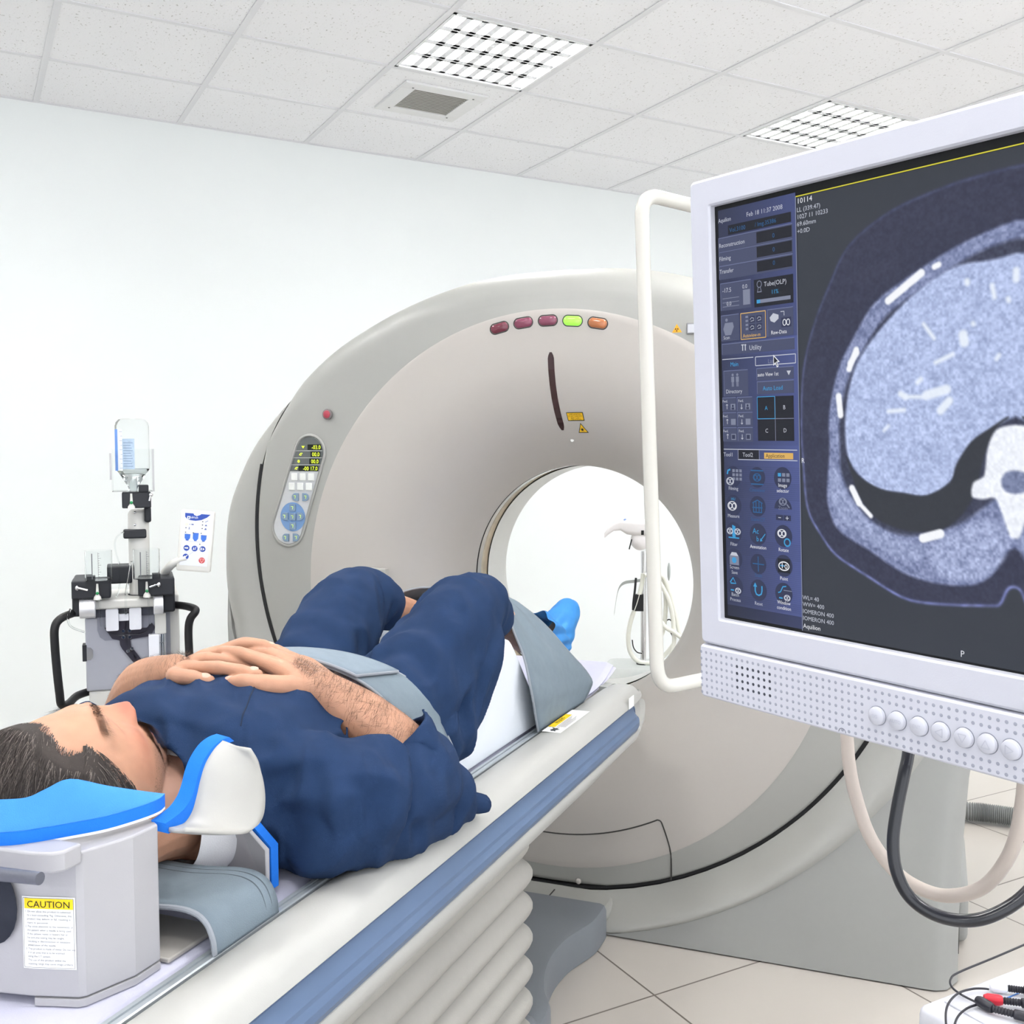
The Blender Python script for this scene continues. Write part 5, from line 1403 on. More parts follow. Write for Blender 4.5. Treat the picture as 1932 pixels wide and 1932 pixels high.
# cloth folds: broad diagonal drapes, finer creases, puckers at the armpit
def ridg(f): return 1 - np.abs(f)*4
wr = 0.009*vnoise(np.stack([x*9 + y*6, y*5 - x*4, z*7], 1), 1) + 0.006*ridg(vnoise(np.stack([x*10 + y*13, (y - x)*4, z*12], 1), 2)) + 0.0065*ridg(vnoise(np.stack([x*22 + y*19, (y - x)*6, z*20], 1), 8)) + 0.0024*vnoise(np.stack([x*45, y*38, z*45], 1), 3)
arm = np.clip((np.abs(x) - 0.16)/0.06, 0, 1)
wr += arm*(0.010*ridg(vnoise(np.stack([x*10, y*9 + z*12, (z - y)*12], 1), 5)) + 0.003*np.sin((y*1.0 + x*0.6)*62 + 4*vnoise(np.stack([x*8, y*8, z*8], 1), 6)))
v = v + n*(wr + 0.001)[:, None]
v[:, 2] = np.maximum(v[:, 2], np.where(np.abs(v[:, 0]) > 0.21, 0.7065, 0.692))
set_np(tme, v)
v, n = mesh_np(tme); x, y, z = v[:, 0], v[:, 1], v[:, 2]
def near_seg(P, a, b):
    a, b = np.array(a), np.array(b); d = b - a; t_ = np.clip(((P - a) @ d)/(d @ d), 0, 1); return np.linalg.norm(P - a - t_[:, None]*d, axis=1)
neck = near_seg(v, (0.018, 1.02, 0.85), (0.018, 1.070, 0.846)) < 0.078
_w = np.interp(y, [r[0] for r in TR], [r[3] for r in TR]) + 0.026; _h = np.interp(y, [r[0] for r in TR], [r[4] for r in TR]) + 0.026; _cz = np.interp(y, [r[0] for r in TR], [r[2] for r in TR])
out_t = (np.abs(x)/_w)**2.5 + (np.abs(z - _cz)/_h)**2.5 > 1.0
_f = np.array([-0.594, -0.29, 0.746]); fore = ((v - np.array([0.232, 1.410, 0.838])) @ _f > 0.004) & (near_seg(v, (0.270, 1.425, 0.785), (0.138, 1.362, 0.934)) < 0.085) & out_t & (x > 0.15)
_f = np.array([0.45, -0.22, 0.866]); forl = ((v - np.array([-0.278, 1.385, 0.812])) @ _f > 0.004) & (near_seg(v, (-0.285, 1.395, 0.80), (-0.115, 1.322, 0.950)) < 0.095) & out_t & (x < -0.15)
neck |= (z < 0.83) & (y < 1.160) & (x > 0.02) & (x < 0.16)
drop_verts(tme, neck | fore | forl); smooth_edge(tme)
from mathutils.bvhtree import BVHTree
_tv, _tn = mesh_np(tme)
_bvh = BVHTree.FromPolygons([tuple(p) for p in _tv], [tuple(p.vertices) for p in tme.polygons])
gown = link_part('gown_top', tme, M_GOWN, person, PB)
M_SEW = mat('gown_seam_dark', (20, 34, 58), 0.9, var=0.0)
g = G(); Q = []
for p in spline([(0.055, 1.305, 0), (0.075, 1.275, 0), (0.098, 1.228, 0), (0.118, 1.185, 0)], 8):
    loc, nrm, _, _ = _bvh.ray_cast(Vector((p.x, p.y, 1.2)), Vector((0, 0, -1)))
    if loc is not None: Q.append(loc + Vector((0, 0, 0.0022)))
g.tube(Q, 0.0010, 6)
part('placket_seam', g, M_SEW, gown)
mods(gown, solid=0.003)
# gown trousers over pelvis and raised thighs
g = G()
torso(g, [(1.56, 0, 0.802, 0.185, 0.108), (1.62, 0, 0.80, 0.188, 0.112), (1.69, 0, 0.80, 0.190, 0.108), (1.76, 0, 0.80, 0.17, 0.085)])
limb(g, [(0.095, 1.62, 0.80), (0.112, 1.76, 0.882), (0.125, 1.88, 0.966), (0.128, 1.945, 0.990)], [0.100, 0.098, 0.078, 0.066])
limb(g, [(0.128, 1.945, 0.990), (0.128, 1.985, 0.968)], [0.066, 0.066])
limb(g, [(-0.095, 1.62, 0.80), (-0.112, 1.74, 0.882), (-0.128, 1.86, 0.965), (-0.135, 1.945, 0.990)], [0.100, 0.096, 0.078, 0.062])
limb(g, [(-0.135, 1.945, 0.990), (-0.135, 1.99, 0.965)], [0.064, 0.066])
limb(g, [(0.15, 1.68, 0.775), (0.165, 1.76, 0.80), (0.17, 1.86, 0.90), (0.160, 1.91, 0.950)], [0.070, 0.055, 0.05, 0.04])
pme = blob(g, 0.0048, 12)
v, n = mesh_np(pme); x, y, z = v[:, 0], v[:, 1], v[:, 2]
fold = np.clip(1 - np.abs(y - 1.66)/0.16, 0, 1)
wr = 0.009*vnoise(np.stack([x*8, y*6 + z*5, z*6], 1), 11) + 0.006*ridg(vnoise(np.stack([x*9 + y*4, y*12 - z*9, z*10], 1), 12)) + 0.0026*vnoise(np.stack([x*42, y*42, z*42], 1), 13)
wr += 0.0065*ridg(vnoise(np.stack([x*18 + z*8, y*24 - z*16, z*12], 1), 15)) + fold*0.0035*np.sin(y*95 + 5*vnoise(np.stack([x*7, y*5, z*7], 1), 14))
v = v + n*wr[:, None]; v[:, 2] = np.maximum(v[:, 2], 0.694)
set_np(pme, v)
v, n = mesh_np(pme); x, y, z = v[:, 0], v[:, 1], v[:, 2]
cut = (y - 2.012 + 0.35*np.maximum(0, z - 0.98) > 0) & (x > 0)
cut |= (y - 2.015 > 0) & (x < 0)
slit = (x < -0.012) & (x > -0.075) & (y > 1.80) & (y < 1.925) & (z > 0.90) & (np.abs(x + 0.045) < 0.030*np.clip((y - 1.80)/0.08, 0, 1))
drop_verts(pme, cut); smooth_edge(pme)
trs = link_part('gown_trousers', pme, M_GOWN, person, PB)
mods(trs, solid=0.003)
# loose tie of the gown at the waist
g = G(); rows = []
for k in range(14):
    t_ = k/13; rows.append(((-0.055 + 0.10*t_, 1.56 + 0.01*math.sin(PI*t_), 0.925 + 0.022*math.sin(PI*t_)), (-0.055 + 0.10*t_, 1.595 + 0.014*math.sin(PI*t_), 0.922 + 0.016*math.sin(PI*t_))))
g.loft([[a for a, b in rows], [b for a, b in rows]], closed=False)
part('waist_tie', g, M_GOWN, person, solid=0.003)
g = G()
for pts in ([(0.075, 1.140, 0.865), (0.100, 1.135, 0.835), (0.108, 1.120, 0.795), (0.10, 1.135, 0.755), (0.075, 1.165, 0.735)], [(0.085, 1.150, 0.870), (0.112, 1.155, 0.83), (0.122, 1.15, 0.79), (0.118, 1.16, 0.75)]):
    Q = spline(pts, 6); g.loft([[p + Vector((0.003, 0.004, 0)) for p in Q], [p + Vector((-0.003, -0.004, 0)) for p in Q]], closed=False)
part('neck_tie', g, M_GOWN, person, solid=0.002)
# blue shoe covers
M_SHOE = mat('blue_shoe_cover', (60, 142, 214), 0.55, var=0.06, vscale=30, bump=0.3, bscale=150, trans=0.15)
for s_, ty in ((1, 0.0), (-1, 0.0)):
    g = G()
    limb(g, [(s_*0.112, 2.43, 0.765), (s_*0.114, 2.445, 0.81), (s_*0.118, 2.49, 0.855), (s_*0.122, 2.545, 0.888), (s_*0.122, 2.562, 0.894)], [0.042, 0.052, 0.048, 0.036, 0.026])
    limb(g, [(s_*0.114, 2.345, 0.868), (s_*0.115, 2.40, 0.838), (s_*0.115, 2.44, 0.815)], [0.048, 0.052, 0.052])
    sme = blob(g, 0.004, 5)
    v, n = mesh_np(sme)
    wr = 0.006*np.sin(np.arctan2(v[:, 2] - 0.80, v[:, 0] - s_*0.115)*16 + 20*v[:, 1])*np.clip(1 - (v[:, 1] - 2.36)/0.14, 0, 1) + 0.006*vnoise(v*40, 31)
    v = v + n*wr[:, None]; v[:, 2] = np.maximum(v[:, 2], 0.694); set_np(sme, v)
    v, n = mesh_np(sme); drop_verts(sme, (v[:, 1] - 2.335) - 0.5*(v[:, 2] - 0.868) < 0); smooth_edge(sme, 4)
    link_part('shoe_cover', sme, M_SHOE, person, PB)
# ------------------------------------------------------------------ linen, straps, wedge and arm rest on the couch
M_LINEN = mat('lavender_white_linen', (206, 206, 224), 0.85, var=0.02, bump=0.15, bscale=500)
g = G(); rng2 = random.Random(4)
ys = [-0.6 + 3.29*k/90 for k in range(91)]
def edge_w(y, k): return 0.014*math.sin(y*5.1 + k*1.9) * 0.25 + 0.004*math.sin(y*17 + k)
rows = []
for y in ys:
    lift = 0.012*max(0.0, (y - 2.50)/0.19)**1.5 * 3.0
    w1, w2, w3 = 0.207 + edge_w(y, 0), 0.203 + edge_w(y, 1), 0.197 + edge_w(y, 2)
    z0 = 0.676 + lift
    rows.append([(-w1, y, z0), (-w1, y, z0 + 0.006), (-w2 + 0.002, y, z0 + 0.008), (-w2, y, z0 + 0.013), (-w3, y, z0 + 0.016), (-0.1, y, z0 + 0.0165), (0, y, z0 + 0.0165), (0.1, y, z0 + 0.0165), (w3 - 0.004, y, z0 + 0.0165), (w3, y, z0 + 0.0145), (w2 - 0.003, y, z0 + 0.0105), (w2 + 0.001, y, z0 + 0.009), (w2, y, z0 + 0.005), (w1 - 0.002, y, z0 + 0.004), (w1, y, z0 + 0.001)])
g.loft(rows, True, True, True)
single('bed_sheet', g, M_LINEN, 'folded pale lavender sheet laid along the couch top under the man', 'sheet', SCAN, (0, 1.0, 0.676), sharp=60)

M_STRAP = mat('grey_felt_strap', (116, 129, 139), 0.95, var=0.05, vscale=50, bump=0.35, bscale=700)
M_PIPE = mat('strap_binding', (146, 151, 158), 0.9, var=0.03)
def band(rows, name_edges=True):
    g = G(); g.loft(rows, closed=False); return g
# belly strap: follows the trunk at its waist
def trunk(y, a, off):
    cz = interp(y, [r[0] for r in TR], [r[2] for r in TR]); w = interp(y, [r[0] for r in TR], [r[3] for r in TR]) + 0.033 + off; h = interp(y, [r[0] for r in TR], [r[4] for r in TR]) + 0.032 + off
    c, s_ = math.cos(a), math.sin(a); e = 2.35
    return (w*math.copysign(abs(c)**(2/e), c), y, cz + h*math.copysign(abs(s_)**(2/e), s_))
def strap_rows(a0, a1, n, ylo, yhi, off, tail=True):
    rows = []
    for k in range(n + 1):
        a = a0 + (a1 - a0)*k/n
        rows.append([trunk(ylo(a) + (yhi(a) - ylo(a))*q/8, a, off) for q in range(9)])
    return rows
def ylo(a): return 1.415 + 0.08*math.cos(a)**2
def yhi(a): return 1.560 + 0.085*math.cos(a)**2
rows = strap_rows(0.10, PI - 0.10, 40, ylo, yhi, 0.0)
tailr = [[(0.226, 1.500 + (1.645 - 1.500)*q/8, z) for q in range(9)] for z in (0.7000, 0.72, 0.745, 0.77)]
taill = [[(-0.226, 1.500 + (1.645 - 1.500)*q/8, z) for q in range(9)] for z in (0.7000, 0.72, 0.745, 0.77)]
rows = tailr + [[( (p[0] if abs(p[0]) < 0.2 else p[0]), p[1], p[2]) for p in r] for r in rows if r[0][2] > 0.79] + taill[::-1]
t = thing('belly_strap', (0, 1.58, 0.70), 'wide grey felt strap buckled across the man\'s belly below his forearm', 'strap', SCAN)
part('strap_band', band(rows), M_STRAP, t, sharp=180, solid=0.005)
for q in (0, 8):
    g = G(); g.tube([Vector(r[q]) + Vector((0, 0, 0.001)) for r in rows], 0.0028, 8); part('binding', g, M_PIPE, t)
fl = strap_rows(0.86, 2.0, 18, lambda a: ylo(a) - 0.004, lambda a: yhi(a) - 0.012, 0.007)
part('strap_flap', band(fl), mat('light_grey_felt', (128, 141, 152), 0.95, var=0.05, vscale=50, bump=0.35, bscale=700), t, sharp=180, solid=0.006)
g = G(); g.tube([fl[-1][0]] + [r[0] for r in fl[::-1]] + [p for p in fl[0]] + [r[8] for r in fl], 0.0030, 8); part('binding', g, M_PIPE, t)
# leg strap over the shins
LSA = [(0.236, 2.040, 0.705), (0.2375, 2.015, 0.755), (0.238, 1.997, 0.795), (0.213, 2.010, 0.872), (0.172, 2.048, 0.930), (0.148, 2.066, 0.962), (0.120, 2.090, 0.985), (0.08, 2.105, 0.993), (0.0, 2.135, 0.985), (-0.09, 2.125, 0.990), (-0.15, 2.08, 0.962), (-0.21, 2.015, 0.872), (-0.236, 2.0, 0.79), (-0.236, 2.04, 0.705)]
LSB = [(0.236, 2.345, 0.700), (0.239, 2.385, 0.722), (0.240, 2.393, 0.747), (0.226, 2.315, 0.811), (0.196, 2.267, 0.868), (0.166, 2.240, 0.910), (0.132, 2.226, 0.942), (0.09, 2.222, 0.965), (0.0, 2.235, 0.968), (-0.09, 2.24, 0.962), (-0.15, 2.30, 0.91), (-0.21, 2.34, 0.84), (-0.236, 2.39, 0.75), (-0.236, 2.345, 0.70)]
rows = []
for a, b in zip(spline(LSA, 4), spline(LSB, 4)):
    r = []
    for q in range(15):
        p = a.lerp(b, q/14); k_ = min(1.0, max(0.0, (p.z - 0.72)*6))
        p.x += (0.0022*math.sin(p.y*75 + p.z*10))*k_; p.z += (0.003*math.sin(q*1.15 + 0.6) - 0.010*math.sin(PI*q/14)*k_*0.6)*k_
        r.append(p)
    rows.append(r)
t = thing('leg_strap', (0, 2.18, 0.70), 'broad grey felt strap pulled over the man\'s shins next to the white wedge', 'strap', SCAN)
part('strap_band', band(rows), M_STRAP, t, sharp=180, solid=0.004)
for q in (0, 14):
    g = G(); g.tube([r[q] for r in rows], 0.0026, 8); part('binding', g, M_PIPE, t)
# head-end strap bent over the couch edge
rows = []
for x, z in spline([(-0.233, 0.700, 0), (-0.226, 0.735, 0), (-0.19, 0.748, 0), (0.0, 0.744, 0), (0.10, 0.742, 0), (0.17, 0.748, 0), (0.200, 0.746, 0), (0.217, 0.736, 0), (0.226, 0.718, 0), (0.2285, 0.699, 0)], 5) and [(p.x, p.y) for p in spline([(-0.233, 0.700, 0), (-0.226, 0.735, 0), (-0.19, 0.748, 0), (0.0, 0.744, 0), (0.10, 0.742, 0), (0.17, 0.748, 0), (0.200, 0.746, 0), (0.217, 0.736, 0), (0.226, 0.718, 0), (0.2285, 0.699, 0)], 5)]:
    rows.append([(x, 0.985 + 0.125*q/8 - 0.02*(x < 0.16)*(0.16 - x)*2, z) for q in range(9)])
t = thing('shoulder_strap', (0, 1.045, 0.70), 'grey felt strap lying over the couch edge below the blue-padded arm rest', 'strap', SCAN)
part('strap_band', band(rows), M_STRAP, t, sharp=180, solid=0.006)
g = G(); g.tube([r[0] for r in rows], 0.0036, 8); part('binding', g, M_PIPE, t)
for q in (6.4, 7.2):
    g = G(); g.tube([Vector(r[6]).lerp(Vector(r[8]), (q - 6)/2) + Vector((0.002, 0, 0.003)) for r in rows], 0.0007, 6); part('stitching', g, mat('stitch_dark', (92, 102, 110), 0.9), t)
# white wedge under the knees
g = G()
prof = [(p.x, p.y) for p in spline([(1.712, 0.697, 0), (1.705, 0.708, 0), (1.725, 0.742, 0), (1.80, 0.818, 0), (1.88, 0.895, 0), (1.915, 0.918, 0), (1.945, 0.920, 0), (1.975, 0.900, 0), (2.06, 0.805, 0), (2.15, 0.705, 0), (2.145, 0.697, 0)], 5)]
def wedge_ring(x, k): 
    cx, cz = 1.93, 0.79
    return [(x, cx + (a - cx)*k, max(0.6965, cz + (b - cz)*k)) for a, b in prof]
g.loft([wedge_ring(-0.196, 0.93), wedge_ring(-0.205, 0.97), wedge_ring(-0.208, 1.0), wedge_ring(0.0, 1.0), wedge_ring(0.196, 1.0), wedge_ring(0.203, 0.985), wedge_ring(0.206, 0.96), wedge_ring(0.207, 0.93)], True, True, True)
single('wedge_cushion', g, mat('white_vinyl', (222, 227, 234), 0.5, var=0.015, vscale=8, bump=0.08, bscale=200), 'white wedge cushion under the man\'s raised knees', 'cushion', SCAN, (0, 1.93, 0.697), sharp=50)

# arm rest behind the head
M_ARM = mat('arm_rest_grey_white', (172, 171, 174), 0.4, var=0.006, bump=0.05, bscale=500)
M_SHELL = mat('arm_rest_shell', (176, 175, 170), 0.38, var=0.006, bump=0.04, bscale=500)
M_EDGE = mat('shell_edge_white', (226, 226, 232), 0.35, var=0.0)
M_PAD = mat('bright_blue_foam', (22, 112, 214), 0.9, var=0.03, vscale=40, bump=0.3, bscale=900)
t = thing('arm_rest', (0.05, 0.88, 0.70), 'grey-white arm rest with bright blue pads and a caution notice, beside the man\'s head', 'arm rest', SCAN)
foot = [(-0.10, 0.80), (0.069, 0.8205), (0.112, 0.8290), (0.1600, 0.8435), (0.1655, 0.8490), (0.1835, 0.904), (0.1835, 0.944), (0.166, 0.955), (-0.10, 0.955)]
g = G(); g.loft([[(x, y, z) for x, y in foot] for z in (0.704, 0.868)], True, True, True)
part('body', g, M_ARM, t, bevel=0.0025, sharp=8)
g = G(); g.loft([[(x*1.004, y - 0.001, z) for x, y in foot[2:]] + [(0.0, 0.955, z)] for z in (0.6945, 0.703)], True, True, True)
part('base_plate', g, M_ARM, t, bevel=0.0015)
g = G(); g.box((-0.19, 0.955, 0.6945), (0.186, 1.05, 0.7005)); part('tray', g, mat('tray_grey', (176, 172, 166), 0.5), t, bevel=0.002)
# second block carrying the wing, and the lever
g = G(); g.loft([[(-0.12, 0.790, z), (0.138, 0.806, z), (0.160, 0.813, z), (0.1675, 0.822, z), (0.1675, 0.846, z), (-0.12, 0.846, z)] for z in (0.8555, 0.8785)], True, True, True); part('upper_block', g, M_ARM, t, bevel=0.003)
g = G(); g.tube([(0.02, 0.772, 0.8605), (0.123, 0.779, 0.8635), (0.176, 0.7815, 0.8655)], [0.0072, 0.0072, 0.0066], 16); g.tube([(0.03, 0.773, 0.861), (0.03, 0.80, 0.868)], 0.006, 12); part('lever', g, mat('lever_grey', (92, 94, 104), 0.45), t)
g = G(); g.ball((0.060, 0.8195, 0.805), (0.040, 0.005, 0.046), seg=32, rings=12); part('finger_hole', g, mat('dark_hole', (34, 38, 50), 0.8), t)
# blue wing: sloping slab on a white tray
outer = [(0.02, 0.775), (0.092, 0.808), (0.116, 0.827), (0.136, 0.852), (0.161, 0.888), (0.174, 0.93), (0.176, 0.955), (0.170, 0.972)]
innr = [(0.06, 0.800), (0.081, 0.816), (0.104, 0.832), (0.118, 0.845), (0.130, 0.868), (0.146, 0.905), (0.159, 0.940), (0.169, 0.970)]
zi = [0.925, 0.925, 0.925, 0.932, 0.938, 0.921, 0.906, 0.894]
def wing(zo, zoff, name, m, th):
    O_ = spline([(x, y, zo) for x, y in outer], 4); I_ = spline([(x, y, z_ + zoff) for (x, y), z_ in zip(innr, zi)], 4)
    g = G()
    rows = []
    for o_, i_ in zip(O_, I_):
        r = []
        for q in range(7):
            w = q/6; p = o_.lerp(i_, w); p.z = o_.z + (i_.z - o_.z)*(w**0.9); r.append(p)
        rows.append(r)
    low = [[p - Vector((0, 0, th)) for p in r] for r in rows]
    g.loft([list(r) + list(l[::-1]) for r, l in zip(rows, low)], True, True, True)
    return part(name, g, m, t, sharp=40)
wing(0.8935, 0.0, 'pad', M_PAD, 0.0150)
wing(0.8785, -0.0160, 'pad_tray', M_EDGE, 0.003)
wing(0.8942, 0.0007, 'pad_top', mat('lighter_blue_top', (66, 140, 226), 0.95, var=0.03, vscale=60, bump=0.3, bscale=900), 0.0012)  # thin sheet over the pad's top, lighter blue than its sides
# riser: pad and curved shell
FA = [(0.946, 0.8705), (0.961, 0.873), (0.978, 0.877), (0.991, 0.886), (0.999, 0.898), (1.005, 0.912), (1.015, 0.926), (1.031, 0.938), (1.049, 0.943), (1.066, 0.943)]
FB = [(0.950, 0.857), (0.968, 0.858), (0.990, 0.860), (1.004, 0.870), (1.012, 0.886), (1.019, 0.904), (1.029, 0.920), (1.047, 0.932), (1.062, 0.936), (1.074, 0.936)]
A_ = [p for p in spline([(0.172, y, z) for y, z in FA], 4)]; B_ = [p for p in spline([(0.173, y, z) for y, z in FB], 4)]
g = G()
bk = Vector((0.012, 0.010, -0.006))
g.loft([[a, b, b + bk, a + bk] for a, b in zip(A_, B_)], True, True, True); part('riser_pad', g, M_PAD, t, sharp=40)
# shell outline: front edge follows the pad, far edge is a rounded tab
front = spline([(0.174, 0.968, 0.8535), (0.174, 0.980, 0.853), (0.174, 0.992, 0.855), (0.174, 1.005, 0.866), (0.174, 1.0135, 0.884), (0.174, 1.0205, 0.902), (0.174, 1.0305, 0.918), (0.174, 1.048, 0.930), (0.174, 1.066, 0.9345)], 5)
far = spline([(0.226, 0.942, 0.868), (0.238, 0.982, 0.853), (0.243, 1.022, 0.839), (0.243, 1.046, 0.836), (0.243, 1.062, 0.846), (0.243, 1.067, 0.868), (0.243, 1.064, 0.893), (0.242, 1.057, 0.915), (0.236, 1.048, 0.934)], 5)
g = G(); rows = []
for q in range(13):
    w = q/12; bulge = math.sin(PI*w)
    rows.append([a.lerp(b, w) + Vector((0.010*bulge, -0.016*bulge, 0.0))*math.sin(PI*min(1, 0.12 + i_/(len(front) - 1)*0.88)) for i_, (a, b) in enumerate(zip(front, far))])
g.loft(rows, closed=False)
part('shell', g, M_SHELL, t, sharp=180, solid=0.005)
g = G(); g.tube(front, 0.0042, 10); part('shell_edge', g, M_EDGE, t)
g = G(); g.ball((0.196, 1.004, 0.846), (0.011, 0.011, 0.008), seg=16, rings=10); part('knob', g, M_EDGE, t)
# bracket foot at the shoulder, with its own blue pad
g = G(); pr = [(0.112, 1.160, 0.704), (0.186, 1.146, 0.704), (0.186, 1.146, 0.763), (0.162, 1.118, 0.812), (0.10, 1.128, 0.845), (0.112, 1.15, 0.80)]
g.loft([[Vector(p) for p in pr], [Vector(p) + Vector((0.002, 0.006, 0)) for p in pr]], True, True, True); part('bracket', g, M_ARM, t, bevel=0.0015)
g = G(); g.loft([[Vector((0.182, 1.154, 0.706)), Vector((0.190, 1.152, 0.706)), Vector((0.190, 1.152, 0.765)), Vector((0.163, 1.126, 0.818)), Vector((0.156, 1.128, 0.812)), Vector((0.182, 1.154, 0.762))], [p + Vector((0.0, 0.016, 0)) for p in (Vector((0.182, 1.154, 0.706)), Vector((0.190, 1.152, 0.706)), Vector((0.190, 1.152, 0.765)), Vector((0.163, 1.126, 0.818)), Vector((0.156, 1.128, 0.812)), Vector((0.182, 1.154, 0.762)))]], True, True, True); part('bracket_pad', g, M_PAD, t)
# caution notice on the front face
fa, fb = Vector((0.112, 0.822, 0)), Vector((0.155, 0.834, 0)); fc = Vector((0.069, 0.816, 0))
def lab(lift):
    def f(u, v):       # u metres to the right from the label's left edge, v up from its bottom
        x = 0.1005 + u
        pts = [(0.069, 0.8205), (0.112, 0.8290), (0.160, 0.8435)]
        y = interp(x, [p[0] for p in pts], [p[1] for p in pts])
        return (x, y - 0.0008 - lift, 0.7365 + v)
    return f
def facet(g, x0, y0, x1, y1, f):
    xs = [x0] + ([0.0115] if x0 < 0.0115 < x1 else []) + [x1]
    for a, b in zip(xs[:-1], xs[1:]): g.add([f(a, y0), f(b, y0), f(b, y1), f(a, y1)], [(0, 1, 2, 3)])
LW, LH = 0.0585, 0.081
g = G(); facet(g, 0, 0, LW, LH, lab(0.0)); notice = part('caution_notice', g, M_WHT, t)
g = G(); facet(g, 0.003, LH - 0.0135, LW - 0.002, LH - 0.002, lab(0.0004)); part('notice_band', g, MATS['caution_yellow'], notice)
g = G(); lettering(g, 'CAUTION', 0.0105, lambda u, v: lab(0.0008)(0.030 + u, LH - 0.0118 + v), 'CENTER', 1.0); part('notice_title', g, M_INK, notice)
txt = ['1. Do not allow this product to subjected', '   to a load exceeding 7kg. Otherwise, this', '   product may deform or fall, resulting in', '   injury to personnel.', '2. Pay close attention to the movements of', '   the patient when a needle is being used.', '   If the patient raises or lowers her or', '   his arm,the tubing may be caught,', '   resulting in disconnection or excessive', '   penetration of the needle.', '3. This product is made of metal. Do not use', '   it in an area that is to be scanned', '   using the CT system.', '   The use of this product within the', '   scanning range may cause image artifacts.']
g = G()
for k, s_ in enumerate(txt): lettering(g, s_, 0.00322, lambda u, v, k=k: lab(0.0006)(0.0035 + u, LH - 0.0175 - 0.0042*k + v), 'LEFT', 0.93)
part('notice_text', g, mat('soft_ink', (92, 94, 104), 0.7, var=0.0), notice)
g = G()
for a, b in (((0.0015, 0.0015), (LW - 0.0015, 0.0015)), ((LW - 0.0015, 0.0015), (LW - 0.0015, LH - 0.0015)), ((0.0015, 0.0015), (0.0015, LH - 0.0015)), ((0.0015, LH - 0.0015), (LW - 0.0015, LH - 0.0015))):
    if a[0] == b[0]: facet(g, a[0] - 0.0002, a[1], a[0] + 0.0002, b[1], lab(0.0005))
    else: facet(g, a[0], a[1] - 0.0002, b[0], a[1] + 0.0002, lab(0.0005))
part('notice_border', g, MATS['soft_ink'], notice)
# ------------------------------------------------------------------ contrast injector behind the couch
def facing(yaw_deg, dist):
    a = math.radians(yaw_deg)
    return Matrix.Translation((dist*math.sin(a), dist*math.cos(a), 0)) @ Matrix.Rotation(-a, 4, 'Z')
INJ = facing(7.75, 2.59)
def I(cx, cy, d=0.0): return Vector(((cx - 573.8)/2627.0, d, 1.4241 - cy/2434.0))
def ibox(g, cx0, cy0, cx1, cy1, d0, d1):
    a, b = I(cx0, cy0), I(cx1, cy1); g.box((a.x, d0, b.z), (b.x, d1, a.z)); return g
M_IW = mat('injector_white', (214, 213, 208), 0.38, var=0.006)
M_IS = mat('injector_silver', (186, 188, 198), 0.38, metal=0.35, var=0.015, bump=0.03, bscale=400)
M_IB = mat('injector_black', (36, 38, 44), 0.5, var=0.02)
M_CHR = mat('chrome', (225, 225, 228), 0.12, metal=1.0, var=0.0)
def glass(name, rgb, rough=0.03, ior=1.12):
    return mat(name, rgb, rough, var=0.0, trans=1.0, ior=ior)
M_CLR = glass('clear_acrylic', (250, 252, 252)); M_CLT = glass('clear_tubing', (246, 248, 248), 0.08, 1.1)
inj = thing('contrast_injector', (0, 0, 0), 'white and silver contrast injector on a cart with black handles, behind the man\'s head', 'injector', INJ)
g = G(); ibox(g, 290, 1218, 752, 1638, 0.0, 0.20); part('front_panel', g, M_IS, inj, bevel=0.004)
g = G(); ibox(g, 303, 1640, 832, 2400, 0.004, 0.22); part('cabinet', g, M_IW, inj, bevel=0.005)
g = G(); ibox(g, 760, 1118, 834, 1640, 0.03, 0.24); part('side_panel', g, M_IW, inj, bevel=0.003)
g = G(); ibox(g, 752, 1200, 778, 1560, 0.012, 0.2); part('hinge_side', g, mat('injector_grey', (150, 152, 160), 0.4, metal=0.4), inj)
g = G(); ibox(g, 303, 2400, 832, 3120, 0.03, 0.20); part('column', g, M_IW, inj, bevel=0.006)
g = G(); g.box((-0.22, -0.16, 0.07), (0.22, 0.36, 0.13)); part('cart_base', g, M_IW, inj, bevel=0.02)
for sx_ in (-0.18, 0.18):
    for sy_ in (-0.12, 0.32):
        g = G(); g.cyl((sx_ - 0.014, sy_, 0.036), (sx_ + 0.014, sy_, 0.036), 0.036, 20); part('caster', g, M_IB, inj)
g = G(); M4 = Matrix.Translation(I(516, 1706, 0.0)) @ Matrix.Rotation(PI/2, 4, 'X'); g.lathe([(0.031, 0.0), (0.031, 0.012), (0.027, 0.018), (0.010, 0.024), (0.001, 0.025)], M4, 32, cap1=True); part('dial', g, M_IW, inj)
# black hand rails
g = G(); g.tube(spline([I(300, 1185, 0.05), I(230, 1182, -0.01), I(165, 1196, -0.05), I(134, 1240, -0.06), I(132, 1340, -0.06), I(140, 1480, -0.06), I(150, 1600, -0.06), I(158, 1668, -0.055), I(190, 1682, -0.03), I(235, 1662, 0.01), I(310, 1655, 0.04)], 6), 0.0092, 14); part('hand_rail', g, M_BLACK, inj)
g = G(); g.tube(spline([I(760, 1180, 0.05), I(860, 1174, -0.01), I(915, 1180, -0.05), I(918, 1196, -0.06), I(890, 1235, -0.055), I(878, 1300, -0.05), I(880, 1450, -0.05), I(884, 1620, -0.045), I(860, 1700, 0.0), I(800, 1700, 0.05)], 6), 0.0092, 14); part('hand_rail', g, M_BLACK, inj)
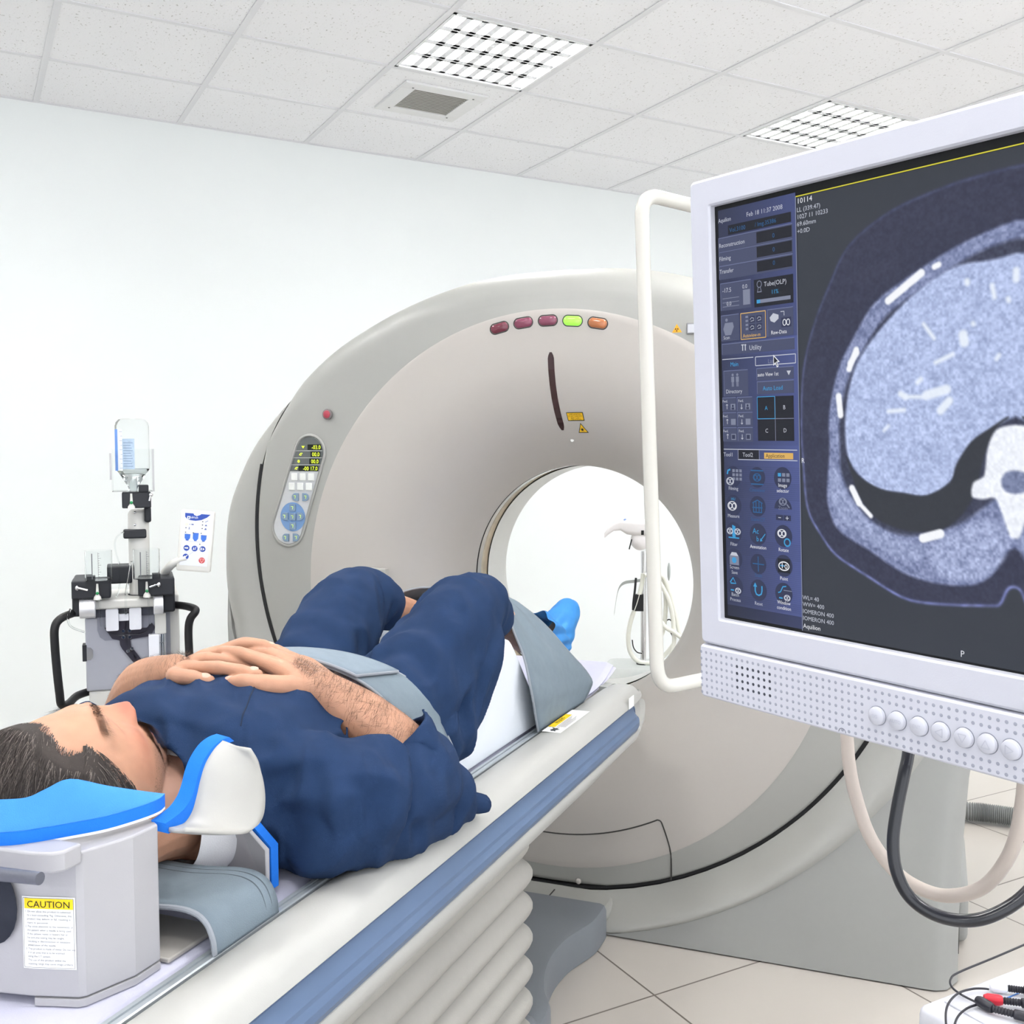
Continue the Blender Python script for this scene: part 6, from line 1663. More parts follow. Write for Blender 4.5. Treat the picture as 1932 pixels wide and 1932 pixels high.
# top plate and black clamp blocks
g = G(); ibox(g, 330, 1112, 700, 1164, -0.03, 0.18); part('top_plate', g, M_IW, inj, bevel=0.005)
for sgn, (x0, x1, xa, xb) in ((-1, (224, 330, 226, 442)), (1, (733, 806, 594, 802))):
    g = G(); ibox(g, x0, 1000, x1, 1202, -0.02, 0.12); part('clamp_block', g, M_IB, inj, bevel=0.005)
    g = G(); ibox(g, xa, 992, xb, 1096, -0.05, 0.02); part('cup_carrier', g, M_IB, inj, bevel=0.004)
    cx = 310 if sgn < 0 else 708; a, b = I(cx - 44 if sgn < 0 else 680, 1152, -0.02), I(cx + 44 if sgn < 0 else 736, 1152, -0.02)
    g = G(); g.cyl((a.x, -0.035, a.z), (b.x, -0.035, b.z), 0.0225, 28); part('knob', g, mat('knob_alu', (226, 226, 230), 0.3, metal=0.4), inj, bevel=0.002)
    lx = 258 if sgn < 0 else 712
    g = G(); g.ball(I(lx, 1030, -0.056), (0.0045, 0.005, 0.006), seg=12, rings=8); g.tube([I(lx, 1026, -0.058), I(lx + (58 if sgn < 0 else -54), 1042, -0.060)], 0.0026, 10); part('lever', g, M_CHR, inj)
g = G(); ibox(g, 420, 938, 562, 1040, 0.03, 0.10); part('rear_block', g, M_IB, inj, bevel=0.004)
g = G(); ibox(g, 330, 1166, 700, 1215, -0.012, 0.02); part('head_recess', g, mat('smoky_dark', (70, 72, 84), 0.3), inj)
# clear pump housing with dark channel, four screws, two flaps
g = G(); g.prism([(I(u, 0).x, I(0, v).z) for u, v in ((358, 1180), (716, 1180), (716, 1290), (700, 1330), (660, 1352), (400, 1352), (372, 1330), (358, 1290))], lambda u, v, d: (u, d, v), -0.0035, -0.0005); part('pump_window', g, mat('pump_window_grey', (150, 152, 164), 0.2, coat=0.3), inj)
g = G(); g.prism([(I(u, 0).x, I(0, v).z) for u, v in ((402, 1280), (420, 1258), (470, 1296), (482, 1296), (482, 1210), (540, 1210), (540, 1290), (640, 1290), (668, 1262), (690, 1290), (660, 1340), (560, 1350), (544, 1355), (548, 1392), (662, 1552), (644, 1592), (616, 1560), (496, 1405), (484, 1380), (482, 1355), (440, 1342))], lambda u, v, d: (u, d, v), -0.006, -0.003); part('tube_channel', g, mat('channel_dark', (52, 50, 62), 0.3), inj)
for u, v in ((504, 1301), (540, 1301), (504, 1337), (540, 1337), (530, 1418), (551, 1405)):
    g = G(); M4 = Matrix.Translation(I(u, v, -0.006)) @ Matrix.Rotation(PI/2, 4, 'X'); g.lathe([(0.0042, 0), (0.0042, 0.002), (0.0034, 0.003), (0.0005, 0.003)], M4, 14, cap1=True); part('screw', g, M_CHR, inj)
g = G(); g.tube(spline([I(523, 1215, -0.009), I(522, 1330, -0.009), I(528, 1380, -0.009), I(560, 1440, -0.009), I(640, 1560, -0.009), I(672, 1605, -0.009), I(700, 1650, -0.006)], 6), 0.0028, 10); part('drip_tube', g, M_CLT, inj)
g = G(); g.tube(spline([I(400, 1262, -0.009), I(420, 1300, -0.009), I(470, 1320, -0.009), I(523, 1318, -0.009), I(600, 1320, -0.009), I(645, 1300, -0.009), I(662, 1262, -0.009)], 6), 0.0024, 10); part('drip_tube', g, M_CLT, inj)
M_FLAP = mat('flap_white', (236, 237, 244), 0.3, var=0.0)
for u0, u1 in ((408, 480), (540, 610)):
    g = G(); a, b = I(u0, 1166), I(u1, 1292); g.loft([[(u, d, v) for u, v in rrect(a.x, b.z, b.x, a.z, 0.004, 4)] for d in (-0.022, -0.016)], True, True, True); part('flap', g, M_FLAP, inj, bevel=0.001)
g = G(); ibox(g, 480, 1196, 538, 1240, -0.016, -0.008); part('centre_latch', g, M_FLAP, inj, bevel=0.001)
g = G(); ibox(g, 484, 1182, 540, 1198, -0.018, -0.006); part('latch_top', g, M_IB, inj)
# hinged pressure door on the right
g = G(); ibox(g, 648, 1325, 710, 1556, -0.03, -0.008); part('door_slab', g, M_FLAP, inj, bevel=0.002)
g = G(); ibox(g, 686, 1208, 752, 1326, -0.016, 0.0); part('door_top', g, M_IW, inj, bevel=0.002)
for v0, v1 in ((1325, 1372), (1376, 1498), (1502, 1560)):
    g = G(); g.tube([I(722, v0, -0.016), I(722, v1, -0.016)], 0.0085, 16); part('hinge', g, M_CHR, inj)
g = G(); ibox(g, 272, 1370, 296, 1462, -0.006, 0.03); part('door_catch', g, M_IB, inj, bevel=0.001)
g = G(); g.prism([(I(u, 0).x, I(0, v).z) for u, v in ((294, 1384), (318, 1386), (331, 1402), (331, 1440), (318, 1456), (296, 1456))], lambda u, v, d: (u, d, v), -0.004, 0.002); part('catch_plate', g, M_CHR, inj)
# central white column with ring, clamps and bottle carrier
c0, c1 = I(606, 600, 0.05), I(606, 1116, 0.05)
g = G(); g.tube([I(606, 612, 0.05), I(606, 622, 0.05), I(606, 640, 0.05), I(606, 1112, 0.05)], [0.014, 0.020, 0.0235, 0.0235], 28); part('mast', g, M_IW, inj)
g = G(); g.tube([I(606, 1108, 0.05), I(606, 1120, 0.05)], 0.027, 28); part('mast_ring', g, M_IB, inj)
g = G(); ibox(g, 516, 727, 650, 778, 0.012, 0.045); part('mast_clamp', g, M_IB, inj, bevel=0.004)
g = G(); ibox(g, 514, 510, 680, 600, -0.02, 0.035); part('bottle_carrier', g, M_IB, inj, bevel=0.003)
g = G(); ibox(g, 610, 470, 667, 512, -0.01, 0.03); part('carrier_post', g, M_IB, inj, bevel=0.002)
g = G(); ibox(g, 640, 598, 680, 688, 0.02, 0.06); part('carrier_arm', g, M_IB, inj, bevel=0.005)
g = G(); g.ball(I(678, 525, -0.024), (0.005, 0.005, 0.005), seg=12, rings=8); g.tube([I(676, 528, -0.026), I(668, 560, -0.030)], 0.0022, 8); part('lever', g, M_CHR, inj)
for v_ in (630, 702):
    g = G(); g.ball(I(585, v_, 0.028), 0.0032, seg=12, rings=8); part('screw', g, M_CHR, inj)
# drip spikes with green valves
for u, v in ((567, 567), (368, 1062), (643, 1062)):
    g = G(); p = I(u, v + 22, -0.056 if v > 900 else -0.024); g.lathe([(0.0085, -0.006), (0.0075, 0.0), (0.0035, 0.006), (0.0022, 0.03)], Matrix.Translation(p), 18, True, True); part('drip_spike', g, M_IW, inj)
    g = G(); g.ball(I(u, v, -0.062 if v > 900 else -0.030), 0.0036, seg=12, rings=8); part('valve', g, mat('valve_green', (40, 140, 84), 0.4), inj)
    if v > 900:
        g = G(); g.tube([I(u + 8, v + 40, -0.056), I(u + 12, v + 120, -0.04), I(u + 14, v + 200, -0.02)], 0.0022, 8); part('drip_tube', g, M_CLT, inj)
g = G(); g.tube(spline([I(560, 900, -0.03), I(545, 980, -0.045), I(528, 1060, -0.05), I(522, 1160, -0.04), I(522, 1210, -0.015)], 6), 0.0026, 10); part('drip_tube', g, M_CLT, inj)
g = G(); g.tube(spline([I(520, 740, 0.01), I(485, 760, 0.0), I(468, 800, 0.0), I(475, 860, 0.0), I(490, 930, 0.01), I(488, 1050, 0.01), I(470, 1105, 0.0)], 6), 0.0020, 8); part('drip_tube', g, M_CLT, inj)
g = G(); g.tube(spline([I(216, 1150, -0.04), I(206, 1190, -0.06), I(222, 1240, -0.06), I(290, 1290, -0.02)], 6), 0.0022, 8); part('drip_tube', g, M_CLT, inj)
# two clear measuring cups
for u in (377, 644):
    base = I(u, 1000, -0.045); h_ = 172/2434.0; R_ = 0.0290
    g = G(); g.lathe([(R_*0.5, 0.0), (R_, 0.002), (R_, h_), (R_ - 0.0012, h_), (R_ - 0.0012, 0.004), (R_*0.5, 0.0035)], Matrix.Translation(base), 36, True, True); cup = part('measuring_cup', g, M_CLR, inj)
    g = G()
    for k in range(12):
        zz_ = 0.008 + 0.0052*k; wl = 0.006 if k % 3 == 0 else 0.003
        g.add([(base.x + R_*math.sin(a_)*1.004, base.y - R_*math.cos(a_)*1.004, base.z + zz_ + dz) for a_, dz in ((0.0, 0), (wl/R_, 0), (wl/R_, 0.0007), (0.0, 0.0007))], [(0, 1, 2, 3)])
    g.add([(base.x + R_*math.sin(a_)*1.004, base.y - R_*math.cos(a_)*1.004, base.z + dz) for a_, dz in ((-0.012, 0.006), (0.012, 0.006), (0.012, 0.068), (-0.012, 0.068))], [(0, 1, 2, 3)])
    g.add([(base.x + R_*math.sin(a_)*1.004, base.y - R_*math.cos(a_)*1.004, base.z + dz) for a_, dz in ((-0.50, 0.008), (-0.42, 0.008), (-0.42, 0.066), (-0.50, 0.066))], [(0, 1, 2, 3)])
    part('scale_marks', g, mat('scale_grey', (96, 98, 104), 0.6, var=0.0), cup)
    g = G(); g.box((base.x - 0.025 if u < 500 else base.x + 0.012, -0.05, base.z - 0.002), (base.x - 0.008 if u < 500 else base.x + 0.030, -0.02, base.z + 0.012)); part('cup_clip', g, M_IB, inj, bevel=0.001)
# clear bottle guard
cb = I(575, 505, 0.0)
g = G(); hg = 240/2434.0
for s_ in (-1, 1):
    g.box((cb.x + s_*0.0425 - 0.001 + 0.0*s_, -0.035, cb.z), (cb.x + s_*0.0425 + 0.001, 0.035, cb.z + hg))
g.box((cb.x - 0.0425, 0.033, cb.z), (cb.x + 0.0425, 0.035, cb.z + hg)); g.box((cb.x - 0.0425, -0.035, cb.z), (cb.x + 0.0425, 0.035, cb.z + 0.002))
part('bottle_guard', g, M_CLR, inj)
g = G()
for s_ in (-1, 1): g.box((cb.x + s_*0.0455 - 0.0022, -0.036, cb.z + (0.028 if s_ < 0 else 0.0)), (cb.x + s_*0.0455 + 0.0022, -0.033, cb.z + hg - 0.010*(s_ < 0)))
part('guard_edge', g, mat('guard_grey', (176, 176, 178), 0.4), inj)
# the bottle hangs upside down in the guard
bt = thing('contrast_bottle', tuple(I(579, 490)), 'clear glass contrast bottle hung upside down at the top of the injector', 'bottle', INJ)
bc = I(579, 500, 0.0); RB = 0.0372
pr = [(0.009, -0.002), (0.010, 0.006), (0.0125, 0.010), (0.030, 0.040), (RB - 0.001, 0.048), (RB, 0.054), (RB, 0.150), (RB - 0.002, 0.158), (RB - 0.008, 0.165), (RB - 0.014, 0.1665), (0.012, 0.164), (0.001, 0.163)]
g = G(); g.lathe(pr, Matrix.Translation(bc), 40, True, False); part('bottle_glass', g, glass('bottle_glass', (250, 252, 252), 0.02, 1.16), bt)
g = G(); g.lathe([(0.0085, 0.0), (0.0115, 0.0105), (0.0285, 0.0402), (RB - 0.003, 0.0485), (RB - 0.0022, 0.0505), (0.001, 0.0505)], Matrix.Translation(bc), 36, True, True); part('contrast_liquid', g, glass('contrast_liquid', (244, 248, 248), 0.02, 1.2), bt)
g = G(); g.tube([bc + Vector((RB*0.985*math.cos(2*PI*k/40), RB*0.985*math.sin(2*PI*k/40), 0.0508)) for k in range(40)], 0.0006, 6, closed=True); part('liquid_line', g, mat('liquid_edge', (130, 138, 142), 0.4), bt)
def onb(a_, z_, lift=0.0004): return (bc.x + (RB + lift)*math.sin(a_), bc.y - (RB + lift)*math.cos(a_), bc.z + z_)
def bpatch(g, a0, a1, z0, z1, n=8, lift=0.0004): g.loft([[onb(a0 + (a1-a0)*k/n, z0, lift) for k in range(n+1)], [onb(a0 + (a1-a0)*k/n, z1, lift) for k in range(n+1)]], closed=False)
g = G(); bpatch(g, -1.45, -0.98, 0.046, 0.142); part('bottle_label', g, mat('label_blue', (104, 152, 226), 0.5), bt, label='blue edge of the bottle label')
g = G(); bpatch(g, -0.98, -0.60, 0.046, 0.142); part('bottle_label', g, mat('label_pale', (226, 230, 240), 0.5), bt)
g = G(); bpatch(g, -0.60, 0.12, 0.050, 0.120); part('bottle_label', g, mat('label_back_grey', (166, 186, 206), 0.6, var=0.12, vscale=120), bt, label='greyish blue printed part of the label')
g = G()
for k in range(9): bpatch(g, -0.72 if k % 2 else -0.80, -0.60, 0.052 + 0.0105*k, 0.0527 + 0.0105*k, 3, 0.0007)
for k in range(10): bpatch(g, -0.54, 0.02 - 0.05*(k % 3), 0.056 + 0.0060*k, 0.0572 + 0.0060*k, 5, 0.0007)
part('label_print', g, mat('label_print_grey', (108, 124, 150), 0.6, var=0.0), bt)

# hand-held control unit on its bent arm
KM = Matrix.Translation(I(931, 795, -0.03)) @ Matrix.Rotation(math.radians(5.5), 4, 'Y') @ Matrix.Rotation(math.radians(-14), 4, 'Z')
g = G(); g.tube(spline([I(750, 985, 0.02), I(775, 950, 0.0), I(800, 925, -0.01), I(840, 905, -0.015), I(880, 890, -0.02)], 6), 0.0095, 16); part('keypad_arm', g, M_IW, inj)
def kf(lift): return lambda u, v: KM @ Vector((u, -lift, v))
KW, KH = 0.0382, 0.0725
g = G(); g.loft([[KM @ Vector((u*s_, d, v*s_ + 0.0)) for u, v in rrect(-KW, -KH, KW, KH, 0.004, 5)] for d, s_ in ((-0.0005, 0.96), (0.001, 1.0), (0.018, 1.0), (0.021, 0.95))], True, True, True)
kp = part('keypad', g, mat('keypad_housing', (226, 225, 219), 0.4, var=0.005), inj, sharp=30)
g = G(); flat_rect(g, -0.0315, -0.0585, 0.0315, 0.0655, kf(0.0012), 0.001); part('keypad_face', g, mat('keypad_face', (226, 229, 240), 0.4, var=0.0), kp)
M_KB = mat('keypad_blue', (40, 74, 166), 0.45, var=0.0); M_KB2 = mat('keypad_light_blue', (58, 112, 206), 0.45, var=0.0)
g = G(); flat(g, [(-0.028, 0.0652), (-0.009, 0.0652), (-0.007, 0.0615), (-0.001, 0.0595), (0.006, 0.0625), (0.009, 0.0652), (0.030, 0.0652), (0.022, 0.0575), (0.010, 0.0510), (-0.003, 0.0482), (-0.015, 0.0488), (-0.023, 0.0515), (-0.0275, 0.056)], kf(0.0016)); part('keypad_banner', g, M_KB, kp)
g = G(); flat_rect(g, -0.0225, 0.0515, -0.0155, 0.0580, kf(0.0020)); lettering(g, 'ulrich', 0.0078, lambda u, v: kf(0.0020)(-0.0145 + u, 0.0535 + v), 'LEFT', 0.95); part('keypad_logo', g, M_WHT, kp)
g = G(); flat_rect(g, -0.0205, 0.0530, -0.0175, 0.0560, kf(0.0023)); part('keypad_logo_mark', g, M_KB, kp)
g = G(); flat_disc(g, -0.0225, 0.0385, 0.0042, kf(0.0018), 20); part('keypad_lamp', g, mat('lamp_yellow', (250, 252, 150), 0.4, var=0.0, emit=0.9), kp, label='lit yellow lamp')
g = G()
for u, v in ((0.0135, 0.0475), (0.0135, 0.0395), (0.0135, 0.0310), (-0.0235, 0.0300), (-0.0235, 0.0195), (-0.006, 0.0195), (0.0122, 0.0195), (0.0110, -0.0065)): flat_disc(g, u, v, 0.0014, kf(0.0018), 10)
part('keypad_dots', g, mat('keypad_dot', (70, 74, 84), 0.5, var=0.0), kp)
g = G(); stroke(g, [(0.019, 0.0465), (0.0255, 0.0505)], 0.0012, kf(0.0018)); flat(g, [(0.0185, 0.0375), (0.0215, 0.0415), (0.0248, 0.0375)], kf(0.0018)); flat(g, [(0.0180, 0.0285), (0.0215, 0.0335), (0.0240, 0.0285)], kf(0.0018)); flat_rect(g, -0.0118, 0.0378, -0.0065, 0.0402, kf(0.0018)); stroke(g, [(-0.0168, 0.0390), (-0.0135, 0.0390)], 0.0008, kf(0.0018)); stroke(g, [(-0.0160, 0.0275), (-0.0160, 0.0325)], 0.0014, kf(0.0018)); stroke(g, [(-0.0180, 0.0275), (-0.0140, 0.0275)], 0.0008, kf(0.0018)); part('keypad_symbols', g, mat('symbol_blue', (84, 100, 160), 0.5, var=0.0), kp)
for k, u in enumerate((-0.0185, 0.0, 0.0185)):
    g = G(); top = 0.0155 if k != 1 else 0.0195
    flat(g, [(u - 0.0066, top), (u + 0.0066, top), (u + 0.0062, 0.006), (u + 0.003, 0.0018), (u - 0.003, 0.0018), (u - 0.0062, 0.006)], kf(0.0016)); part('keypad_cup_symbol', g, M_KB2, kp)
    g = G(); flat_rect(g, u - 0.003, 0.0002, u + 0.003, 0.0018, kf(0.0017)); flat_rect(g, u - 0.0066, top - 0.001, u + 0.0066, top, kf(0.0018)); part('keypad_cup_symbol_edge', g, M_KB, kp)
g = G(); stroke(g, [(-0.0185, -0.0015), (0.0185, -0.0015)], 0.0004, kf(0.0016)); stroke(g, [(-0.018, -0.024), (-0.019, -0.031)], 0.0004, kf(0.0016)); stroke(g, [(-0.001, -0.024), (-0.011, -0.033)], 0.0004, kf(0.0016)); part('keypad_lines', g, mat('keypad_line', (150, 156, 180), 0.5, var=0.0), kp)
for k, (u, v) in enumerate(((-0.0185, -0.0175), (0.0, -0.0175), (0.0182, -0.0175), (-0.0188, -0.0380))):
    g = G(); flat_disc(g, u, v, 0.0068, kf(0.0016), 28); b_ = part('keypad_key', g, M_KB, kp, label='round blue key')
    g = G()
    if k == 0: flat_rect(g, u - 0.0045, v - 0.0014, u + 0.0016, v + 0.0014, kf(0.002)); flat(g, [(u + 0.0012, v + 0.0028), (u + 0.0045, v), (u + 0.0012, v - 0.0028)], kf(0.002))
    elif k == 1: flat(g, [(u - 0.004, v - 0.003), (u - 0.0018, v + 0.0038), (u, v - 0.003)], kf(0.002)); stroke(g, [(u + 0.002, v - 0.003), (u + 0.002, v + 0.003), (u + 0.0038, v + 0.003)], 0.0012, kf(0.002))
    elif k == 2: flat_rect(g, u - 0.0048, v - 0.003, u - 0.0018, v + 0.003, kf(0.002)); flat(g, [(u + 0.0004, v + 0.0034), (u + 0.0048, v), (u + 0.0004, v - 0.0034)], kf(0.002))
    else: stroke(g, [(u - 0.0035, v - 0.003), (u - 0.001, v - 0.0012), (u + 0.004, v + 0.004)], 0.0016, kf(0.002))
    part('key_symbol', g, M_WHT, b_)
g = G(); flat_disc(g, 0.0185, -0.0445, 0.0072, kf(0.0016), 28); b_ = part('keypad_key', g, mat('key_red', (206, 84, 84), 0.45, var=0.0), kp, label='round red stop key')
g = G(); tri = [(0.0137, -0.0412), (0.0233, -0.0412), (0.0185, -0.0498)]
for q in range(3): stroke(g, [tri[q], tri[(q+1) % 3]], 0.0009, kf(0.002))
part('key_symbol', g, mat('key_pink', (240, 190, 190), 0.5, var=0.0), b_)

# ------------------------------------------------------------------ second injector on a stand beyond the bore
FAR = facing(35.1, 4.92)
def Fp(cx, cy, d=0.0): return Vector(((cx - 579.6)/1702.6, d, 1.2494 - cy/1695.7))
M_FW = mat('far_white_plastic', (240, 236, 236), 0.4, var=0.006); M_HOSE = mat('cream_hose', (238, 238, 228), 0.5, var=0.02)
fs = thing('stand_injector', (0, 0, 0), 'white injector head on a thin chrome stand hung with cream hoses, seen through the bore', 'injector stand', FAR)
g = G(); g.tube([Fp(590, 690), Fp(590, 1612)], 0.0135, 18); part('pole', g, M_CHR, fs)
g = G(); g.lathe([(0.030, 0.0), (0.030, 0.006), (0.014, 0.012)], Matrix.Translation(Fp(585, 1618)), 28, True, True); part('flange', g, M_BLACK, fs)
g = G(); g.loft([[(u*k, v*k, z) for u, v in rrect(-0.24, -0.20, 0.24, 0.20, 0.06, 6)] for z, k in ((0.02, 1.0), (0.08, 1.0), (0.28, 0.72), (0.296, 0.66))], True, True, True); part('stand_base', g, mat('stand_base_grey', (196, 200, 198), 0.5), fs, sharp=50)
g = G()
rings = []
for cx, cy, w, h in ((268, 566, 0.010, 0.012), (300, 530, 0.015, 0.016), (345, 495, 0.020, 0.019), (400, 478, 0.026, 0.026), (450, 490, 0.040, 0.036), (560, 500, 0.050, 0.040), (680, 495, 0.050, 0.038), (712, 490, 0.044, 0.032)):
    c = Fp(cx, cy); rings.append([c + Vector((0, v, u)) for v, u in rrect(-w, -h, w, h, min(w, h)*0.6, 4)])
g.loft(rings, True, True, True); part('injector_head', g, M_FW, fs, sharp=50)
g = G(); g.ball(Fp(560, 600), (0.046, 0.046, 0.050)); part('swivel', g, M_FW, fs)
g = G(); g.ball(Fp(438, 440, -0.02), (0.009, 0.009, 0.009), seg=14, rings=8); part('button', g, mat('blue_button', (110, 140, 196), 0.4), fs)
g = G(); g.tube([Fp(492, 590, -0.03), Fp(472, 672, -0.03)], 0.0030, 8); part('lock_lever', g, M_BLACK, fs)
g = G(); g.box(Fp(568, 552, -0.054), Fp(590, 515, -0.048)); part('head_window', g, M_BLACK, fs)
g = G(); Q = spline([Fp(590, 925), Fp(520, 936), Fp(440, 948), Fp(395, 985), Fp(372, 1060), Fp(350, 1212)], 6); g.loft([[p + Vector((0, -0.006, 0.007)), p + Vector((0, 0.006, 0.007)), p + Vector((0, 0.006, -0.007)), p + Vector((0, -0.006, -0.007))] for p in Q], True, True, True); part('hook', g, mat('hook_grey', (176, 180, 178), 0.4, metal=0.4), fs)
g = G(); g.box(Fp(510, 1175, -0.03), Fp(590, 1040, 0.0)); g.tube(spline([Fp(528, 905, -0.02), Fp(520, 1000, -0.025), Fp(508, 1100, -0.03), Fp(505, 1165, -0.03)], 5), 0.0055, 8); part('cable_bundle', g, M_BLACK, fs)
g = G(); g.ball(Fp(796, 862, 0.03), (0.008, 0.02, 0.044)); part('hook_plate', g, mat('hook_grey', (176, 180, 178), 0.4, metal=0.4), fs)
hz = [[(585, 870), (575, 960), (540, 1100), (490, 1250), (468, 1380), (480, 1500), (530, 1575), (600, 1600), (680, 1590), (760, 1540), (840, 1440)],
      [(600, 880), (680, 870), (740, 920), (765, 1020), (770, 1150), (755, 1300), (720, 1400), (660, 1430)],
      [(620, 900), (700, 870), (760, 900), (800, 1010), (840, 1160), (880, 1330), (905, 1420)],
      [(700, 900), (780, 1040), (820, 1180), (835, 1320), (835, 1430), (800, 1540), (720, 1600)],
      [(690, 1180), (760, 1280), (840, 1330), (920, 1390)]]
for k, pts in enumerate(hz):
    g = G(); g.tube(spline([Fp(u, v, -0.02 - 0.016*k) for u, v in pts], 8), 0.0105, 12); part('hose', g, M_HOSE, fs)
for pts in ([(500, 1410), (510, 1470), (540, 1510), (580, 1520)], [(780, 1310), (820, 1360), (850, 1450)], [(780, 1245), (800, 1238), (815, 1250)]):
    g = G(); g.tube(spline([Fp(u, v, -0.03) for u, v in pts], 6), 0.0028, 8); part('thin_cable', g, M_BLACK, fs)

# ------------------------------------------------------------------ monitor suspension with its tube handle
M_ARMW = mat('suspension_cream_white', (200, 198, 190), 0.25, var=0.006, coat=0.2)
HD = Vector((0.98526, 0.17105, 0.0))
hp = [Vector((0.8760, 1.2545, 1.6835)) + HD*0.36 + Vector((0, 0, -0.004)), Vector((0.8760, 1.2545, 1.6835)), Vector((0.8763, 1.2066, 0.9590)), Vector((0.8763, 1.2066, 0.9590)) + HD*0.36 + Vector((0, 0, 0.002))]
def rounded(pts, r, n=8):
    out = [pts[0]]
    for i in range(1, len(pts) - 1):
        a = (pts[i-1] - pts[i]).normalized(); b = (pts[i+1] - pts[i]).normalized()
        p0, p1 = pts[i] + a*r, pts[i] + b*r
        for k in range(n + 1):
            t_ = k/n; out.append(p0*(1-t_)**2 + pts[i]*2*t_*(1-t_) + p1*t_*t_)
    out.append(pts[-1]); return out
arm = thing('monitor_suspension', (1.22, 1.27, CZ), 'cream tube handle and ceiling arm carrying the monitor', 'monitor arm', ROOM)
g = G(); g.tube(rounded(hp, 0.038), 0.0106, 20); part('handle', g, M_ARMW, arm)
ax_, ay_ = 1.235, 1.31
cx_, cy_ = 1.64, 1.0
g = G(); g.tube([(cx_, cy_, 1.16), (cx_, cy_, CZ - 0.02)], 0.032, 28); part('column', g, M_ARMW, arm)
g = G(); g.tube([(ax_, ay_, 1.22), (cx_, cy_, 1.22)], 0.026, 24); part('side_arm', g, M_ARMW, arm)
g = G(); g.box((ax_ - 0.035, ay_ - 0.035, 0.935), (ax_ + 0.035, ay_ + 0.035, 1.70)); part('carriage', g, M_ARMW, arm, bevel=0.012)
g = G(); g.lathe([(0.11, 0.0), (0.11, -0.03), (0.06, -0.05), (0.034, -0.055)], Matrix.Translation((cx_, cy_, CZ)), 36, True, True); part('ceiling_flange', g, M_ARMW, arm)
mback = MONF @ Vector((0.20, 0.062, -0.16))
g = G(); g.tube([(ax_, ay_, 1.33), Vector((ax_, ay_, 1.33)).lerp(mback, 0.6), mback], 0.022, 20); part('mount_arm', g, M_ARMW, arm)
# cables under the monitor
bz = [(0.7263, 0.701, 1.0823), (0.721, 0.6894, 1.0344), (0.7184, 0.6837, 1.0109), (0.719, 0.6758, 0.9827), (0.7224, 0.66, 0.9468), (0.7341, 0.64, 0.919), (0.7407, 0.6125, 0.9104), (0.7467, 0.5863, 0.9143), (0.754, 0.5601, 0.9319), (0.7562, 0.5381, 0.9691), (0.7569, 0.529, 1.0147), (0.7604, 0.5298, 1.0585), (0.7718, 0.5369, 1.0912), (0.775, 0.54, 1.14)]
def mon_back(p, dz=0.0):
    a = (Vector(p) - MO).dot(MR); return [tuple(MONF @ Vector((a, 0.075, -0.375))), tuple(MONF @ Vector((a, 0.055, -0.30)))]
bz = bz[:-1]
g = G(); g.tube(spline(mon_back(bz[0])[::-1] + bz + mon_back(bz[-1]), 8), 0.0061, 16); single('beige_cable', g, mat('beige_cable', (188, 177, 168), 0.4, var=0.01), 'thick beige cable looping below the monitor', 'cable', ROOM, (0.74, 0.61, 0.91), sharp=180)
bl = [(0.7358, 0.6259, 1.0766), (0.7234, 0.619, 1.0368), (0.7156, 0.6165, 1.0195), (0.7051, 0.6148, 0.9886), (0.6977, 0.6117, 0.9626), (0.6959, 0.6055, 0.9392), (0.7009, 0.5956, 0.9198), (0.7098, 0.5782, 0.9096), (0.7229, 0.5591, 0.9083), (0.7357, 0.5407, 0.9168), (0.7555, 0.5248, 0.9357), (0.7765, 0.5147, 0.9664), (0.8004, 0.5151, 1.0069), (0.812, 0.52, 1.10)]
bl = bl[:-1]
g = G(); g.tube(spline(mon_back(bl[0])[::-1] + bl + mon_back(bl[-1]), 8), 0.0055, 16); single('black_cable', g, mat('black_cable', (26, 28, 36), 0.28, var=0.0, coat=0.3), 'thick glossy black cable looping below the monitor', 'cable', ROOM, (0.71, 0.578, 0.908), sharp=180)
# grey corrugated hose on the floor
P_ = spline([(2.70, 2.80, 0.036), (2.95, 2.52, 0.036), (3.0756, 2.3736, 0.036), (3.1307, 2.3109, 0.036), (3.1789, 2.2405, 0.036), (3.2195, 2.1872, 0.036), (3.40, 1.95, 0.036), (3.7, 1.7, 0.036)], 26)
g = G(); g.tube(P_, [0.034 if k % 2 else 0.028 for k in range(len(P_))], 14); single('corrugated_hose', g, mat('hose_grey', (140, 142, 140), 0.5), 'grey corrugated hose lying on the floor beyond the scanner', 'hose', ROOM, (3.13, 2.31, 0.002), sharp=80)

# ------------------------------------------------------------------ white trolley with patient leads, lower right corner
M_TR = mat('trolley_white', (206, 207, 214), 0.4, var=0.005)
tr = thing('trolley', (1.30, 0.62, 0.0), 'white trolley with leads on its top at the lower right corner', 'trolley', ROOM)
g = G(); g.box((1.012, 0.40, 0.06), (1.62, 0.8475, 0.62)); part('body', g, M_TR, tr, bevel=0.012, seg=4)
g = G(); g.box((1.045, 0.42, 0.6195), (1.60, 0.832, 0.6225)); part('top_tray', g, M_TR, tr, bevel=0.0012)
for u, v in ((1.05, 0.44), (1.05, 0.81), (1.58, 0.44), (1.58, 0.81)):
    g = G(); g.ball((u, v, 0.03), (0.02, 0.03, 0.03), seg=16, rings=10); part('caster', g, M_IB, tr)
M_LEAD = mat('lead_black', (34, 34, 42), 0.4, var=0.0)
LZ = 0.6265
def lead(pts, z0): return spline([(x, y, z0) for x, y in pts], 8)
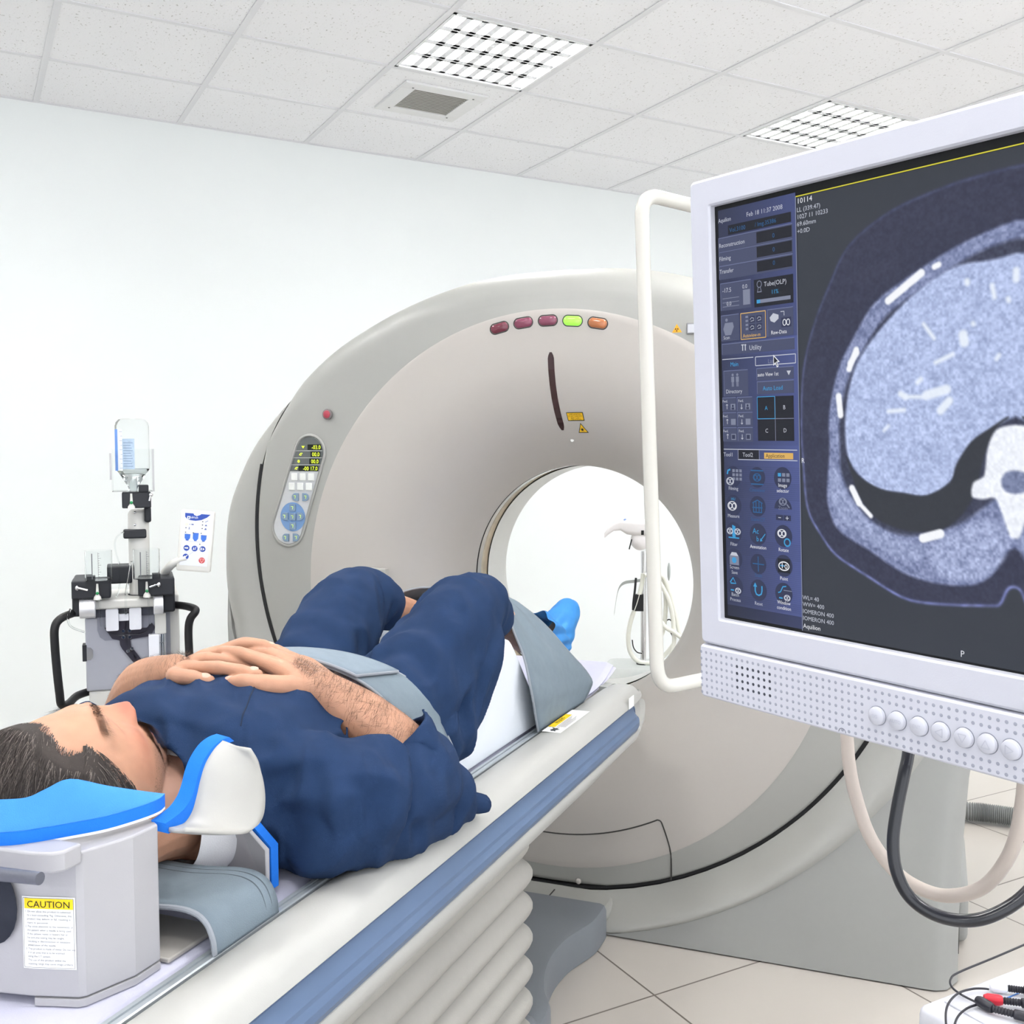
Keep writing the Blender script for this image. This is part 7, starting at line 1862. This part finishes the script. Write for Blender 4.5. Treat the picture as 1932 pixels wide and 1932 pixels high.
leads = [('black', (38, 38, 46), [(1.2708, 0.8705), (1.1923, 0.8668), (1.1142, 0.8641), (1.0898, 0.8577), (1.0743, 0.8437), (1.0691, 0.8245), (1.0700, 0.8035)], (1.0692, 0.8029), (1.0682, 0.7798), (1.091, 0.7411), 0.0),
         ('white', (238, 240, 246), [(0.975, 0.760), (0.9839, 0.7779), (1.0237, 0.8108), (1.0612, 0.8261), (1.0904, 0.8255), (1.1100, 0.8170)], (1.1118, 0.8162), (1.1259, 0.8022), (1.1513, 0.7759), 0.0022),
         ('red', (196, 34, 52), [(0.980, 0.758), (0.9909, 0.7739), (1.02, 0.7925), (1.0486, 0.8007), (1.0750, 0.7992)], (1.0790, 0.8005), (1.0948, 0.7862), (1.1243, 0.7572), 0.0)]
for nm, c, pts, c0_, c1_, e_, dz in leads:
    t = thing('patient_lead', (c0_[0], c0_[1], 0.6225), '%s-tipped patient lead with a thin black cable on the white trolley' % nm, 'lead', ROOM, 'patient leads on the trolley')
    Q = lead(pts, LZ)
    if nm == 'black':
        for p in Q:
            k_ = max(0.0, (p.x - 1.085)/0.19); p.z += 0.0
            if p.y > 0.843: p.z = LZ + 0.0
    for k, p in enumerate(Q): p.z += dz*math.sin(PI*k/(len(Q)-1))**0.5
    g = G(); g.tube(Q, 0.0014, 10); part('cable', g, M_LEAD, t)
    a, b = Vector(c0_ + (LZ + 0.004,)), Vector(c1_ + (LZ + 0.004,)); d = (b - a)
    g = G(); g.tube([a - d*0.05, a, a + d*0.2, a + d*0.8, b, b + d*0.05], [0.0014, 0.0048, 0.0066, 0.0066, 0.0052, 0.0014], 16); part('connector', g, mat('tip_' + nm, c, 0.4, var=0.01), t, label='%s connector' % nm)
    e = Vector(e_ + (LZ + 0.004,)); g = G(); n_ = 26
    g.tube([b.lerp(e, k/n_) for k in range(n_ + 1)], [(0.0036 if k % 2 else 0.0046) if k < 14 else 0.0058 for k in range(n_ + 1)], 12); part('strain_relief', g, M_LEAD, t)
g = G()
for a, b in (((1.0990, 0.7960), (1.140, 0.7960)), ((1.083, 0.786), (1.087, 0.756))):
    d = (Vector(b) - Vector(a)).normalized(); n_ = Vector((-d.y, d.x))*0.0012
    g.add([(a[0]+n_.x, a[1]+n_.y, 0.6231), (b[0]+n_.x, b[1]+n_.y, 0.6231), (b[0]-n_.x, b[1]-n_.y, 0.6231), (a[0]-n_.x, a[1]-n_.y, 0.6231)], [(0, 1, 2, 3)])
part('blue_line', g, mat('print_blue', (60, 120, 200), 0.5, var=0.0), tr)
